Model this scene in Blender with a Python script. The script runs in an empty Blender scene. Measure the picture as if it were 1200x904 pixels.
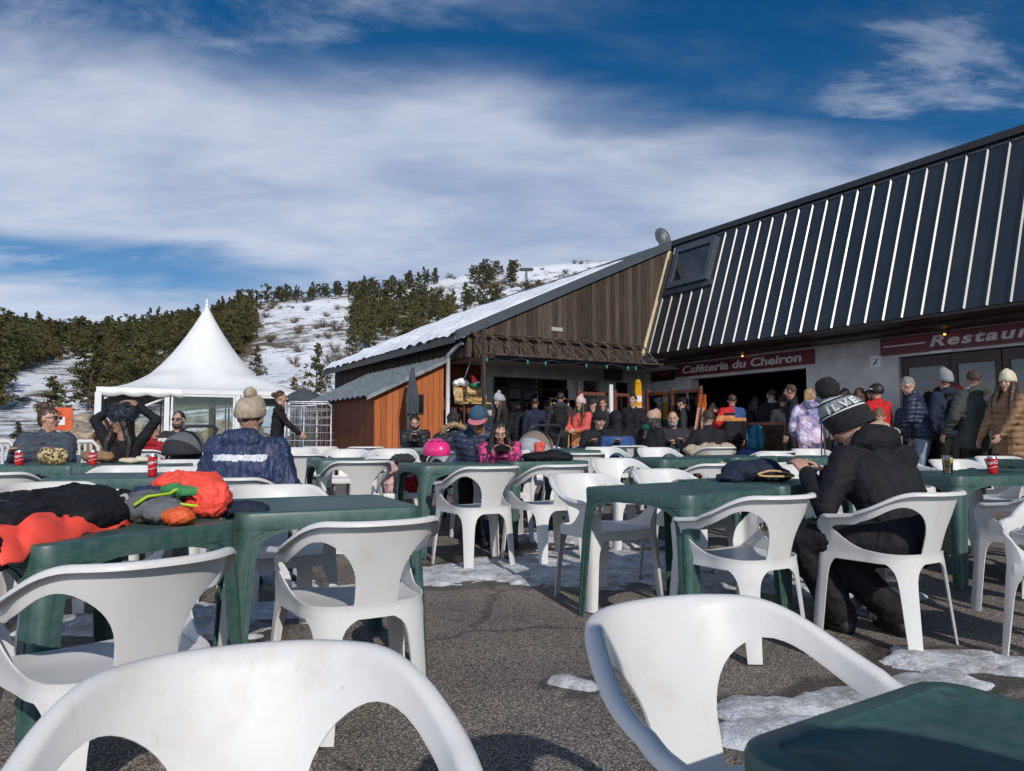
import bpy, bmesh, math, random
from mathutils import Vector, Matrix, noise, Quaternion
random.seed(7)
S = bpy.context.scene
COL = S.collection
TMP = bpy.data.scenes.new('workbench')
R = math.radians
PI = math.pi
V = Vector

# ------------------------------------------------------------------ ground profile and camera constants
def gz(x, y):
    if y < 1: return 0.0
    if y < 9: return 0.026*(y-1)
    return 0.208
CAMZ = 1.10; F = 870.0; PITCH = R(3.95)
def ray(px, py):
    u = (px-600)/F; v = (452-py)/F
    return V((u, math.cos(PITCH)-v*math.sin(PITCH), math.sin(PITCH)+v*math.cos(PITCH)))
def at(px, d, z=None):
    """world point at distance d ahead on the bearing of px; on the ground unless z is given"""
    x = (px-600)/F*d
    return V((x, d, gz(x, d) if z is None else z))
def on_a(px, py, a):        # hit with the building plane a = const
    r = ray(px, py); t = a/(r.dot(VA)); return V((0,0,CAMZ))+r*t
def on_b(px, py, b):
    r = ray(px, py); t = b/(r.dot(UB)); return V((0,0,CAMZ))+r*t
VA = V((math.cos(R(30)), math.sin(R(30)), 0)); UB = V((-math.sin(R(30)), math.cos(R(30)), 0))
def ab(p): return p.dot(VA), p.dot(UB), p.z

# ------------------------------------------------------------------ object helpers
def link(o, parent=None):
    COL.objects.link(o)
    if parent is not None: o.parent = parent
    return o
def mesh_obj(name, me, mats=None, parent=None, smooth=None):
    o = bpy.data.objects.new(name, me)
    if mats is not None:
        for m in (mats if isinstance(mats, (list, tuple)) else [mats]): me.materials.append(m)
    if smooth is not None:
        for p in me.polygons: p.use_smooth = True
        if smooth < 180: me.set_sharp_from_angle(angle=R(smooth))
    return link(o, parent)
def obj(name, bm, mats=None, parent=None, smooth=None):
    me = bpy.data.meshes.new(name)
    bm.normal_update(); bm.to_mesh(me); bm.free()
    return mesh_obj(name, me, mats, parent, smooth)
def tag(o, label=None, cat=None, group=None, kind=None):
    if label: o['label'] = label
    if cat: o['category'] = cat
    if group: o['group'] = group
    if kind: o['kind'] = kind
    return o
def thing(name, label, cat, loc=(0,0,0), rz=0, group=None):
    o = bpy.data.objects.new(name, None); o.empty_display_size = .1
    link(o); o.location = loc; o.rotation_euler = (0,0,rz)
    return tag(o, label, cat, group)
def dup(root, loc, rz, label=None, group=None):
    r = root.copy(); COL.objects.link(r); r.location = loc; r.rotation_euler = (0,0,rz)
    if label: r['label'] = label
    if group: r['group'] = group
    for ch in list(root.children):
        c = ch.copy(); COL.objects.link(c); c.parent = r
        for g in list(ch.children):
            d = g.copy(); COL.objects.link(d); d.parent = c
    return r
def baked(bm, mods):
    """evaluate modifiers on a bmesh and return a plain mesh"""
    me = bpy.data.meshes.new('tmp'); bm.normal_update(); bm.to_mesh(me); bm.free()
    o = bpy.data.objects.new('tmp', me); TMP.collection.objects.link(o)
    for typ, kw in mods:
        m = o.modifiers.new(typ, typ)
        for k, v in kw.items(): setattr(m, k, v)
    vl = TMP.view_layers[0]; vl.update(); dg = vl.depsgraph
    out = bpy.data.meshes.new_from_object(o.evaluated_get(dg))
    bpy.data.objects.remove(o); bpy.data.meshes.remove(me)
    return out

# ------------------------------------------------------------------ bmesh helpers
def box(bm, lo, hi, M=None, mi=0):
    x0,y0,z0 = lo; x1,y1,z1 = hi
    vs = [bm.verts.new(V(p) if M is None else M @ V(p)) for p in
          ((x0,y0,z0),(x1,y0,z0),(x1,y1,z0),(x0,y1,z0),(x0,y0,z1),(x1,y0,z1),(x1,y1,z1),(x0,y1,z1))]
    for f in ((3,2,1,0),(4,5,6,7),(0,1,5,4),(1,2,6,5),(2,3,7,6),(3,0,4,7)):
        fc = bm.faces.new([vs[i] for i in f]); fc.material_index = mi
    return vs
def prism(bm, pts, ext, mi=0):
    """polygon pts (3-D, planar) extruded by vector ext"""
    a = [bm.verts.new(V(p)) for p in pts]; b = [bm.verts.new(V(p)+V(ext)) for p in pts]
    n = len(pts)
    fs = [bm.faces.new(a), bm.faces.new(list(reversed(b)))]
    for i in range(n): fs.append(bm.faces.new([a[i], b[i], b[(i+1)%n], a[(i+1)%n]]))
    for f in fs: f.material_index = mi
    bmesh.ops.recalc_face_normals(bm, faces=fs)
def frame_of(d):
    d = d.normalized(); a = V((0,0,1)) if abs(d.z) < .9 else V((1,0,0))
    s = d.cross(a).normalized(); return s, s.cross(d).normalized()
def tube(bm, pts, r, n=8, cap=True, mi=0):
    pts = [V(p) for p in pts]; rings = []
    rs = r if isinstance(r, (list, tuple)) else [r]*len(pts)
    s = None
    for i, p in enumerate(pts):
        d = (pts[min(i+1, len(pts)-1)]-pts[max(i-1, 0)])
        if d.length < 1e-9: d = V((0,0,1))
        d.normalize()
        if s is None: s, t = frame_of(d)
        else:
            s = (s-d*s.dot(d)).normalized(); t = s.cross(d)
        rings.append([bm.verts.new(p+(s*math.cos(2*PI*k/n)+t*math.sin(2*PI*k/n))*rs[i]) for k in range(n)])
    for i in range(len(rings)-1):
        for k in range(n):
            f = bm.faces.new([rings[i][k], rings[i][(k+1)%n], rings[i+1][(k+1)%n], rings[i+1][k]]); f.material_index = mi
    if cap:
        for q in (rings[0], list(reversed(rings[-1]))):
            f = bm.faces.new(q); f.material_index = mi
def lathe(bm, prof, n=24, c=(0,0,0), mi=0, M=None):
    c = V(c); rings = []
    for r, z in prof:
        ring = []
        for k in range(n):
            p = V((r*math.cos(2*PI*k/n), r*math.sin(2*PI*k/n), z))
            if M is not None: p = M @ p
            ring.append(bm.verts.new(c+p))
        rings.append(ring)
    for i in range(len(rings)-1):
        for k in range(n):
            f = bm.faces.new([rings[i][k], rings[i][(k+1)%n], rings[i+1][(k+1)%n], rings[i+1][k]]); f.material_index = mi
    for q in (list(reversed(rings[0])), rings[-1]):
        f = bm.faces.new(q); f.material_index = mi
def rcone(bm, p0, r0, p1, r1, n=12, mi=0):
    """closed capsule with two radii"""
    p0, p1 = V(p0), V(p1); d = p1-p0
    if d.length < 1e-5: d = V((0,0,1e-4))
    L = d.length; dn = d/L; s, t = frame_of(dn); rings = []
    prof = []
    for k in range(1, 4): a = PI/2*(1-k/4+.0); prof.append((-math.sin(a)*r0, math.cos(a)*r0))
    prof.append((0, r0)); prof.append((L, r1))
    for k in range(1, 4): a = PI/2*k/4; prof.append((L+math.sin(a)*r1, math.cos(a)*r1))
    for h, r in prof:
        rings.append([bm.verts.new(p0+dn*h+(s*math.cos(2*PI*k/n)+t*math.sin(2*PI*k/n))*r) for k in range(n)])
    for i in range(len(rings)-1):
        for k in range(n): bm.faces.new([rings[i][k], rings[i][(k+1)%n], rings[i+1][(k+1)%n], rings[i+1][k]])
    a = bm.verts.new(p0-dn*r0); b = bm.verts.new(p1+dn*r1)
    for k in range(n):
        bm.faces.new([a, rings[0][(k+1)%n], rings[0][k]]); bm.faces.new([b, rings[-1][k], rings[-1][(k+1)%n]])
def ell(bm, c, rad, M=None, u=14, v=10):
    """ellipsoid; M is a 3x3 orientation"""
    c = V(c); Mt = M if M is not None else Matrix.Identity(3)
    rings = []
    for i in range(1, v):
        a = PI*i/v
        rings.append([bm.verts.new(c+Mt @ V((rad[0]*math.sin(a)*math.cos(2*PI*k/u), rad[1]*math.sin(a)*math.sin(2*PI*k/u), rad[2]*math.cos(a)))) for k in range(u)])
    for i in range(len(rings)-1):
        for k in range(u): bm.faces.new([rings[i][k], rings[i+1][k], rings[i+1][(k+1)%u], rings[i][(k+1)%u]])
    a = bm.verts.new(c+Mt @ V((0,0,rad[2]))); b = bm.verts.new(c-Mt @ V((0,0,rad[2])))
    for k in range(u):
        bm.faces.new([a, rings[0][k], rings[0][(k+1)%u]]); bm.faces.new([b, rings[-1][(k+1)%u], rings[-1][k]])
def skin(bm, voxel, smooth=4, wr=0.0, wf=9.0, stretch=(1,1,1), floor=None, seed=0):
    """fuse overlapping closed shapes into one continuous surface; wr adds cloth folds along the normals"""
    me = baked(bm, [('REMESH', dict(mode='VOXEL', voxel_size=voxel)), ('SMOOTH', dict(factor=.5, iterations=smooth))])
    if wr:
        nr = [v.normal.copy() for v in me.vertices]
        o = V((seed*3.1, seed*1.7, seed))
        for v, n in zip(me.vertices, nr):
            p = V((v.co.x*stretch[0], v.co.y*stretch[1], v.co.z*stretch[2]))*wf+o
            w = noise.noise(p); w2 = noise.noise(p*2.2+V((4,4,4))); w3 = noise.noise(p*4.6+V((9,1,4)))
            p2 = p+V((w2, w3, w))*.35; e = noise.noise(p2*.9+V((2,7,1))); e2 = noise.noise(p2*2.1+V((8,3,5)))
            r1 = max(0, 1-abs(e)*4.0); r2 = max(0, 1-abs(e2)*4.5)
            v.co += n*wr*(.75*w+.45*w2+.95*r1*r1-.15-.65*r2*r2+.18*w3)
    if floor is not None:
        for v in me.vertices:
            if v.co.z < floor: v.co.z = floor
    return me
def text_mesh(s, size, bold=0.0, shear=0.0, extrude=0.004, spacing=1.0, align='CENTER'):
    c = bpy.data.curves.new('txt', 'FONT'); c.body = s; c.size = size; c.offset = bold; c.shear = shear
    c.extrude = extrude; c.space_character = spacing; c.align_x = align; c.align_y = 'CENTER'; c.resolution_u = 4
    o = bpy.data.objects.new('txt', c); TMP.collection.objects.link(o)
    vl = TMP.view_layers[0]; vl.update(); dg = vl.depsgraph
    me = bpy.data.meshes.new_from_object(o.evaluated_get(dg))
    bpy.data.objects.remove(o); bpy.data.curves.remove(c)
    return me

# ------------------------------------------------------------------ materials
class NT:
    def __init__(s, m): s.t = m.node_tree; s.n = s.t.nodes; s.l = s.t.links
    def add(s, typ, **kw):
        n = s.n.new(typ)
        for k, v in kw.items():
            if k.startswith('i_'):
                n.inputs[int(k[2:]) if k[2:].isdigit() else k[2:].replace('_', ' ')].default_value = v
            else: setattr(n, k, v)
        return n
    def link(s, a, b): s.l.new(a, b)
def new_mat(name):
    m = bpy.data.materials.new(name); m.use_nodes = True
    return m, NT(m), m.node_tree.nodes['Principled BSDF']
def c4(c): return (c[0], c[1], c[2], 1)
def coords(nt, scale=(1,1,1), kind='Object'):
    tc = nt.add('ShaderNodeTexCoord'); mp = nt.add('ShaderNodeMapping'); mp.inputs['Scale'].default_value = scale
    nt.link(tc.outputs[kind], mp.inputs['Vector']); return mp.outputs['Vector']
def ramp(nt, src, stops, interp='LINEAR'):
    r = nt.add('ShaderNodeValToRGB'); e = r.color_ramp.elements; r.color_ramp.interpolation = interp
    while len(e) < len(stops): e.new(.5)
    for x, (p, c) in zip(e, stops): x.position = p; x.color = c4(c) if len(c) == 3 else c
    nt.link(src, r.inputs['Fac']); return r.outputs['Color']
def bump(nt, bs, src, strength=.3, dist=.01, prev=None):
    b = nt.add('ShaderNodeBump'); b.inputs['Strength'].default_value = strength; b.inputs['Distance'].default_value = dist
    nt.link(src, b.inputs['Height'])
    if prev is not None: nt.link(prev, b.inputs['Normal'])
    nt.link(b.outputs['Normal'], bs.inputs['Normal']); return b.outputs['Normal']
def noisy(name, c0, c1, scale=8, rough=.5, stretch=(1,1,1), detail=5, bmp=0, bdist=.01, bscale=None, spec=.5, metal=0, lo=.35, hi=.65, kind='Object', coat=0):
    m, nt, bs = new_mat(name); v = coords(nt, stretch, kind)
    n = nt.add('ShaderNodeTexNoise'); n.inputs['Scale'].default_value = scale; n.inputs['Detail'].default_value = detail
    nt.link(v, n.inputs['Vector'])
    nt.link(ramp(nt, n.outputs['Fac'], [(lo, c0), (hi, c1)]), bs.inputs['Base Color'])
    bs.inputs['Roughness'].default_value = rough; bs.inputs['Specular IOR Level'].default_value = spec
    bs.inputs['Metallic'].default_value = metal; bs.inputs['Coat Weight'].default_value = coat
    if bmp:
        n2 = nt.add('ShaderNodeTexNoise'); n2.inputs['Scale'].default_value = bscale or scale*3; n2.inputs['Detail'].default_value = 4
        nt.link(v, n2.inputs['Vector']); bump(nt, bs, n2.outputs['Fac'], bmp, bdist)
    return m
def plain(name, c, rough=.5, metal=0, spec=.5, var=.12):
    d = tuple(x*(1-var) for x in c); e = tuple(min(1, x*(1+var)) for x in c)
    return noisy(name, d, e, 6, rough, metal=metal, spec=spec)
def cloth(name, c, rough=.8, quilt=0, fine=1, spec=.3, var=.18):
    """woven or quilted fabric"""
    m, nt, bs = new_mat(name); v = coords(nt)
    n = nt.add('ShaderNodeTexNoise', i_Scale=7.0, i_Detail=5.0); nt.link(v, n.inputs['Vector'])
    nt.link(ramp(nt, n.outputs['Fac'], [(.3, tuple(x*(1-var) for x in c)), (.7, tuple(min(1, x*(1+var)) for x in c))]), bs.inputs['Base Color'])
    bs.inputs['Roughness'].default_value = rough; bs.inputs['Specular IOR Level'].default_value = spec
    w = nt.add('ShaderNodeTexNoise', i_Scale=22.0, i_Detail=6.0, i_Roughness=.6); nt.link(v, w.inputs['Vector'])
    nn = bump(nt, bs, w.outputs['Fac'], .35, .010)
    if quilt:
        q = nt.add('ShaderNodeTexWave', wave_type='BANDS', bands_direction='Z', wave_profile='SIN'); q.inputs['Scale'].default_value = quilt
        q.inputs['Distortion'].default_value = 1.2; q.inputs['Detail'].default_value = 1
        nt.link(v, q.inputs['Vector']); p = nt.add('ShaderNodeMath', operation='POWER'); nt.link(q.outputs['Fac'], p.inputs[0]); p.inputs[1].default_value = .4
        bump(nt, bs, p.outputs[0], .6, .022, nn)
    return m
def glass(name, tint=(.9,.95,.95), mixv=.12, rough=.02):
    """thin pane: mostly clear, mirrors at grazing angles"""
    m = bpy.data.materials.new(name); m.use_nodes = True; nt = NT(m); nt.n.clear()
    o = nt.add('ShaderNodeOutputMaterial'); mx = nt.add('ShaderNodeMixShader')
    t = nt.add('ShaderNodeBsdfTransparent'); t.inputs['Color'].default_value = c4(tint)
    g = nt.add('ShaderNodeBsdfGlossy'); g.inputs['Roughness'].default_value = rough; g.inputs['Color'].default_value = (.9,.92,.95,1)
    fr = nt.add('ShaderNodeFresnel'); fr.inputs['IOR'].default_value = 1.5
    ad = nt.add('ShaderNodeMath', operation='ADD'); nt.link(fr.outputs[0], ad.inputs[0]); ad.inputs[1].default_value = mixv
    nt.link(ad.outputs[0], mx.inputs[0]); nt.link(t.outputs[0], mx.inputs[1]); nt.link(g.outputs[0], mx.inputs[2]); nt.link(mx.outputs[0], o.inputs[0])
    return m
def boards(name, cols, width=.12, axis=0, rough=.8, grain=1.0, gap=.007, spec=.2):
    """vertical boards: each board its own tone, dark joints, long grain. axis = which local axis runs across the boards"""
    m, nt, bs = new_mat(name); v = coords(nt)
    sp = nt.add('ShaderNodeSeparateXYZ'); nt.link(v, sp.inputs[0])
    dv = nt.add('ShaderNodeMath', operation='DIVIDE'); nt.link(sp.outputs[axis], dv.inputs[0]); dv.inputs[1].default_value = width
    fl = nt.add('ShaderNodeMath', operation='FLOOR'); nt.link(dv.outputs[0], fl.inputs[0])
    fr = nt.add('ShaderNodeMath', operation='FRACT'); nt.link(dv.outputs[0], fr.inputs[0])
    wn = nt.add('ShaderNodeTexWhiteNoise', noise_dimensions='1D'); nt.link(fl.outputs[0], wn.inputs['W'])
    sc = [40, 40, 40]; sc[2] = 1.6
    mp = nt.add('ShaderNodeMapping'); mp.inputs['Scale'].default_value = sc; nt.link(v, mp.inputs['Vector'])
    off = nt.add('ShaderNodeVectorMath', operation='ADD'); nt.link(mp.outputs[0], off.inputs[0])
    cx = nt.add('ShaderNodeCombineXYZ'); mul = nt.add('ShaderNodeMath', operation='MULTIPLY'); nt.link(wn.outputs['Value'], mul.inputs[0]); mul.inputs[1].default_value = 37
    nt.link(mul.outputs[0], cx.inputs[2]); nt.link(cx.outputs[0], off.inputs[1])
    g = nt.add('ShaderNodeTexNoise', i_Scale=1.0, i_Detail=6.0, i_Roughness=.7); nt.link(off.outputs[0], g.inputs['Vector'])
    a = nt.add('ShaderNodeMath', operation='MULTIPLY_ADD'); nt.link(wn.outputs['Value'], a.inputs[0]); a.inputs[1].default_value = .38
    s = nt.add('ShaderNodeMath', operation='MULTIPLY_ADD'); nt.link(g.outputs['Fac'], s.inputs[0]); s.inputs[1].default_value = grain; s.inputs[2].default_value = -.19-.5*(grain-1)
    nt.link(s.outputs[0], a.inputs[2])
    col = ramp(nt, a.outputs[0], [(.15, cols[0]), (.5, cols[1]), (.85, cols[2])])
    lt = nt.add('ShaderNodeMath', operation='GREATER_THAN'); nt.link(fr.outputs[0], lt.inputs[0]); lt.inputs[1].default_value = gap/width*1.0 if gap < width else .05
    mx = nt.add('ShaderNodeMix', data_type='RGBA'); nt.link(lt.outputs[0], mx.inputs['Factor']); mx.inputs['A'].default_value = c4(tuple(x*.45 for x in cols[0])); nt.link(col, mx.inputs['B'])
    nt.link(mx.outputs['Result'], bs.inputs['Base Color']); bs.inputs['Roughness'].default_value = rough; bs.inputs['Specular IOR Level'].default_value = spec
    ml = nt.add('ShaderNodeMath', operation='MULTIPLY'); nt.link(lt.outputs[0], ml.inputs[0]); nt.link(g.outputs['Fac'], ml.inputs[1])
    ad2 = nt.add('ShaderNodeMath', operation='ADD'); nt.link(lt.outputs[0], ad2.inputs[0]); nt.link(ml.outputs[0], ad2.inputs[1])
    bump(nt, bs, ad2.outputs[0], .6, .008)
    return m
# ------------------------------------------------------------------ materials used across the scene
def chair_plastic():
    m, nt, bs = new_mat('white_plastic'); v = coords(nt)
    oi = nt.add('ShaderNodeObjectInfo'); ov = nt.add('ShaderNodeVectorMath', operation='ADD'); sc = nt.add('ShaderNodeVectorMath', operation='SCALE'); cb = nt.add('ShaderNodeCombineXYZ')
    for k in range(3): nt.link(oi.outputs['Random'], cb.inputs[k])
    nt.link(cb.outputs[0], sc.inputs[0]); sc.inputs['Scale'].default_value = 40; nt.link(v, ov.inputs[0]); nt.link(sc.outputs[0], ov.inputs[1])
    n = nt.add('ShaderNodeTexNoise', i_Scale=5.0, i_Detail=7.0, i_Roughness=.65); nt.link(ov.outputs[0], n.inputs['Vector'])
    c = ramp(nt, n.outputs['Fac'], [(.28, (.55,.535,.495)), (.44, (.625,.617,.60)), (.7, (.65,.645,.632))])
    n2 = nt.add('ShaderNodeTexNoise', i_Scale=60.0, i_Detail=2.0); nt.link(ov.outputs[0], n2.inputs['Vector'])
    sp = ramp(nt, n2.outputs['Fac'], [(.20, (.55,.52,.46)), (.27, (1,1,1))])
    mx = nt.add('ShaderNodeMix', data_type='RGBA', blend_type='MULTIPLY'); mx.inputs['Factor'].default_value = .5
    nt.link(c, mx.inputs['A']); nt.link(sp, mx.inputs['B'])
    age = ramp(nt, oi.outputs['Random'], [(0, (.93,.915,.87)), (.4, (1,1,1)), (1, (1.03,1.03,1.03))]); ma = nt.add('ShaderNodeMix', data_type='RGBA', blend_type='MULTIPLY'); ma.inputs['Factor'].default_value = 1; nt.link(mx.outputs['Result'], ma.inputs['A']); nt.link(age, ma.inputs['B'])
    st_ = nt.add('ShaderNodeTexNoise', i_Scale=9.0, i_Detail=8.0, i_Roughness=.8); mpp = nt.add('ShaderNodeMapping'); mpp.inputs['Scale'].default_value = (2.5,2.5,.35); nt.link(ov.outputs[0], mpp.inputs['Vector']); nt.link(mpp.outputs[0], st_.inputs['Vector'])
    gr = ramp(nt, st_.outputs['Fac'], [(.28, (.80,.775,.72)), (.42, (1,1,1))]); mg = nt.add('ShaderNodeMix', data_type='RGBA', blend_type='MULTIPLY'); mg.inputs['Factor'].default_value = .8; nt.link(ma.outputs['Result'], mg.inputs['A']); nt.link(gr, mg.inputs['B']); nt.link(mg.outputs['Result'], bs.inputs['Base Color'])
    bs.inputs['Specular IOR Level'].default_value = .35
    rr = nt.add('ShaderNodeMapRange'); nt.link(n.outputs['Fac'], rr.inputs['Value']); rr.inputs['To Min'].default_value = .55; rr.inputs['To Max'].default_value = .3
    nt.link(rr.outputs[0], bs.inputs['Roughness'])
    bs.inputs['Subsurface Weight'].default_value = 0.0
    bump(nt, bs, n2.outputs['Fac'], .06, .004)
    return m
def table_plastic():
    m, nt, bs = new_mat('green_plastic'); v = coords(nt)
    g = nt.add('ShaderNodeNewGeometry'); oi = nt.add('ShaderNodeObjectInfo')
    n = nt.add('ShaderNodeTexNoise', i_Scale=3.5, i_Detail=8.0, i_Roughness=.62); nt.link(v, n.inputs['Vector'])
    c = ramp(nt, n.outputs['Fac'], [(.30, (.026,.078,.066)), (.55, (.030,.085,.072)), (.75, (.038,.096,.082))])
    n2 = nt.add('ShaderNodeTexNoise', i_Scale=22.0, i_Detail=6.0, i_Roughness=.7); nt.link(v, n2.inputs['Vector'])
    d = ramp(nt, n2.outputs['Fac'], [(.40, (0,0,0)), (.62, (1,1,1))])
    mx = nt.add('ShaderNodeMix', data_type='RGBA'); fm = nt.add('ShaderNodeMath', operation='MULTIPLY'); fm.inputs[1].default_value = .20
    nt.link(d, fm.inputs[0]); nt.link(fm.outputs[0], mx.inputs['Factor']); nt.link(c, mx.inputs['A']); mx.inputs['B'].default_value = (.19,.225,.225,1)
    nt.link(mx.outputs['Result'], bs.inputs['Base Color'])
    rr = nt.add('ShaderNodeMapRange'); nt.link(n2.outputs['Fac'], rr.inputs['Value']); rr.inputs['To Min'].default_value = .32; rr.inputs['To Max'].default_value = .55
    nt.link(rr.outputs[0], bs.inputs['Roughness']); bump(nt, bs, n2.outputs['Fac'], .12, .004)
    return m
def snow_mat(name, dirt=.35, scale=6, lo=(.42,.40,.37), hi=(.86,.88,.92)):
    m, nt, bs = new_mat(name); v = coords(nt)
    n = nt.add('ShaderNodeTexNoise', i_Scale=float(scale), i_Detail=9.0, i_Roughness=.72); nt.link(v, n.inputs['Vector'])
    nt.link(ramp(nt, n.outputs['Fac'], [(dirt, lo), (dirt+.2, hi)]), bs.inputs['Base Color'])
    bs.inputs['Roughness'].default_value = .6; bs.inputs['Specular IOR Level'].default_value = .4
    n2 = nt.add('ShaderNodeTexNoise', i_Scale=float(scale)*6, i_Detail=6.0, i_Roughness=.7); nt.link(v, n2.inputs['Vector'])
    bump(nt, bs, n2.outputs['Fac'], .9, .03)
    return m
def asphalt():
    m, nt, bs = new_mat('asphalt_aggregate'); v = coords(nt)
    vo = nt.add('ShaderNodeTexVoronoi', i_Scale=155.0); nt.link(v, vo.inputs['Vector'])
    sp = nt.add('ShaderNodeSeparateColor'); nt.link(vo.outputs['Color'], sp.inputs[0])
    peb = ramp(nt, sp.outputs[0], [(.0, (.115,.099,.085)), (.5, (.265,.23,.20)), (.8, (.42,.37,.325)), (1, (.62,.56,.50))])
    ed = ramp(nt, vo.outputs['Distance'], [(.25, (1,1,1)), (.75, (.22,.22,.22))])
    mx = nt.add('ShaderNodeMix', data_type='RGBA', blend_type='MULTIPLY'); mx.inputs['Factor'].default_value = 1; nt.link(peb, mx.inputs['A']); nt.link(ed, mx.inputs['B'])
    n = nt.add('ShaderNodeTexNoise', i_Scale=1.3, i_Detail=7.0, i_Roughness=.6); nt.link(v, n.inputs['Vector'])
    big = ramp(nt, n.outputs['Fac'], [(.30, (.66,.63,.61)), (.5, (1.0,.97,.93)), (.72, (1.3,1.24,1.17))])
    m2 = nt.add('ShaderNodeMix', data_type='RGBA', blend_type='MULTIPLY'); m2.inputs['Factor'].default_value = 1; nt.link(mx.outputs['Result'], m2.inputs['A']); nt.link(big, m2.inputs['B'])
    wa_ = nt.add('ShaderNodeAttribute', attribute_name='wet'); wn_ = nt.add('ShaderNodeTexNoise', i_Scale=2.2, i_Detail=8.0, i_Roughness=.7); nt.link(v, wn_.inputs['Vector'])
    ws = nt.add('ShaderNodeMath', operation='ADD'); nt.link(wa_.outputs['Fac'], ws.inputs[0]); nt.link(wn_.outputs['Fac'], ws.inputs[1]); wet = ramp(nt, ws.outputs[0], [(.62, (0,0,0)), (.95, (1,1,1))])
    vc = nt.add('ShaderNodeTexVoronoi', feature='DISTANCE_TO_EDGE', i_Scale=.42); dw = nt.add('ShaderNodeVectorMath', operation='ADD'); dn_ = nt.add('ShaderNodeTexNoise', i_Scale=3.0, i_Detail=5.0); nt.link(v, dn_.inputs['Vector']); sc_ = nt.add('ShaderNodeVectorMath', operation='SCALE'); nt.link(dn_.outputs['Color'], sc_.inputs[0]); sc_.inputs['Scale'].default_value = .35; nt.link(v, dw.inputs[0]); nt.link(sc_.outputs[0], dw.inputs[1]); nt.link(dw.outputs[0], vc.inputs['Vector'])
    ck = ramp(nt, vc.outputs['Distance'], [(.0, (.35,.34,.33)), (.006, (.45,.44,.43)), (.011, (1,1,1))])
    m3 = nt.add('ShaderNodeMix', data_type='RGBA', blend_type='MULTIPLY'); m3.inputs['Factor'].default_value = .7; nt.link(m2.outputs['Result'], m3.inputs['A']); nt.link(ck, m3.inputs['B'])
    m4 = nt.add('ShaderNodeMix', data_type='RGBA', blend_type='MULTIPLY'); nt.link(wet, m4.inputs['Factor']); nt.link(m3.outputs['Result'], m4.inputs['A']); m4.inputs['B'].default_value = (.42,.40,.39,1)
    nt.link(m4.outputs['Result'], bs.inputs['Base Color'])
    rr = nt.add('ShaderNodeMapRange'); nt.link(wet, rr.inputs['Value']); rr.inputs['To Min'].default_value = .82; rr.inputs['To Max'].default_value = .42; nt.link(rr.outputs[0], bs.inputs['Roughness'])
    inv = nt.add('ShaderNodeMath', operation='SUBTRACT'); inv.inputs[0].default_value = 1; nt.link(vo.outputs['Distance'], inv.inputs[1])
    bump(nt, bs, inv.outputs[0], .7, .005)
    return m
M = {}
M['chair'] = chair_plastic(); M['table'] = table_plastic(); M['asphalt'] = asphalt()
M['snow'] = snow_mat('slush_snow', .38, 7, (.36,.35,.34), (.78,.80,.84)); M['roofsnow'] = snow_mat('roof_snow', .2, 3, (.7,.72,.76), (.86,.88,.92))
M['skin'] = noisy('skin', (.42,.235,.165), (.52,.30,.215), 14, .5)
M['skin_dark'] = noisy('tanned_skin', (.27,.145,.095), (.35,.19,.13), 14, .5)
M['lips'] = plain('lips', (.36,.12,.10), .5); M['eyewhite'] = plain('eye_white', (.48,.45,.42), .3); M['iris'] = plain('iris', (.03,.018,.012), .2)
def hairmat(n, c): return noisy(n, tuple(x*.6 for x in c), tuple(x*1.5 for x in c), 60, .55, stretch=(1,1,.15), bmp=.6, bdist=.006, bscale=90)
M['hair_black'] = hairmat('black_hair', (.012,.009,.008)); M['hair_brown'] = hairmat('brown_hair', (.045,.024,.014)); M['hair_red'] = hairmat('auburn_hair', (.075,.028,.016))
M['hair_blond'] = hairmat('blond_hair', (.30,.19,.09)); M['hair_grey'] = hairmat('grey_hair', (.20,.19,.18)); M['hair_light'] = hairmat('light_brown_hair', (.14,.075,.035))
M['black'] = cloth('black_cotton', (.010,.010,.013)); M['black_pant'] = cloth('black_nylon', (.010,.010,.012), .75, spec=.25)
M['black_puffer'] = cloth('black_puffer_fabric', (.013,.014,.018), .55, 4, spec=.5)
M['navy_rain'] = cloth('navy_raincoat', (.020,.032,.085), .55, spec=.5); M['silver_tape'] = plain('reflective_tape', (.55,.58,.62), .35)
M['slate_puffer'] = cloth('slate_puffer', (.050,.062,.082), .65, 4); M['navy_puffer'] = cloth('navy_puffer', (.016,.024,.055), .55, 5, spec=.5)
M['navy'] = cloth('navy_fabric', (.016,.022,.045)); M['charcoal'] = cloth('charcoal_fabric', (.028,.03,.034)); M['olive'] = cloth('dark_green_grey_fabric', (.045,.052,.047))
M['pink'] = noisy('pink_print_fabric', (.04,.01,.03), (.62,.05,.22), 26, .7, bmp=.4, lo=.42, hi=.55); M['coral'] = cloth('coral_fabric', (.85,.085,.055), .6, var=.08)
M['coral_child'] = cloth('coral_fleece', (.62,.10,.08)); M['tan_quilt'] = cloth('tan_quilted_fabric', (.24,.14,.075), .55, 4); M['beige'] = noisy('beige_jacket_fabric', (.30,.24,.17), (.46,.38,.28), 9, .8, bmp=.6, bdist=.02)
M['red'] = cloth('red_fabric', (.50,.018,.022)); M['darkred'] = cloth('crimson_fabric', (.30,.012,.022)); M['jeans'] = cloth('denim', (.055,.09,.16)); M['palejeans'] = cloth('pale_denim', (.20,.25,.32))
M['grey'] = cloth('grey_fabric', (.12,.125,.13)); M['lightgrey'] = cloth('pale_grey_knit', (.33,.34,.36)); M['midblue'] = cloth('mid_blue_fabric', (.03,.075,.20)); M['green'] = cloth('emerald_fabric', (.01,.16,.085)); M['peach'] = cloth('apricot_fabric', (.55,.22,.08))
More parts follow.
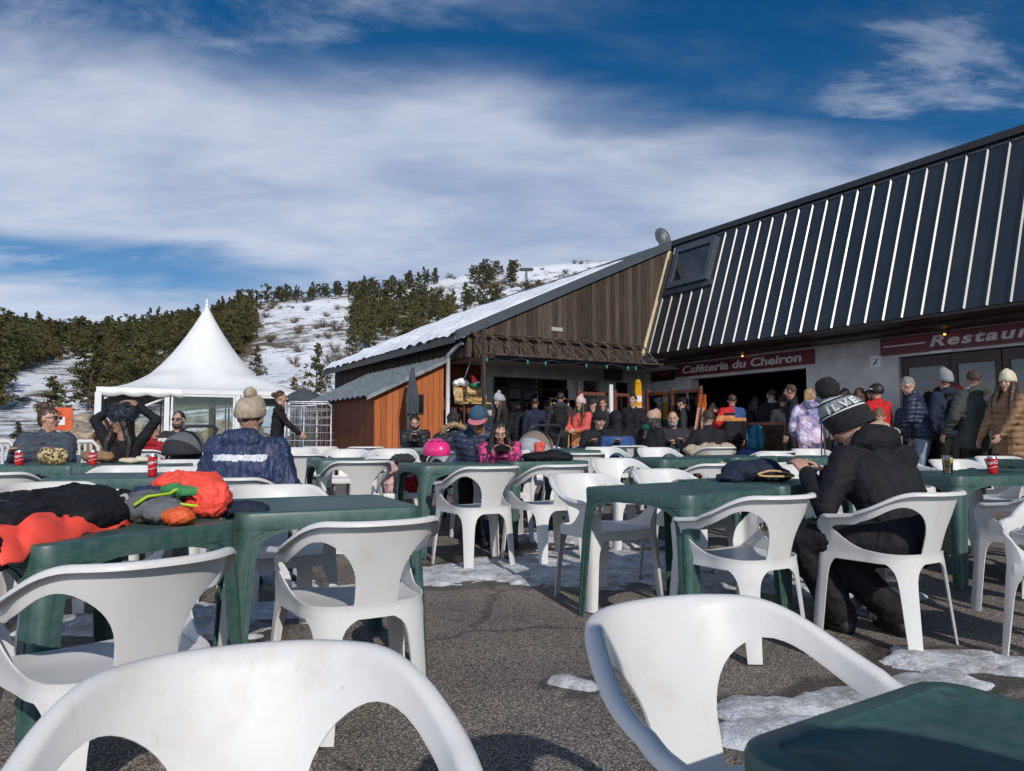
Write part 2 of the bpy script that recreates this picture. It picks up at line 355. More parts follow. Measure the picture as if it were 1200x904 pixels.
M['knit_beige'] = noisy('beige_knit', (.30,.24,.17), (.44,.36,.27), 40, .9, stretch=(1,1,.4), bmp=.9, bdist=.008, bscale=70); M['knit_cream'] = noisy('cream_knit', (.55,.48,.34), (.68,.60,.45), 40, .9, stretch=(1,1,.4), bmp=.9, bdist=.006, bscale=70)
M['knit_grey'] = noisy('grey_knit', (.20,.21,.21), (.30,.31,.31), 40, .9, bmp=.9, bdist=.006, bscale=70); M['knit_pink'] = noisy('pale_pink_knit', (.55,.36,.37), (.68,.48,.48), 40, .9, bmp=.9, bdist=.006)
M['knit_black'] = noisy('black_knit', (.008,.008,.009), (.02,.02,.022), 60, .95, bmp=1, bdist=.008); M['knit_tan'] = noisy('peach_brown_knit', (.36,.21,.15), (.52,.34,.25), 30, .9, bmp=.9, bdist=.006)
M['letter'] = plain('white_wool', (.62,.64,.65), .9); M['boot'] = noisy('black_boot_leather', (.008,.008,.008), (.022,.021,.02), 20, .5, bmp=.3)
M['capblue'] = cloth('slate_blue_cap_cotton', (.035,.085,.14)); M['cappink'] = cloth('salmon_cap_cotton', (.52,.16,.19)); M['palegreen'] = cloth('leaf_green_fabric', (.05,.22,.075)); M['limepipe'] = plain('lime_piping', (.42,.60,.02), .5)
def lilac():
    m, nt, bs = new_mat('lilac_print'); v = coords(nt); n = nt.add('ShaderNodeTexNoise', i_Scale=6.0, i_Detail=3.0); nt.link(v, n.inputs['Vector'])
    nt.link(ramp(nt, n.outputs['Fac'], [(.36, (.07,.075,.16)), (.45, (.30,.27,.45)), (.53, (.58,.40,.58)), (.62, (.72,.64,.76))]), bs.inputs['Base Color']); bs.inputs['Roughness'].default_value = .7
    w = nt.add('ShaderNodeTexNoise', i_Scale=25.0, i_Detail=5.0); nt.link(v, w.inputs['Vector']); bump(nt, bs, w.outputs['Fac'], .5, .012); return m
M['lilac'] = lilac()
def fur(name, a, b, sc=45):
    return noisy(name, a, b, sc, .9, detail=8, bmp=1, bdist=.03, bscale=sc*1.4)
M['fur_blue'] = fur('blue_grey_fur', (.012,.016,.026), (.13,.17,.23)); M['fur_tan'] = fur('tan_fur', (.22,.13,.06), (.55,.40,.22)); M['leopard'] = None
def leopard():
    m, nt, bs = new_mat('leopard_print'); v = coords(nt); vo = nt.add('ShaderNodeTexVoronoi', i_Scale=38.0); nt.link(v, vo.inputs['Vector'])
    nt.link(ramp(nt, vo.outputs['Distance'], [(.0, (.36,.24,.09)), (.28, (.30,.19,.07)), (.34, (.02,.015,.01)), (.52, (.025,.018,.012)), (.6, (.50,.38,.18))]), bs.inputs['Base Color']); bs.inputs['Roughness'].default_value = .8; return m
M['leopard'] = leopard()
M['whitemetal'] = plain('white_painted_metal', (.72,.73,.74), .4, var=.05); M['steel'] = noisy('galvanised_steel', (.30,.31,.33), (.5,.51,.53), 12, .4, metal=.8)
M['darkmetal'] = plain('dark_metal', (.03,.03,.033), .45); M['pane'] = glass('clear_pane', (.93,.96,.96), .02); M['redbrown'] = noisy('red_brown_wood', (.10,.032,.020), (.16,.055,.035), 9, .55, stretch=(1,1,.2))

# ------------------------------------------------------------------ people
def basis(yaw, pitch, roll=0):
    """head or torso frame: columns right, forward, up (yaw about z, pitch = nodding forward)"""
    return (Matrix.Rotation(yaw, 3, 'Z') @ Matrix.Rotation(-pitch, 3, 'X') @ Matrix.Rotation(roll, 3, 'Y'))
def ik(S0, T, l1, l2, hint):
    d = T-S0; L = d.length
    if L > (l1+l2)*.995: T = S0+d*((l1+l2)*.995/L); d = T-S0; L = d.length
    a = (l1*l1-l2*l2+L*L)/(2*L); h = math.sqrt(max(l1*l1-a*a, 0)); dn = d/L
    hv = V(hint)-dn*V(hint).dot(dn)
    if hv.length < 1e-4: hv = V((0,-1,0))
    return S0+dn*a+hv.normalized()*h, T
def hand(bm, W, d, p, side, k=1.0, curl=.35):
    """palm, four unequal bent fingers and a thumb. d along the forearm, p the way the palm faces, side towards the thumb"""
    d = d.normalized(); p = (p-d*p.dot(d)).normalized(); s = (side-d*side.dot(d)-p*side.dot(p)).normalized()
    for i in range(4):
        o = s*(.030-.020*i)*k; kn = W+d*(.085-.004*abs(i-1))*k+o
        rcone(bm, W+o*.55, .014*k, kn, .0115*k, 8)
        L = (.042,.047,.044,.034)[i]*k
        d1 = d*math.cos(curl)+p*math.sin(curl)+s*(.10-.065*i); d2 = d*math.cos(curl*2.3)+p*math.sin(curl*2.3)+s*(.06-.04*i)
        m = kn+d1*L; rcone(bm, kn, .0105*k, m, .0095*k, 8); rcone(bm, m, .0095*k, m+d2*L*.8, .0078*k, 8)
    t0 = W+d*.022*k+s*.024*k; t1 = t0+(d*.65+s*.62+p*.35)*.045*k
    rcone(bm, t0, .0145*k, t1, .0115*k, 8); rcone(bm, t1, .0115*k, t1+(d*.9+s*.12+p*.4)*.032*k, .009*k, 8)
RP = random.Random(5)
def person(label, px, d, yaw, H=1.72, sit=False, lean=0, hy=0, nod=0, hl=None, hr=None, jacket='black', trousers='black_pant', shoes='boot', skin_m='skin',
           hair=('short', 'hair_black'), hat=None, bulk=1.0, hood=None, voxel=.010, group=None, zones=None, jmats=None, feet=None, pos=None, beard=None, glasses=False, scarf=None,
           long_hem=0.0, wr=.010, side_lean=0, curl=.35, fs=(1,1,1.5), wf=7.5, knee=None, tb=1.08, backpack=None, legs_x=.11, palm=None, glove=None):
    P0 = pos if pos is not None else at(px, d)
    root = thing('person', label, 'person', P0, R(yaw), group)
    if not sit and hy == 0: hy = RP.uniform(-16, 16)
    if not sit and side_lean == 0: side_lean = RP.uniform(-3, 3)
    k = H/1.75; sd = random.random()*50
    low = .53 if sit else .95*k
    if sit: low = .43+.075
    sq = .93 if sit else 1.0
    B = basis(0, R(lean), R(side_lean)); up = B @ V((0,0,1)); rt = B @ V((1,0,0)); fw = B @ V((0,1,0))
    Pv = V((0,0,low)); wa = Pv+up*.14*k*sq; ch = Pv+up*.35*k*sq; nb = Pv+up*.525*k*sq
    sh = {s: Pv+up*.465*k*sq+rt*(.175*k*s) for s in (-1, 1)}
    Hb = basis(R(hy), R(lean*.55+nod), R(side_lean*.5)); hu = Hb @ V((0,0,1)); hf = Hb @ V((0,1,0)); hr_ = Hb @ V((1,0,0))
    nk = nb+(up*.5+hu*.5)*.055*k; C = nk+hu*(.115*k)+hf*.018*k
    tgt = {-1: hl, 1: hr}; arm = {}
    for s in (-1, 1):
        T = tgt[s]
        if T is None: T = V((.15*s, .34, .62)) if sit else V(((.27+RP.uniform(-.02,.03))*s*k, .06+RP.uniform(-.1,.12), (.82+RP.choice((0, 0, .06, .16))*RP.random())*k))
        T = V(T); hint = V(((.28 if sit else .5)*s, -.5, -.75)) if T.z < sh[s].z+.1 else V((1.0*s, .0, .15))
        arm[s] = ik(sh[s], T, .285*k, .255*k, hint)
    hip = {s: Pv+V((.085*k*s, 0, -.02)) for s in (-1, 1)}
    leg = {}
    for s in (-1, 1):
        if feet is not None: A = V(feet[0 if s < 0 else 1])
        elif sit: A = V((legs_x*s, .40, .09))
        else: A = V((.095*s*k, -.015+.03*s, .09))
        l = .43*k
        K, A = ik(hip[s], A, l, .42*k, V((.15*s, 1, .35 if sit else 0)) if knee is None else V((knee[0]+.12*s, knee[1], .35)))
        leg[s] = (K, A)
    # --- the continuous body
    bm = bmesh.new()
    ell(bm, C+hu*.012*k-hf*.012*k, (.074*k, .092*k, .103*k), Hb); ell(bm, C-hu*.045*k+hf*.024*k, (.057*k, .062*k, .072*k), Hb)
    rcone(bm, C-hu*.100*k+hf*.058*k, .026*k, C-hu*.09*k+hf*.05*k, .03*k)
    rcone(bm, C+hu*.018*k+hf*.090*k, .009*k, C-hu*.020*k+hf*.108*k, .0145*k, 8)
    for s in (-1, 1):
        rcone(bm, C+hr_*.016*s*k+hu*.034*k+hf*.080*k, .012*k, C+hr_*.048*s*k+hu*.032*k+hf*.062*k, .012*k, 8)
        ell(bm, C+hr_*.038*s*k-hu*.022*k+hf*.058*k, (.026*k,.026*k,.028*k)); ell(bm, C+hr_*.079*s*k-hu*.004*k-hf*.004*k, (.012*k,.02*k,.032*k), Hb)
    rcone(bm, nb-up*.04*k, .062*k, C-hu*.05*k-hf*.01*k, .054*k)
    rcone(bm, Pv, .075*k, ch, .08*k); rcone(bm, sh[-1]-up*.03, .036*k, sh[1]-up*.03, .036*k); rcone(bm, ch, .08*k, nb-up*.05*k, .06*k)
    for s in (-1, 1):
        E, W = arm[s]; rcone(bm, sh[s]-up*.015, .034*k, E, .031*k); rcone(bm, E, .036*k, W, .027*k)
        fd = (W-E).normalized(); pm = V(palm[0 if s < 0 else 1]) if palm else (V((0,-.2,-1)) if sit else V((-s,0,0)))
        if abs(pm.normalized().dot(fd)) > .9: pm = V((-s,.4,0))
        hand(bm, W, fd, pm, V((-s,.3,.25)), k, curl)
        K, A = leg[s]; rcone(bm, hip[s], .07*k, K, .05*k); rcone(bm, K, .05*k, A, .035*k); rcone(bm, A-V((0,0,.03)), .03*k, A+V((0,.13*k,-.05)), .028*k)
    far = 1.0 if (pos is not None or d < 9) else 1.35
    body = mesh_obj('body', skin(bm, min(voxel, .009)*(1.0 if far == 1 else 1.12), 2, floor=.002), M[skin_m], root, 180)
    # --- face
    for s in (-1, 1):
        b2 = bmesh.new(); ell(b2, C+hr_*.031*s*k+hu*.008*k+hf*.0825*k, (.0115*k,.009*k,.0062*k), Hb, 10, 8); e = obj('eye', b2, M['eyewhite'], root, 180)
        b2 = bmesh.new(); ell(b2, C+hr_*.031*s*k+hu*.008*k+hf*.0905*k, (.006*k,.003*k,.006*k), Hb, 8, 6); obj('iris', b2, M['iris'], e, 180)
        b2 = bmesh.new(); rcone(b2, C+hr_*.016*s*k+hu*.031*k+hf*.096*k, .0038*k, C+hr_*.05*s*k+hu*.031*k+hf*.074*k, .003*k, 6); obj('eyebrow', b2, M[hair[1]], root, 180)
    b2 = bmesh.new(); rcone(b2, C-hr_*.018*k-hu*.055*k+hf*.084*k, .0065*k, C+hr_*.018*k-hu*.055*k+hf*.084*k, .0065*k, 8); obj('mouth', b2, M['lips'], root, 180)
    if glasses:
        b2 = bmesh.new()
        for s in (-1, 1): ell(b2, C+hr_*.033*s*k+hu*.01*k+hf*.1*k, (.026*k,.004*k,.019*k), Hb, 12, 6); rcone(b2, C+hr_*.056*s*k+hu*.014*k+hf*.09*k, .003, C+hr_*.078*s*k+hu*.012*k, .003, 6)
        rcone(b2, C-hr_*.012*k+hu*.014*k+hf*.103*k, .003, C+hr_*.012*k+hu*.014*k+hf*.103*k, .003, 6); obj('glasses', b2, M['darkmetal'], root, 180)
    if beard:
        b2 = bmesh.new(); ell(b2, C-hu*.085*k+hf*.038*k, (.060*k,.060*k,.044*k), Hb)
        for s in (-1, 1): rcone(b2, C+hr_*.062*s*k-hu*.02*k+hf*.015*k, .018*k, C+hr_*.045*s*k-hu*.08*k+hf*.04*k, .026*k)
        mesh_obj('beard', skin(b2, .008, 1, .004, 60), M[beard], root, 180)
    # --- hair
    st, hm = hair
    if st:
        b2 = bmesh.new(); ell(b2, C+hu*.032*k-hf*.024*k, (.081*k,.092*k,.095*k), Hb, 18, 12)
        if st in ('bun', 'tail', 'long'): ell(b2, C-hu*.02*k-hf*.045*k, (.074*k,.065*k,.075*k), Hb)
        if st == 'bun': ell(b2, C+hu*.125*k-hf*.06*k, (.038*k,.038*k,.04*k), Hb)
        if st == 'lowbun': ell(b2, C+hu*.05*k-hf*.13*k, (.042*k,.045*k,.042*k), Hb)
        if st == 'tail':
            rcone(b2, C+hu*.02*k-hf*.10*k, .035*k, C-hu*.12*k-hf*.13*k, .025*k); rcone(b2, C-hu*.12*k-hf*.13*k, .025*k, C-hu*.25*k-hf*.11*k, .012*k)
        if st == 'long':
            for s in (-1, 1):
                for q in range(4):
                    mid_ = nb+rt*(.085+.012*q)*s*k+fw*(-.03+.045*q)*k-up*(.05)*k
                    rcone(b2, C+hr_*(.062+.004*q)*s*k-hf*(.06-.026*q)*k, .036*k, mid_, .036*k)
                    rcone(b2, mid_, .036*k, nb+rt*(.085+.010*q)*s*k+fw*(.0+.048*q)*k-up*(.20+.03*(q%2))*k, .018*k)
            rcone(b2, C-hf*.08*k, .06*k, nb-fw*.11*k-up*.16*k, .045*k)
        if st == 'side':
            for q in range(9):
                f_ = (q-4)*.014; m_ = nb+rt*(-.15+f_*.9)*k-fw*(.155-.012*abs(q-4)+f_*.3)*k-up*(.03-.004*q)*k
                rcone(b2, C+hr_*(-.055+f_*.4)*k-hf*.06*k-hu*.03*k, .028*k, m_, .017*k); rcone(b2, m_, .016*k, nb+rt*(-.185+f_*1.6)*k-fw*(.180-.010*abs(q-4)+f_*.3)*k-up*(.07+.02*((q*7)%4))*k, .007*k)
        mesh_obj('hair', skin(b2, .010 if st == 'long' else .009, 7 if st == 'long' else 1, .007 if st == 'long' else .011, 34, (1,1,.25), seed=sd), M[hm], root, 180)
    # --- hats
    if hat: make_hat(root, hat, C, Hb, k)
    # --- clothes
    bk = bulk
    bm = bmesh.new()
    hem = Pv-up*(.02+long_hem) if not sit else Pv-V((0,0,.02))
    for s in (-1, 1):
        rcone(bm, hem+rt*.078*s*k, .112*k*bk, wa+rt*.074*s*k, .104*k*bk); rcone(bm, wa+rt*.074*s*k, .104*k*bk, ch+rt*.088*s*k+fw*.01, .116*k*bk)
        rcone(bm, ch+rt*.09*s*k, .114*k*bk, sh[s]-up*.025*k-rt*.035*s*k, .076*k*bk); rcone(bm, nb-up*.03*k+rt*.03*s*k, .06*k*bk, sh[s]-up*.012*k, .070*k*bk)
        E, W = arm[s]; fd = (W-E).normalized()
        rcone(bm, sh[s], .074*k*bk, E, .060*k*bk); rcone(bm, E, .060*k*bk, W-fd*.005, .043*k*(.5+.5*bk))
    rcone(bm, hem, .11*k*bk, nb-up*.09*k, .10*k*bk)
    rcone(bm, nb-up*.02*k-fw*.012*k, .072*k, nb+up*.035*k-fw*.008*k, .066*k)
    if hood == 'down':
        ell(bm, nb-fw*.085*k+up*.02*k, (.135*k,.062*k,.075*k), B); 
        for s in (-1, 1): rcone(bm, nb-fw*.06*k+rt*.10*s*k+up*.01*k, .045*k, nb+fw*.07*k+rt*.06*s*k-up*.02*k, .032*k)
    if hood == 'up':
        ell(bm, C+hu*.02*k-hf*.03*k, (.112*k,.118*k,.132*k), Hb); rcone(bm, C-hu*.08*k-hf*.04*k, .09*k, nb-up*.02*k-fw*.02*k, .10*k)
    me = skin(bm, max(voxel, .010)*far, 5, wr, wf, fs, seed=sd)
    jm = [M[jacket]] + [M[x] for x in (jmats or [])]
    jo = mesh_obj('jacket', me, jm, root, 180)
    if zones:
        for p in me.polygons: p.material_index = zones(p.center)
    if hood == 'fur':
        b2 = bmesh.new(); pts = []
        for q in range(9):
            a = PI*(-.12+1.24*q/8); pts.append(nb-fw*(.055+.07*math.sin(a))*k+rt*.145*math.cos(a)*k+up*(.02+.075*math.sin(a))*k)
        for q in range(8): rcone(b2, pts[q], .034*k, pts[q+1], .034*k)
        mesh_obj('fur_trim', skin(b2, .010, 1, .014, 55, seed=sd), M['fur_tan'], root, 180)
    if scarf:
        b2 = bmesh.new(); ell(b2, nb+up*.035*k+fw*.01, (.085*k,.09*k,.052*k), B); mesh_obj('scarf', skin(b2, .010, 2, .012, 22), M[scarf], root, 180)
    bm = bmesh.new()
    rcone(bm, hip[-1], .098*k, hip[1], .098*k)
    if not sit: rcone(bm, Pv+up*.02, .105*k, Pv-V((0,0,.07)), .10*k)
    for s in (-1, 1):
        K, A = leg[s]; rcone(bm, hip[s], .094*k*tb, K, .069*k*tb); rcone(bm, K, .068*k*tb, A+(K-A)*.02, .060*k*tb)
    mesh_obj('trousers', skin(bm, max(voxel, .011)*far, 4, .009, 8, (1,1,1), floor=.012, seed=sd+3), M[trousers], root, 180)
    for s in (-1, 1):
        K, A = leg[s]; b2 = bmesh.new()
        td = V((.12*s, 1, 0)).normalized()
        base = V((A.x, A.y, 0)); g0 = max(A.z-.09, 0)
        rcone(b2, A+V((0,0,.03)), .052*k, base-td*.03*k+V((0,0,g0+.04)), .046*k); rcone(b2, base-td*.035*k+V((0,0,g0+.032)), .043*k, base+td*.14*k+V((0,0,g0+.030)), .042*k)
        rcone(b2, base+V((0,0,g0+.09)), .045*k, base+td*.11*k+V((0,0,g0+.035)), .045*k)
        mesh_obj('shoe', skin(b2, .010, 2, floor=g0+.0), M[shoes], root, 180)
    info = dict(root=root, C=C, Hb=Hb, nb=nb, B=B, k=k, arm=arm, sh=sh, Pv=Pv, up=up, rt=rt, fw=fw)
    return info
def make_hat(root, hat, C, Hb, k):
    kind, mat = hat[0], hat[1]
    hu = Hb @ V((0,0,1)); hf = Hb @ V((0,1,0)); hr_ = Hb @ V((1,0,0))
    if kind in ('beanie', 'pom', 'bigpom'):
        tall = hat[2] if len(hat) > 2 else 1.0
        bm = bmesh.new(); n = 32; rings = []
        base = C+hu*.018*k-hf*.016*k
        prof = [(1.0, -.058 if kind == 'bigpom' else -.012), (1.08, .0), (1.08, .036), (1.04, .040)] + [(1.04*math.cos(a)**.8, .04+.105*tall*math.sin(a)) for a in [R(x) for x in (8, 20, 34, 48, 60, 72, 82, 88)]]
        for r, z in prof:
            rings.append([bm.verts.new(base+hr_*(.092*k*r*math.cos(2*PI*q/n))+hf*(.112*k*r*math.sin(2*PI*q/n))+hu*(z*k+.02*k*(math.sin(2*PI*q/n)))) for q in range(n)])
        for i in range(len(rings)-1):
            for q in range(n):
                f = bm.faces.new([rings[i][q], rings[i][(q+1)%n], rings[i+1][(q+1)%n], rings[i+1][q]])
                if len(hat) > 3: f.material_index = hat[3](i)
        bm.faces.new(rings[-1]); bm.faces.new(list(reversed(rings[0])))
        o = obj('hat', bm, [M[mat]]+([M[x] for x in hat[4]] if len(hat) > 4 else []), root, 40)
        if kind != 'beanie':
            r = .04 if kind == 'pom' else .062
            b2 = bmesh.new(); ell(b2, base+hu*(.145*tall+r*(.75 if kind == 'bigpom' else .35))*k-hf*.01, (r*k, r*k, r*k), None, 20, 14)
            for v in b2.verts: v.co += (v.co-(base+hu*(.145*tall+r*(.75 if kind == 'bigpom' else .35))*k)).normalized()*.012*noise.noise(v.co*90)
            obj('pompom', b2, M[hat[5] if len(hat) > 5 else mat], o, 180)
        return o, base
    if kind == 'cap':
        bm = bmesh.new(); ell(bm, C+hu*.038*k-hf*.012*k, (.090*k,.108*k,.098*k), Hb, 24, 14)
        for v in list(bm.verts):
            if (v.co-C).dot(hu) < .03*k: v.co += hu*(.03*k-(v.co-C).dot(hu))
        o = obj('hat', bm, M[mat], root, 60)
        bm = bmesh.new(); g = []
        for i in range(13):
            a = R(-62+124*i/12); row = []
            for j in range(5):
                rr = 1+.075*j/ .3*.28 if False else 1
                e = j/4.0; x = math.sin(a)*(.088+.012*e); y = math.cos(a)*(.098)+e*.075*math.cos(a*.75); z = .040-.016*e-.10*x*x/.09*.25
                row.append(bm.verts.new(C+hr_*x*k+hf*(y-.012)*k+hu*z*k))
            g.append(row)
        for i in range(12):
            for j in range(4): bm.faces.new([g[i][j], g[i+1][j], g[i+1][j+1], g[i][j+1]])
        me = baked(bm, [('SOLIDIFY', dict(thickness=.005))]); mesh_obj('visor', me, M[hat[2]], o, 40)
        return o, C
    if kind == 'fur':
        bm = bmesh.new(); ell(bm, C+hu*.085*k-hf*.02*k, (.150*k,.150*k,.092*k), Hb, 30, 20)
        me = bpy.data.meshes.new('hat'); bm.to_mesh(me); bm.free()
        o = mesh_obj('hat', me, M[mat], root, 180)
        b2 = bmesh.new(); cc = C+hu*.085*k-hf*.02*k
        for q in range(2600):
            n = V((random.gauss(0,1), random.gauss(0,1), random.gauss(0,1))).normalized(); p = cc+Hb @ V((n.x*.146*k, n.y*.146*k, n.z*.089*k))
            t = (n+V((random.uniform(-.7,.7), random.uniform(-.7,.7), random.uniform(-.7,.5)))).normalized(); s = t.cross(V((.3,.2,.9))).normalized()*.0035
            vs = [b2.verts.new(p+s), b2.verts.new(p-s), b2.verts.new(p+t*random.uniform(.025,.05))]; b2.faces.new(vs)
        obj('fur_pile', b2, M[mat], o); return o, cc
    if kind == 'helmet':
        bm = bmesh.new(); ell(bm, C+hu*.03*k-hf*.01*k, (.105*k,.125*k,.118*k), Hb, 24, 16)
        for v in list(bm.verts):
            h = (v.co-C).dot(hu); f = (v.co-C).dot(hf); lim = -.03*k if f < .02 else .035*k
            if h < lim: v.co += hu*(lim-h)
        o = obj('helmet', bm, M[mat], root, 50)
        b2 = bmesh.new(); pts = []
        for q in range(17): a = R(-95+190*q/16); pts.append(C+hr_*.109*math.sin(a)*k+hf*(.129*math.cos(a)-.01)*k+hu*.05*k)
        tube(b2, pts, .013*k, 8); obj('goggle_strap', b2, M[hat[2]], o, 180); return o, C
# ------------------------------------------------------------------ monobloc chair
CH = .755     # height of the back
def sgnpow(x, p): return math.copysign(abs(x)**p, x)
def plan(t):
    """half outline of the seat seen from above, from the middle of the back (t=0) along one side to the front (t=1) and round the front corner (t=1.15)"""
    if t <= .5:
        a = t/.5*PI/2; return V((.232*math.sin(a)**.72, -.02-.205*max(math.cos(a), 0)**.72, 0))
    if t <= 1.0:
        q = (t-.5)/.5; return V((.232+.022*q, -.02+.215*q, 0))
    q = min((t-1.0)/.15, 1); a = q*PI/2
    return V((.254-.03*(1-math.cos(a))-.045*max(0, q-.5)*2*.9, .195+.035*math.sin(a), 0))
def plan_n(t):
    e = .004; d = plan(min(t+e, 1.1499))-plan(max(t-e, 0.0)); n = V((d.y, -d.x, 0))
    if t < .01: n = V((0,-1,0))
    return n.normalized()
def smooth01(x): x = max(0, min(1, x)); return x*x*(3-2*x)
def shell_pt(t, z, out=0.0):
    p = plan(t); n = plan_n(t)
    bk = smooth01((.42-t)/.42)
    if z > .44:
        h = z-.44; off = h*(.07+.10*smooth01((t-.2)/.3)*(1-smooth01((t-.85)/.15)))+bk*(.16*h+.36*h*h)
        p = p+n*off
    else:
        h = .44-z; p = p+n*(h*.07)+V((0, (.04 if t > .7 else -.05)*h, 0))
    p = p+n*out; p.z = z
    return p
def ztop(t):
    z = CH-.118*smooth01((t-.18)/.42)-.012*smooth01((t-.55)/.35)
    if t > .90: q = (t-.90)/.25; z -= .175*(1-math.sqrt(max(0, 1-q*q)))
    return z
T0_, T1_ = .072, .885
def zb(t):     # upper edge of the side opening
    q = (t-T0_)/(T1_-T0_)
    x0_ = plan(T0_).x; xi = min(max((plan(min(t, .5)).x-x0_)/(.232-x0_), 0), 1)
    hi = ztop(t)-.050
    z = .525+(hi-.525)*math.sqrt(max(0, 1-(1-xi)**2))
    if q > .86: z -= (1-math.sqrt(max(0, 1-((q-.86)/.14)**2)))*.045
    return z
def zs(t):     # lower edge of the side opening
    q = (t-T0_)/(T1_-T0_)
    z = .456+.125*max(0, (q-.25)/.75)**2.4
    return min(z, zb(t))
def chair_shell():
    bm = bmesh.new()
    ts = [0, .02, .04, .06, T0_]+[T0_+.0006]+[T0_+.285*(1-math.cos(R(x))) for x in (8,14,20,26,32,38,44,50,56,62,68,74,80,86,90)]+[.37+.43*i/16 for i in range(1, 17)]+[.815, .83, .845, .857, .867, .875, .881, T1_-.0002, .90, .92, .94, .96, .98, 1.0, 1.02, 1.045, 1.07, 1.09, 1.11, 1.13, 1.1485]
    ts = sorted(set(ts)); N1, N2 = 9, 6
    for s in (-1, 1):
        prev = None
        for t in ts:
            zt = ztop(t); hole = T0_ < t < T1_
            a = zb(t) if hole else None; b = zs(t) if hole else None
            if not hole: mid = .49 if t <= T0_ else .575; mid = min(mid, zt-.02); a = b = mid
            col = []
            wl = 1-smooth01((t-.93)/.1)
            for o, dz in ((.028, -.012), (.027, -.002), (.020, .004), (.010, .004)):
                p = shell_pt(t, zt, o*wl); p.z += dz*wl; col.append(p)
            for i in range(N1+1): col.append(shell_pt(t, zt+(a-zt)*i/N1))
            low = []
            for i in range(N2+1): low.append(shell_pt(t, b+(.405-b)*i/N2))
            mk = lambda P: [bm.verts.new(V((p.x*s, p.y, p.z))) for p in P]
            cur = (mk(col), mk(low))
            if prev:
                for u, w in zip(prev, cur):
                    for i in range(len(u)-1):
                        vs = [u[i], w[i], w[i+1], u[i+1]]
                        bm.faces.new(vs if s > 0 else vs[::-1])
            prev = cur
    bmesh.ops.remove_doubles(bm, verts=bm.verts, dist=.0006)
    bmesh.ops.recalc_face_normals(bm, faces=bm.faces)
    return baked(bm, [('SOLIDIFY', dict(thickness=.007, offset=0)), ('SMOOTH', dict(factor=.35, iterations=2))])
def chair_leg(s, rear):
    bm = bmesh.new(); rows = []
    tc = .215 if rear else 1.02
    zz = [.408, .400, .39, .375, .355, .33, .29, .22, .12, 0]
    for z in zz:
        h = .408-z; fl = math.exp(-h/.030)
        w = (.080 if rear else .10)*(1-.40*h/.408)
        wl, wr_ = w+.085*fl, w+.085*fl
        row = []
        for i in range(13):
            e = -1+2*i/12; t = tc+(e*wl if e < 0 else e*wr_)
            if not rear: t = min(t, 1.148)
            row.append(shell_pt(max(t, .0), z))
        rows.append([bm.verts.new(V((p.x*s, p.y, p.z))) for p in row])
    for i in range(len(rows)-1):
        for j in range(12):
            f = [rows[i][j], rows[i+1][j], rows[i+1][j+1], rows[i][j+1]]
            bm.faces.new(f if s > 0 else f[::-1])
    bmesh.ops.remove_doubles(bm, verts=bm.verts, dist=.0004); bmesh.ops.recalc_face_normals(bm, faces=bm.faces)
    return baked(bm, [('SOLIDIFY', dict(thickness=.0085, offset=0))])
def chair_seat():
    bm = bmesh.new(); rows = []
    ts = [0.02+.98*i/22 for i in range(23)]+[1.04, 1.075, 1.11]
    for t in ts:
        p = plan(t); n = plan_n(t); row = []
        q = p-n*.004
        for i in range(13):
            e = -1+2*i/12
            dz = -.018*(1-e*e)*smooth01((p.y+.22)/.15)*(1-smooth01((p.y-.1)/.12)*.6)
            row.append(bm.verts.new(V((q.x*e, q.y, .440+dz+.006*smooth01((p.y-.05)/.15)))))
        rows.append(row)
    y = rows[-1][0].co.y
    for dy, dz in ((.008, -.004), (.012, -.014), (.012, -.05)):
        rows.append([bm.verts.new(V((v.co.x, y+dy*(1 if True else 0), v.co.z+dz))) for v in rows[len(ts)-1]])
    for i in range(len(rows)-1):
        for j in range(12): bm.faces.new([rows[i][j], rows[i][j+1], rows[i+1][j+1], rows[i+1][j]])
    return baked(bm, [('SOLIDIFY', dict(thickness=.006, offset=0))])
CM = dict(back=chair_shell(), seat=chair_seat(), legs=[chair_leg(s, r) for s in (-1, 1) for r in (True, False)])
def make_chair():
    t = thing('plastic_chair', '', 'chair')
    mesh_obj('backrest', CM['back'], M['chair'], t, 50); mesh_obj('seat', CM['seat'], M['chair'], t, 40)
    for me in CM['legs']: mesh_obj('leg', me, M['chair'], t, 40)
    return t
chair0 = make_chair(); _first = [True]
def chair(px, d, yaw, label, dx=0, xy=None):
    P = at(px, d) if xy is None else V((xy[0], xy[1], gz(*xy)))
    if _first[0]:
        _first[0] = False; chair0.location = P; chair0.rotation_euler = (0,0,R(yaw)); chair0['label'] = label; chair0['group'] = 'white plastic terrace chairs'; return chair0
    return dup(chair0, P, R(yaw), label, 'white plastic terrace chairs')

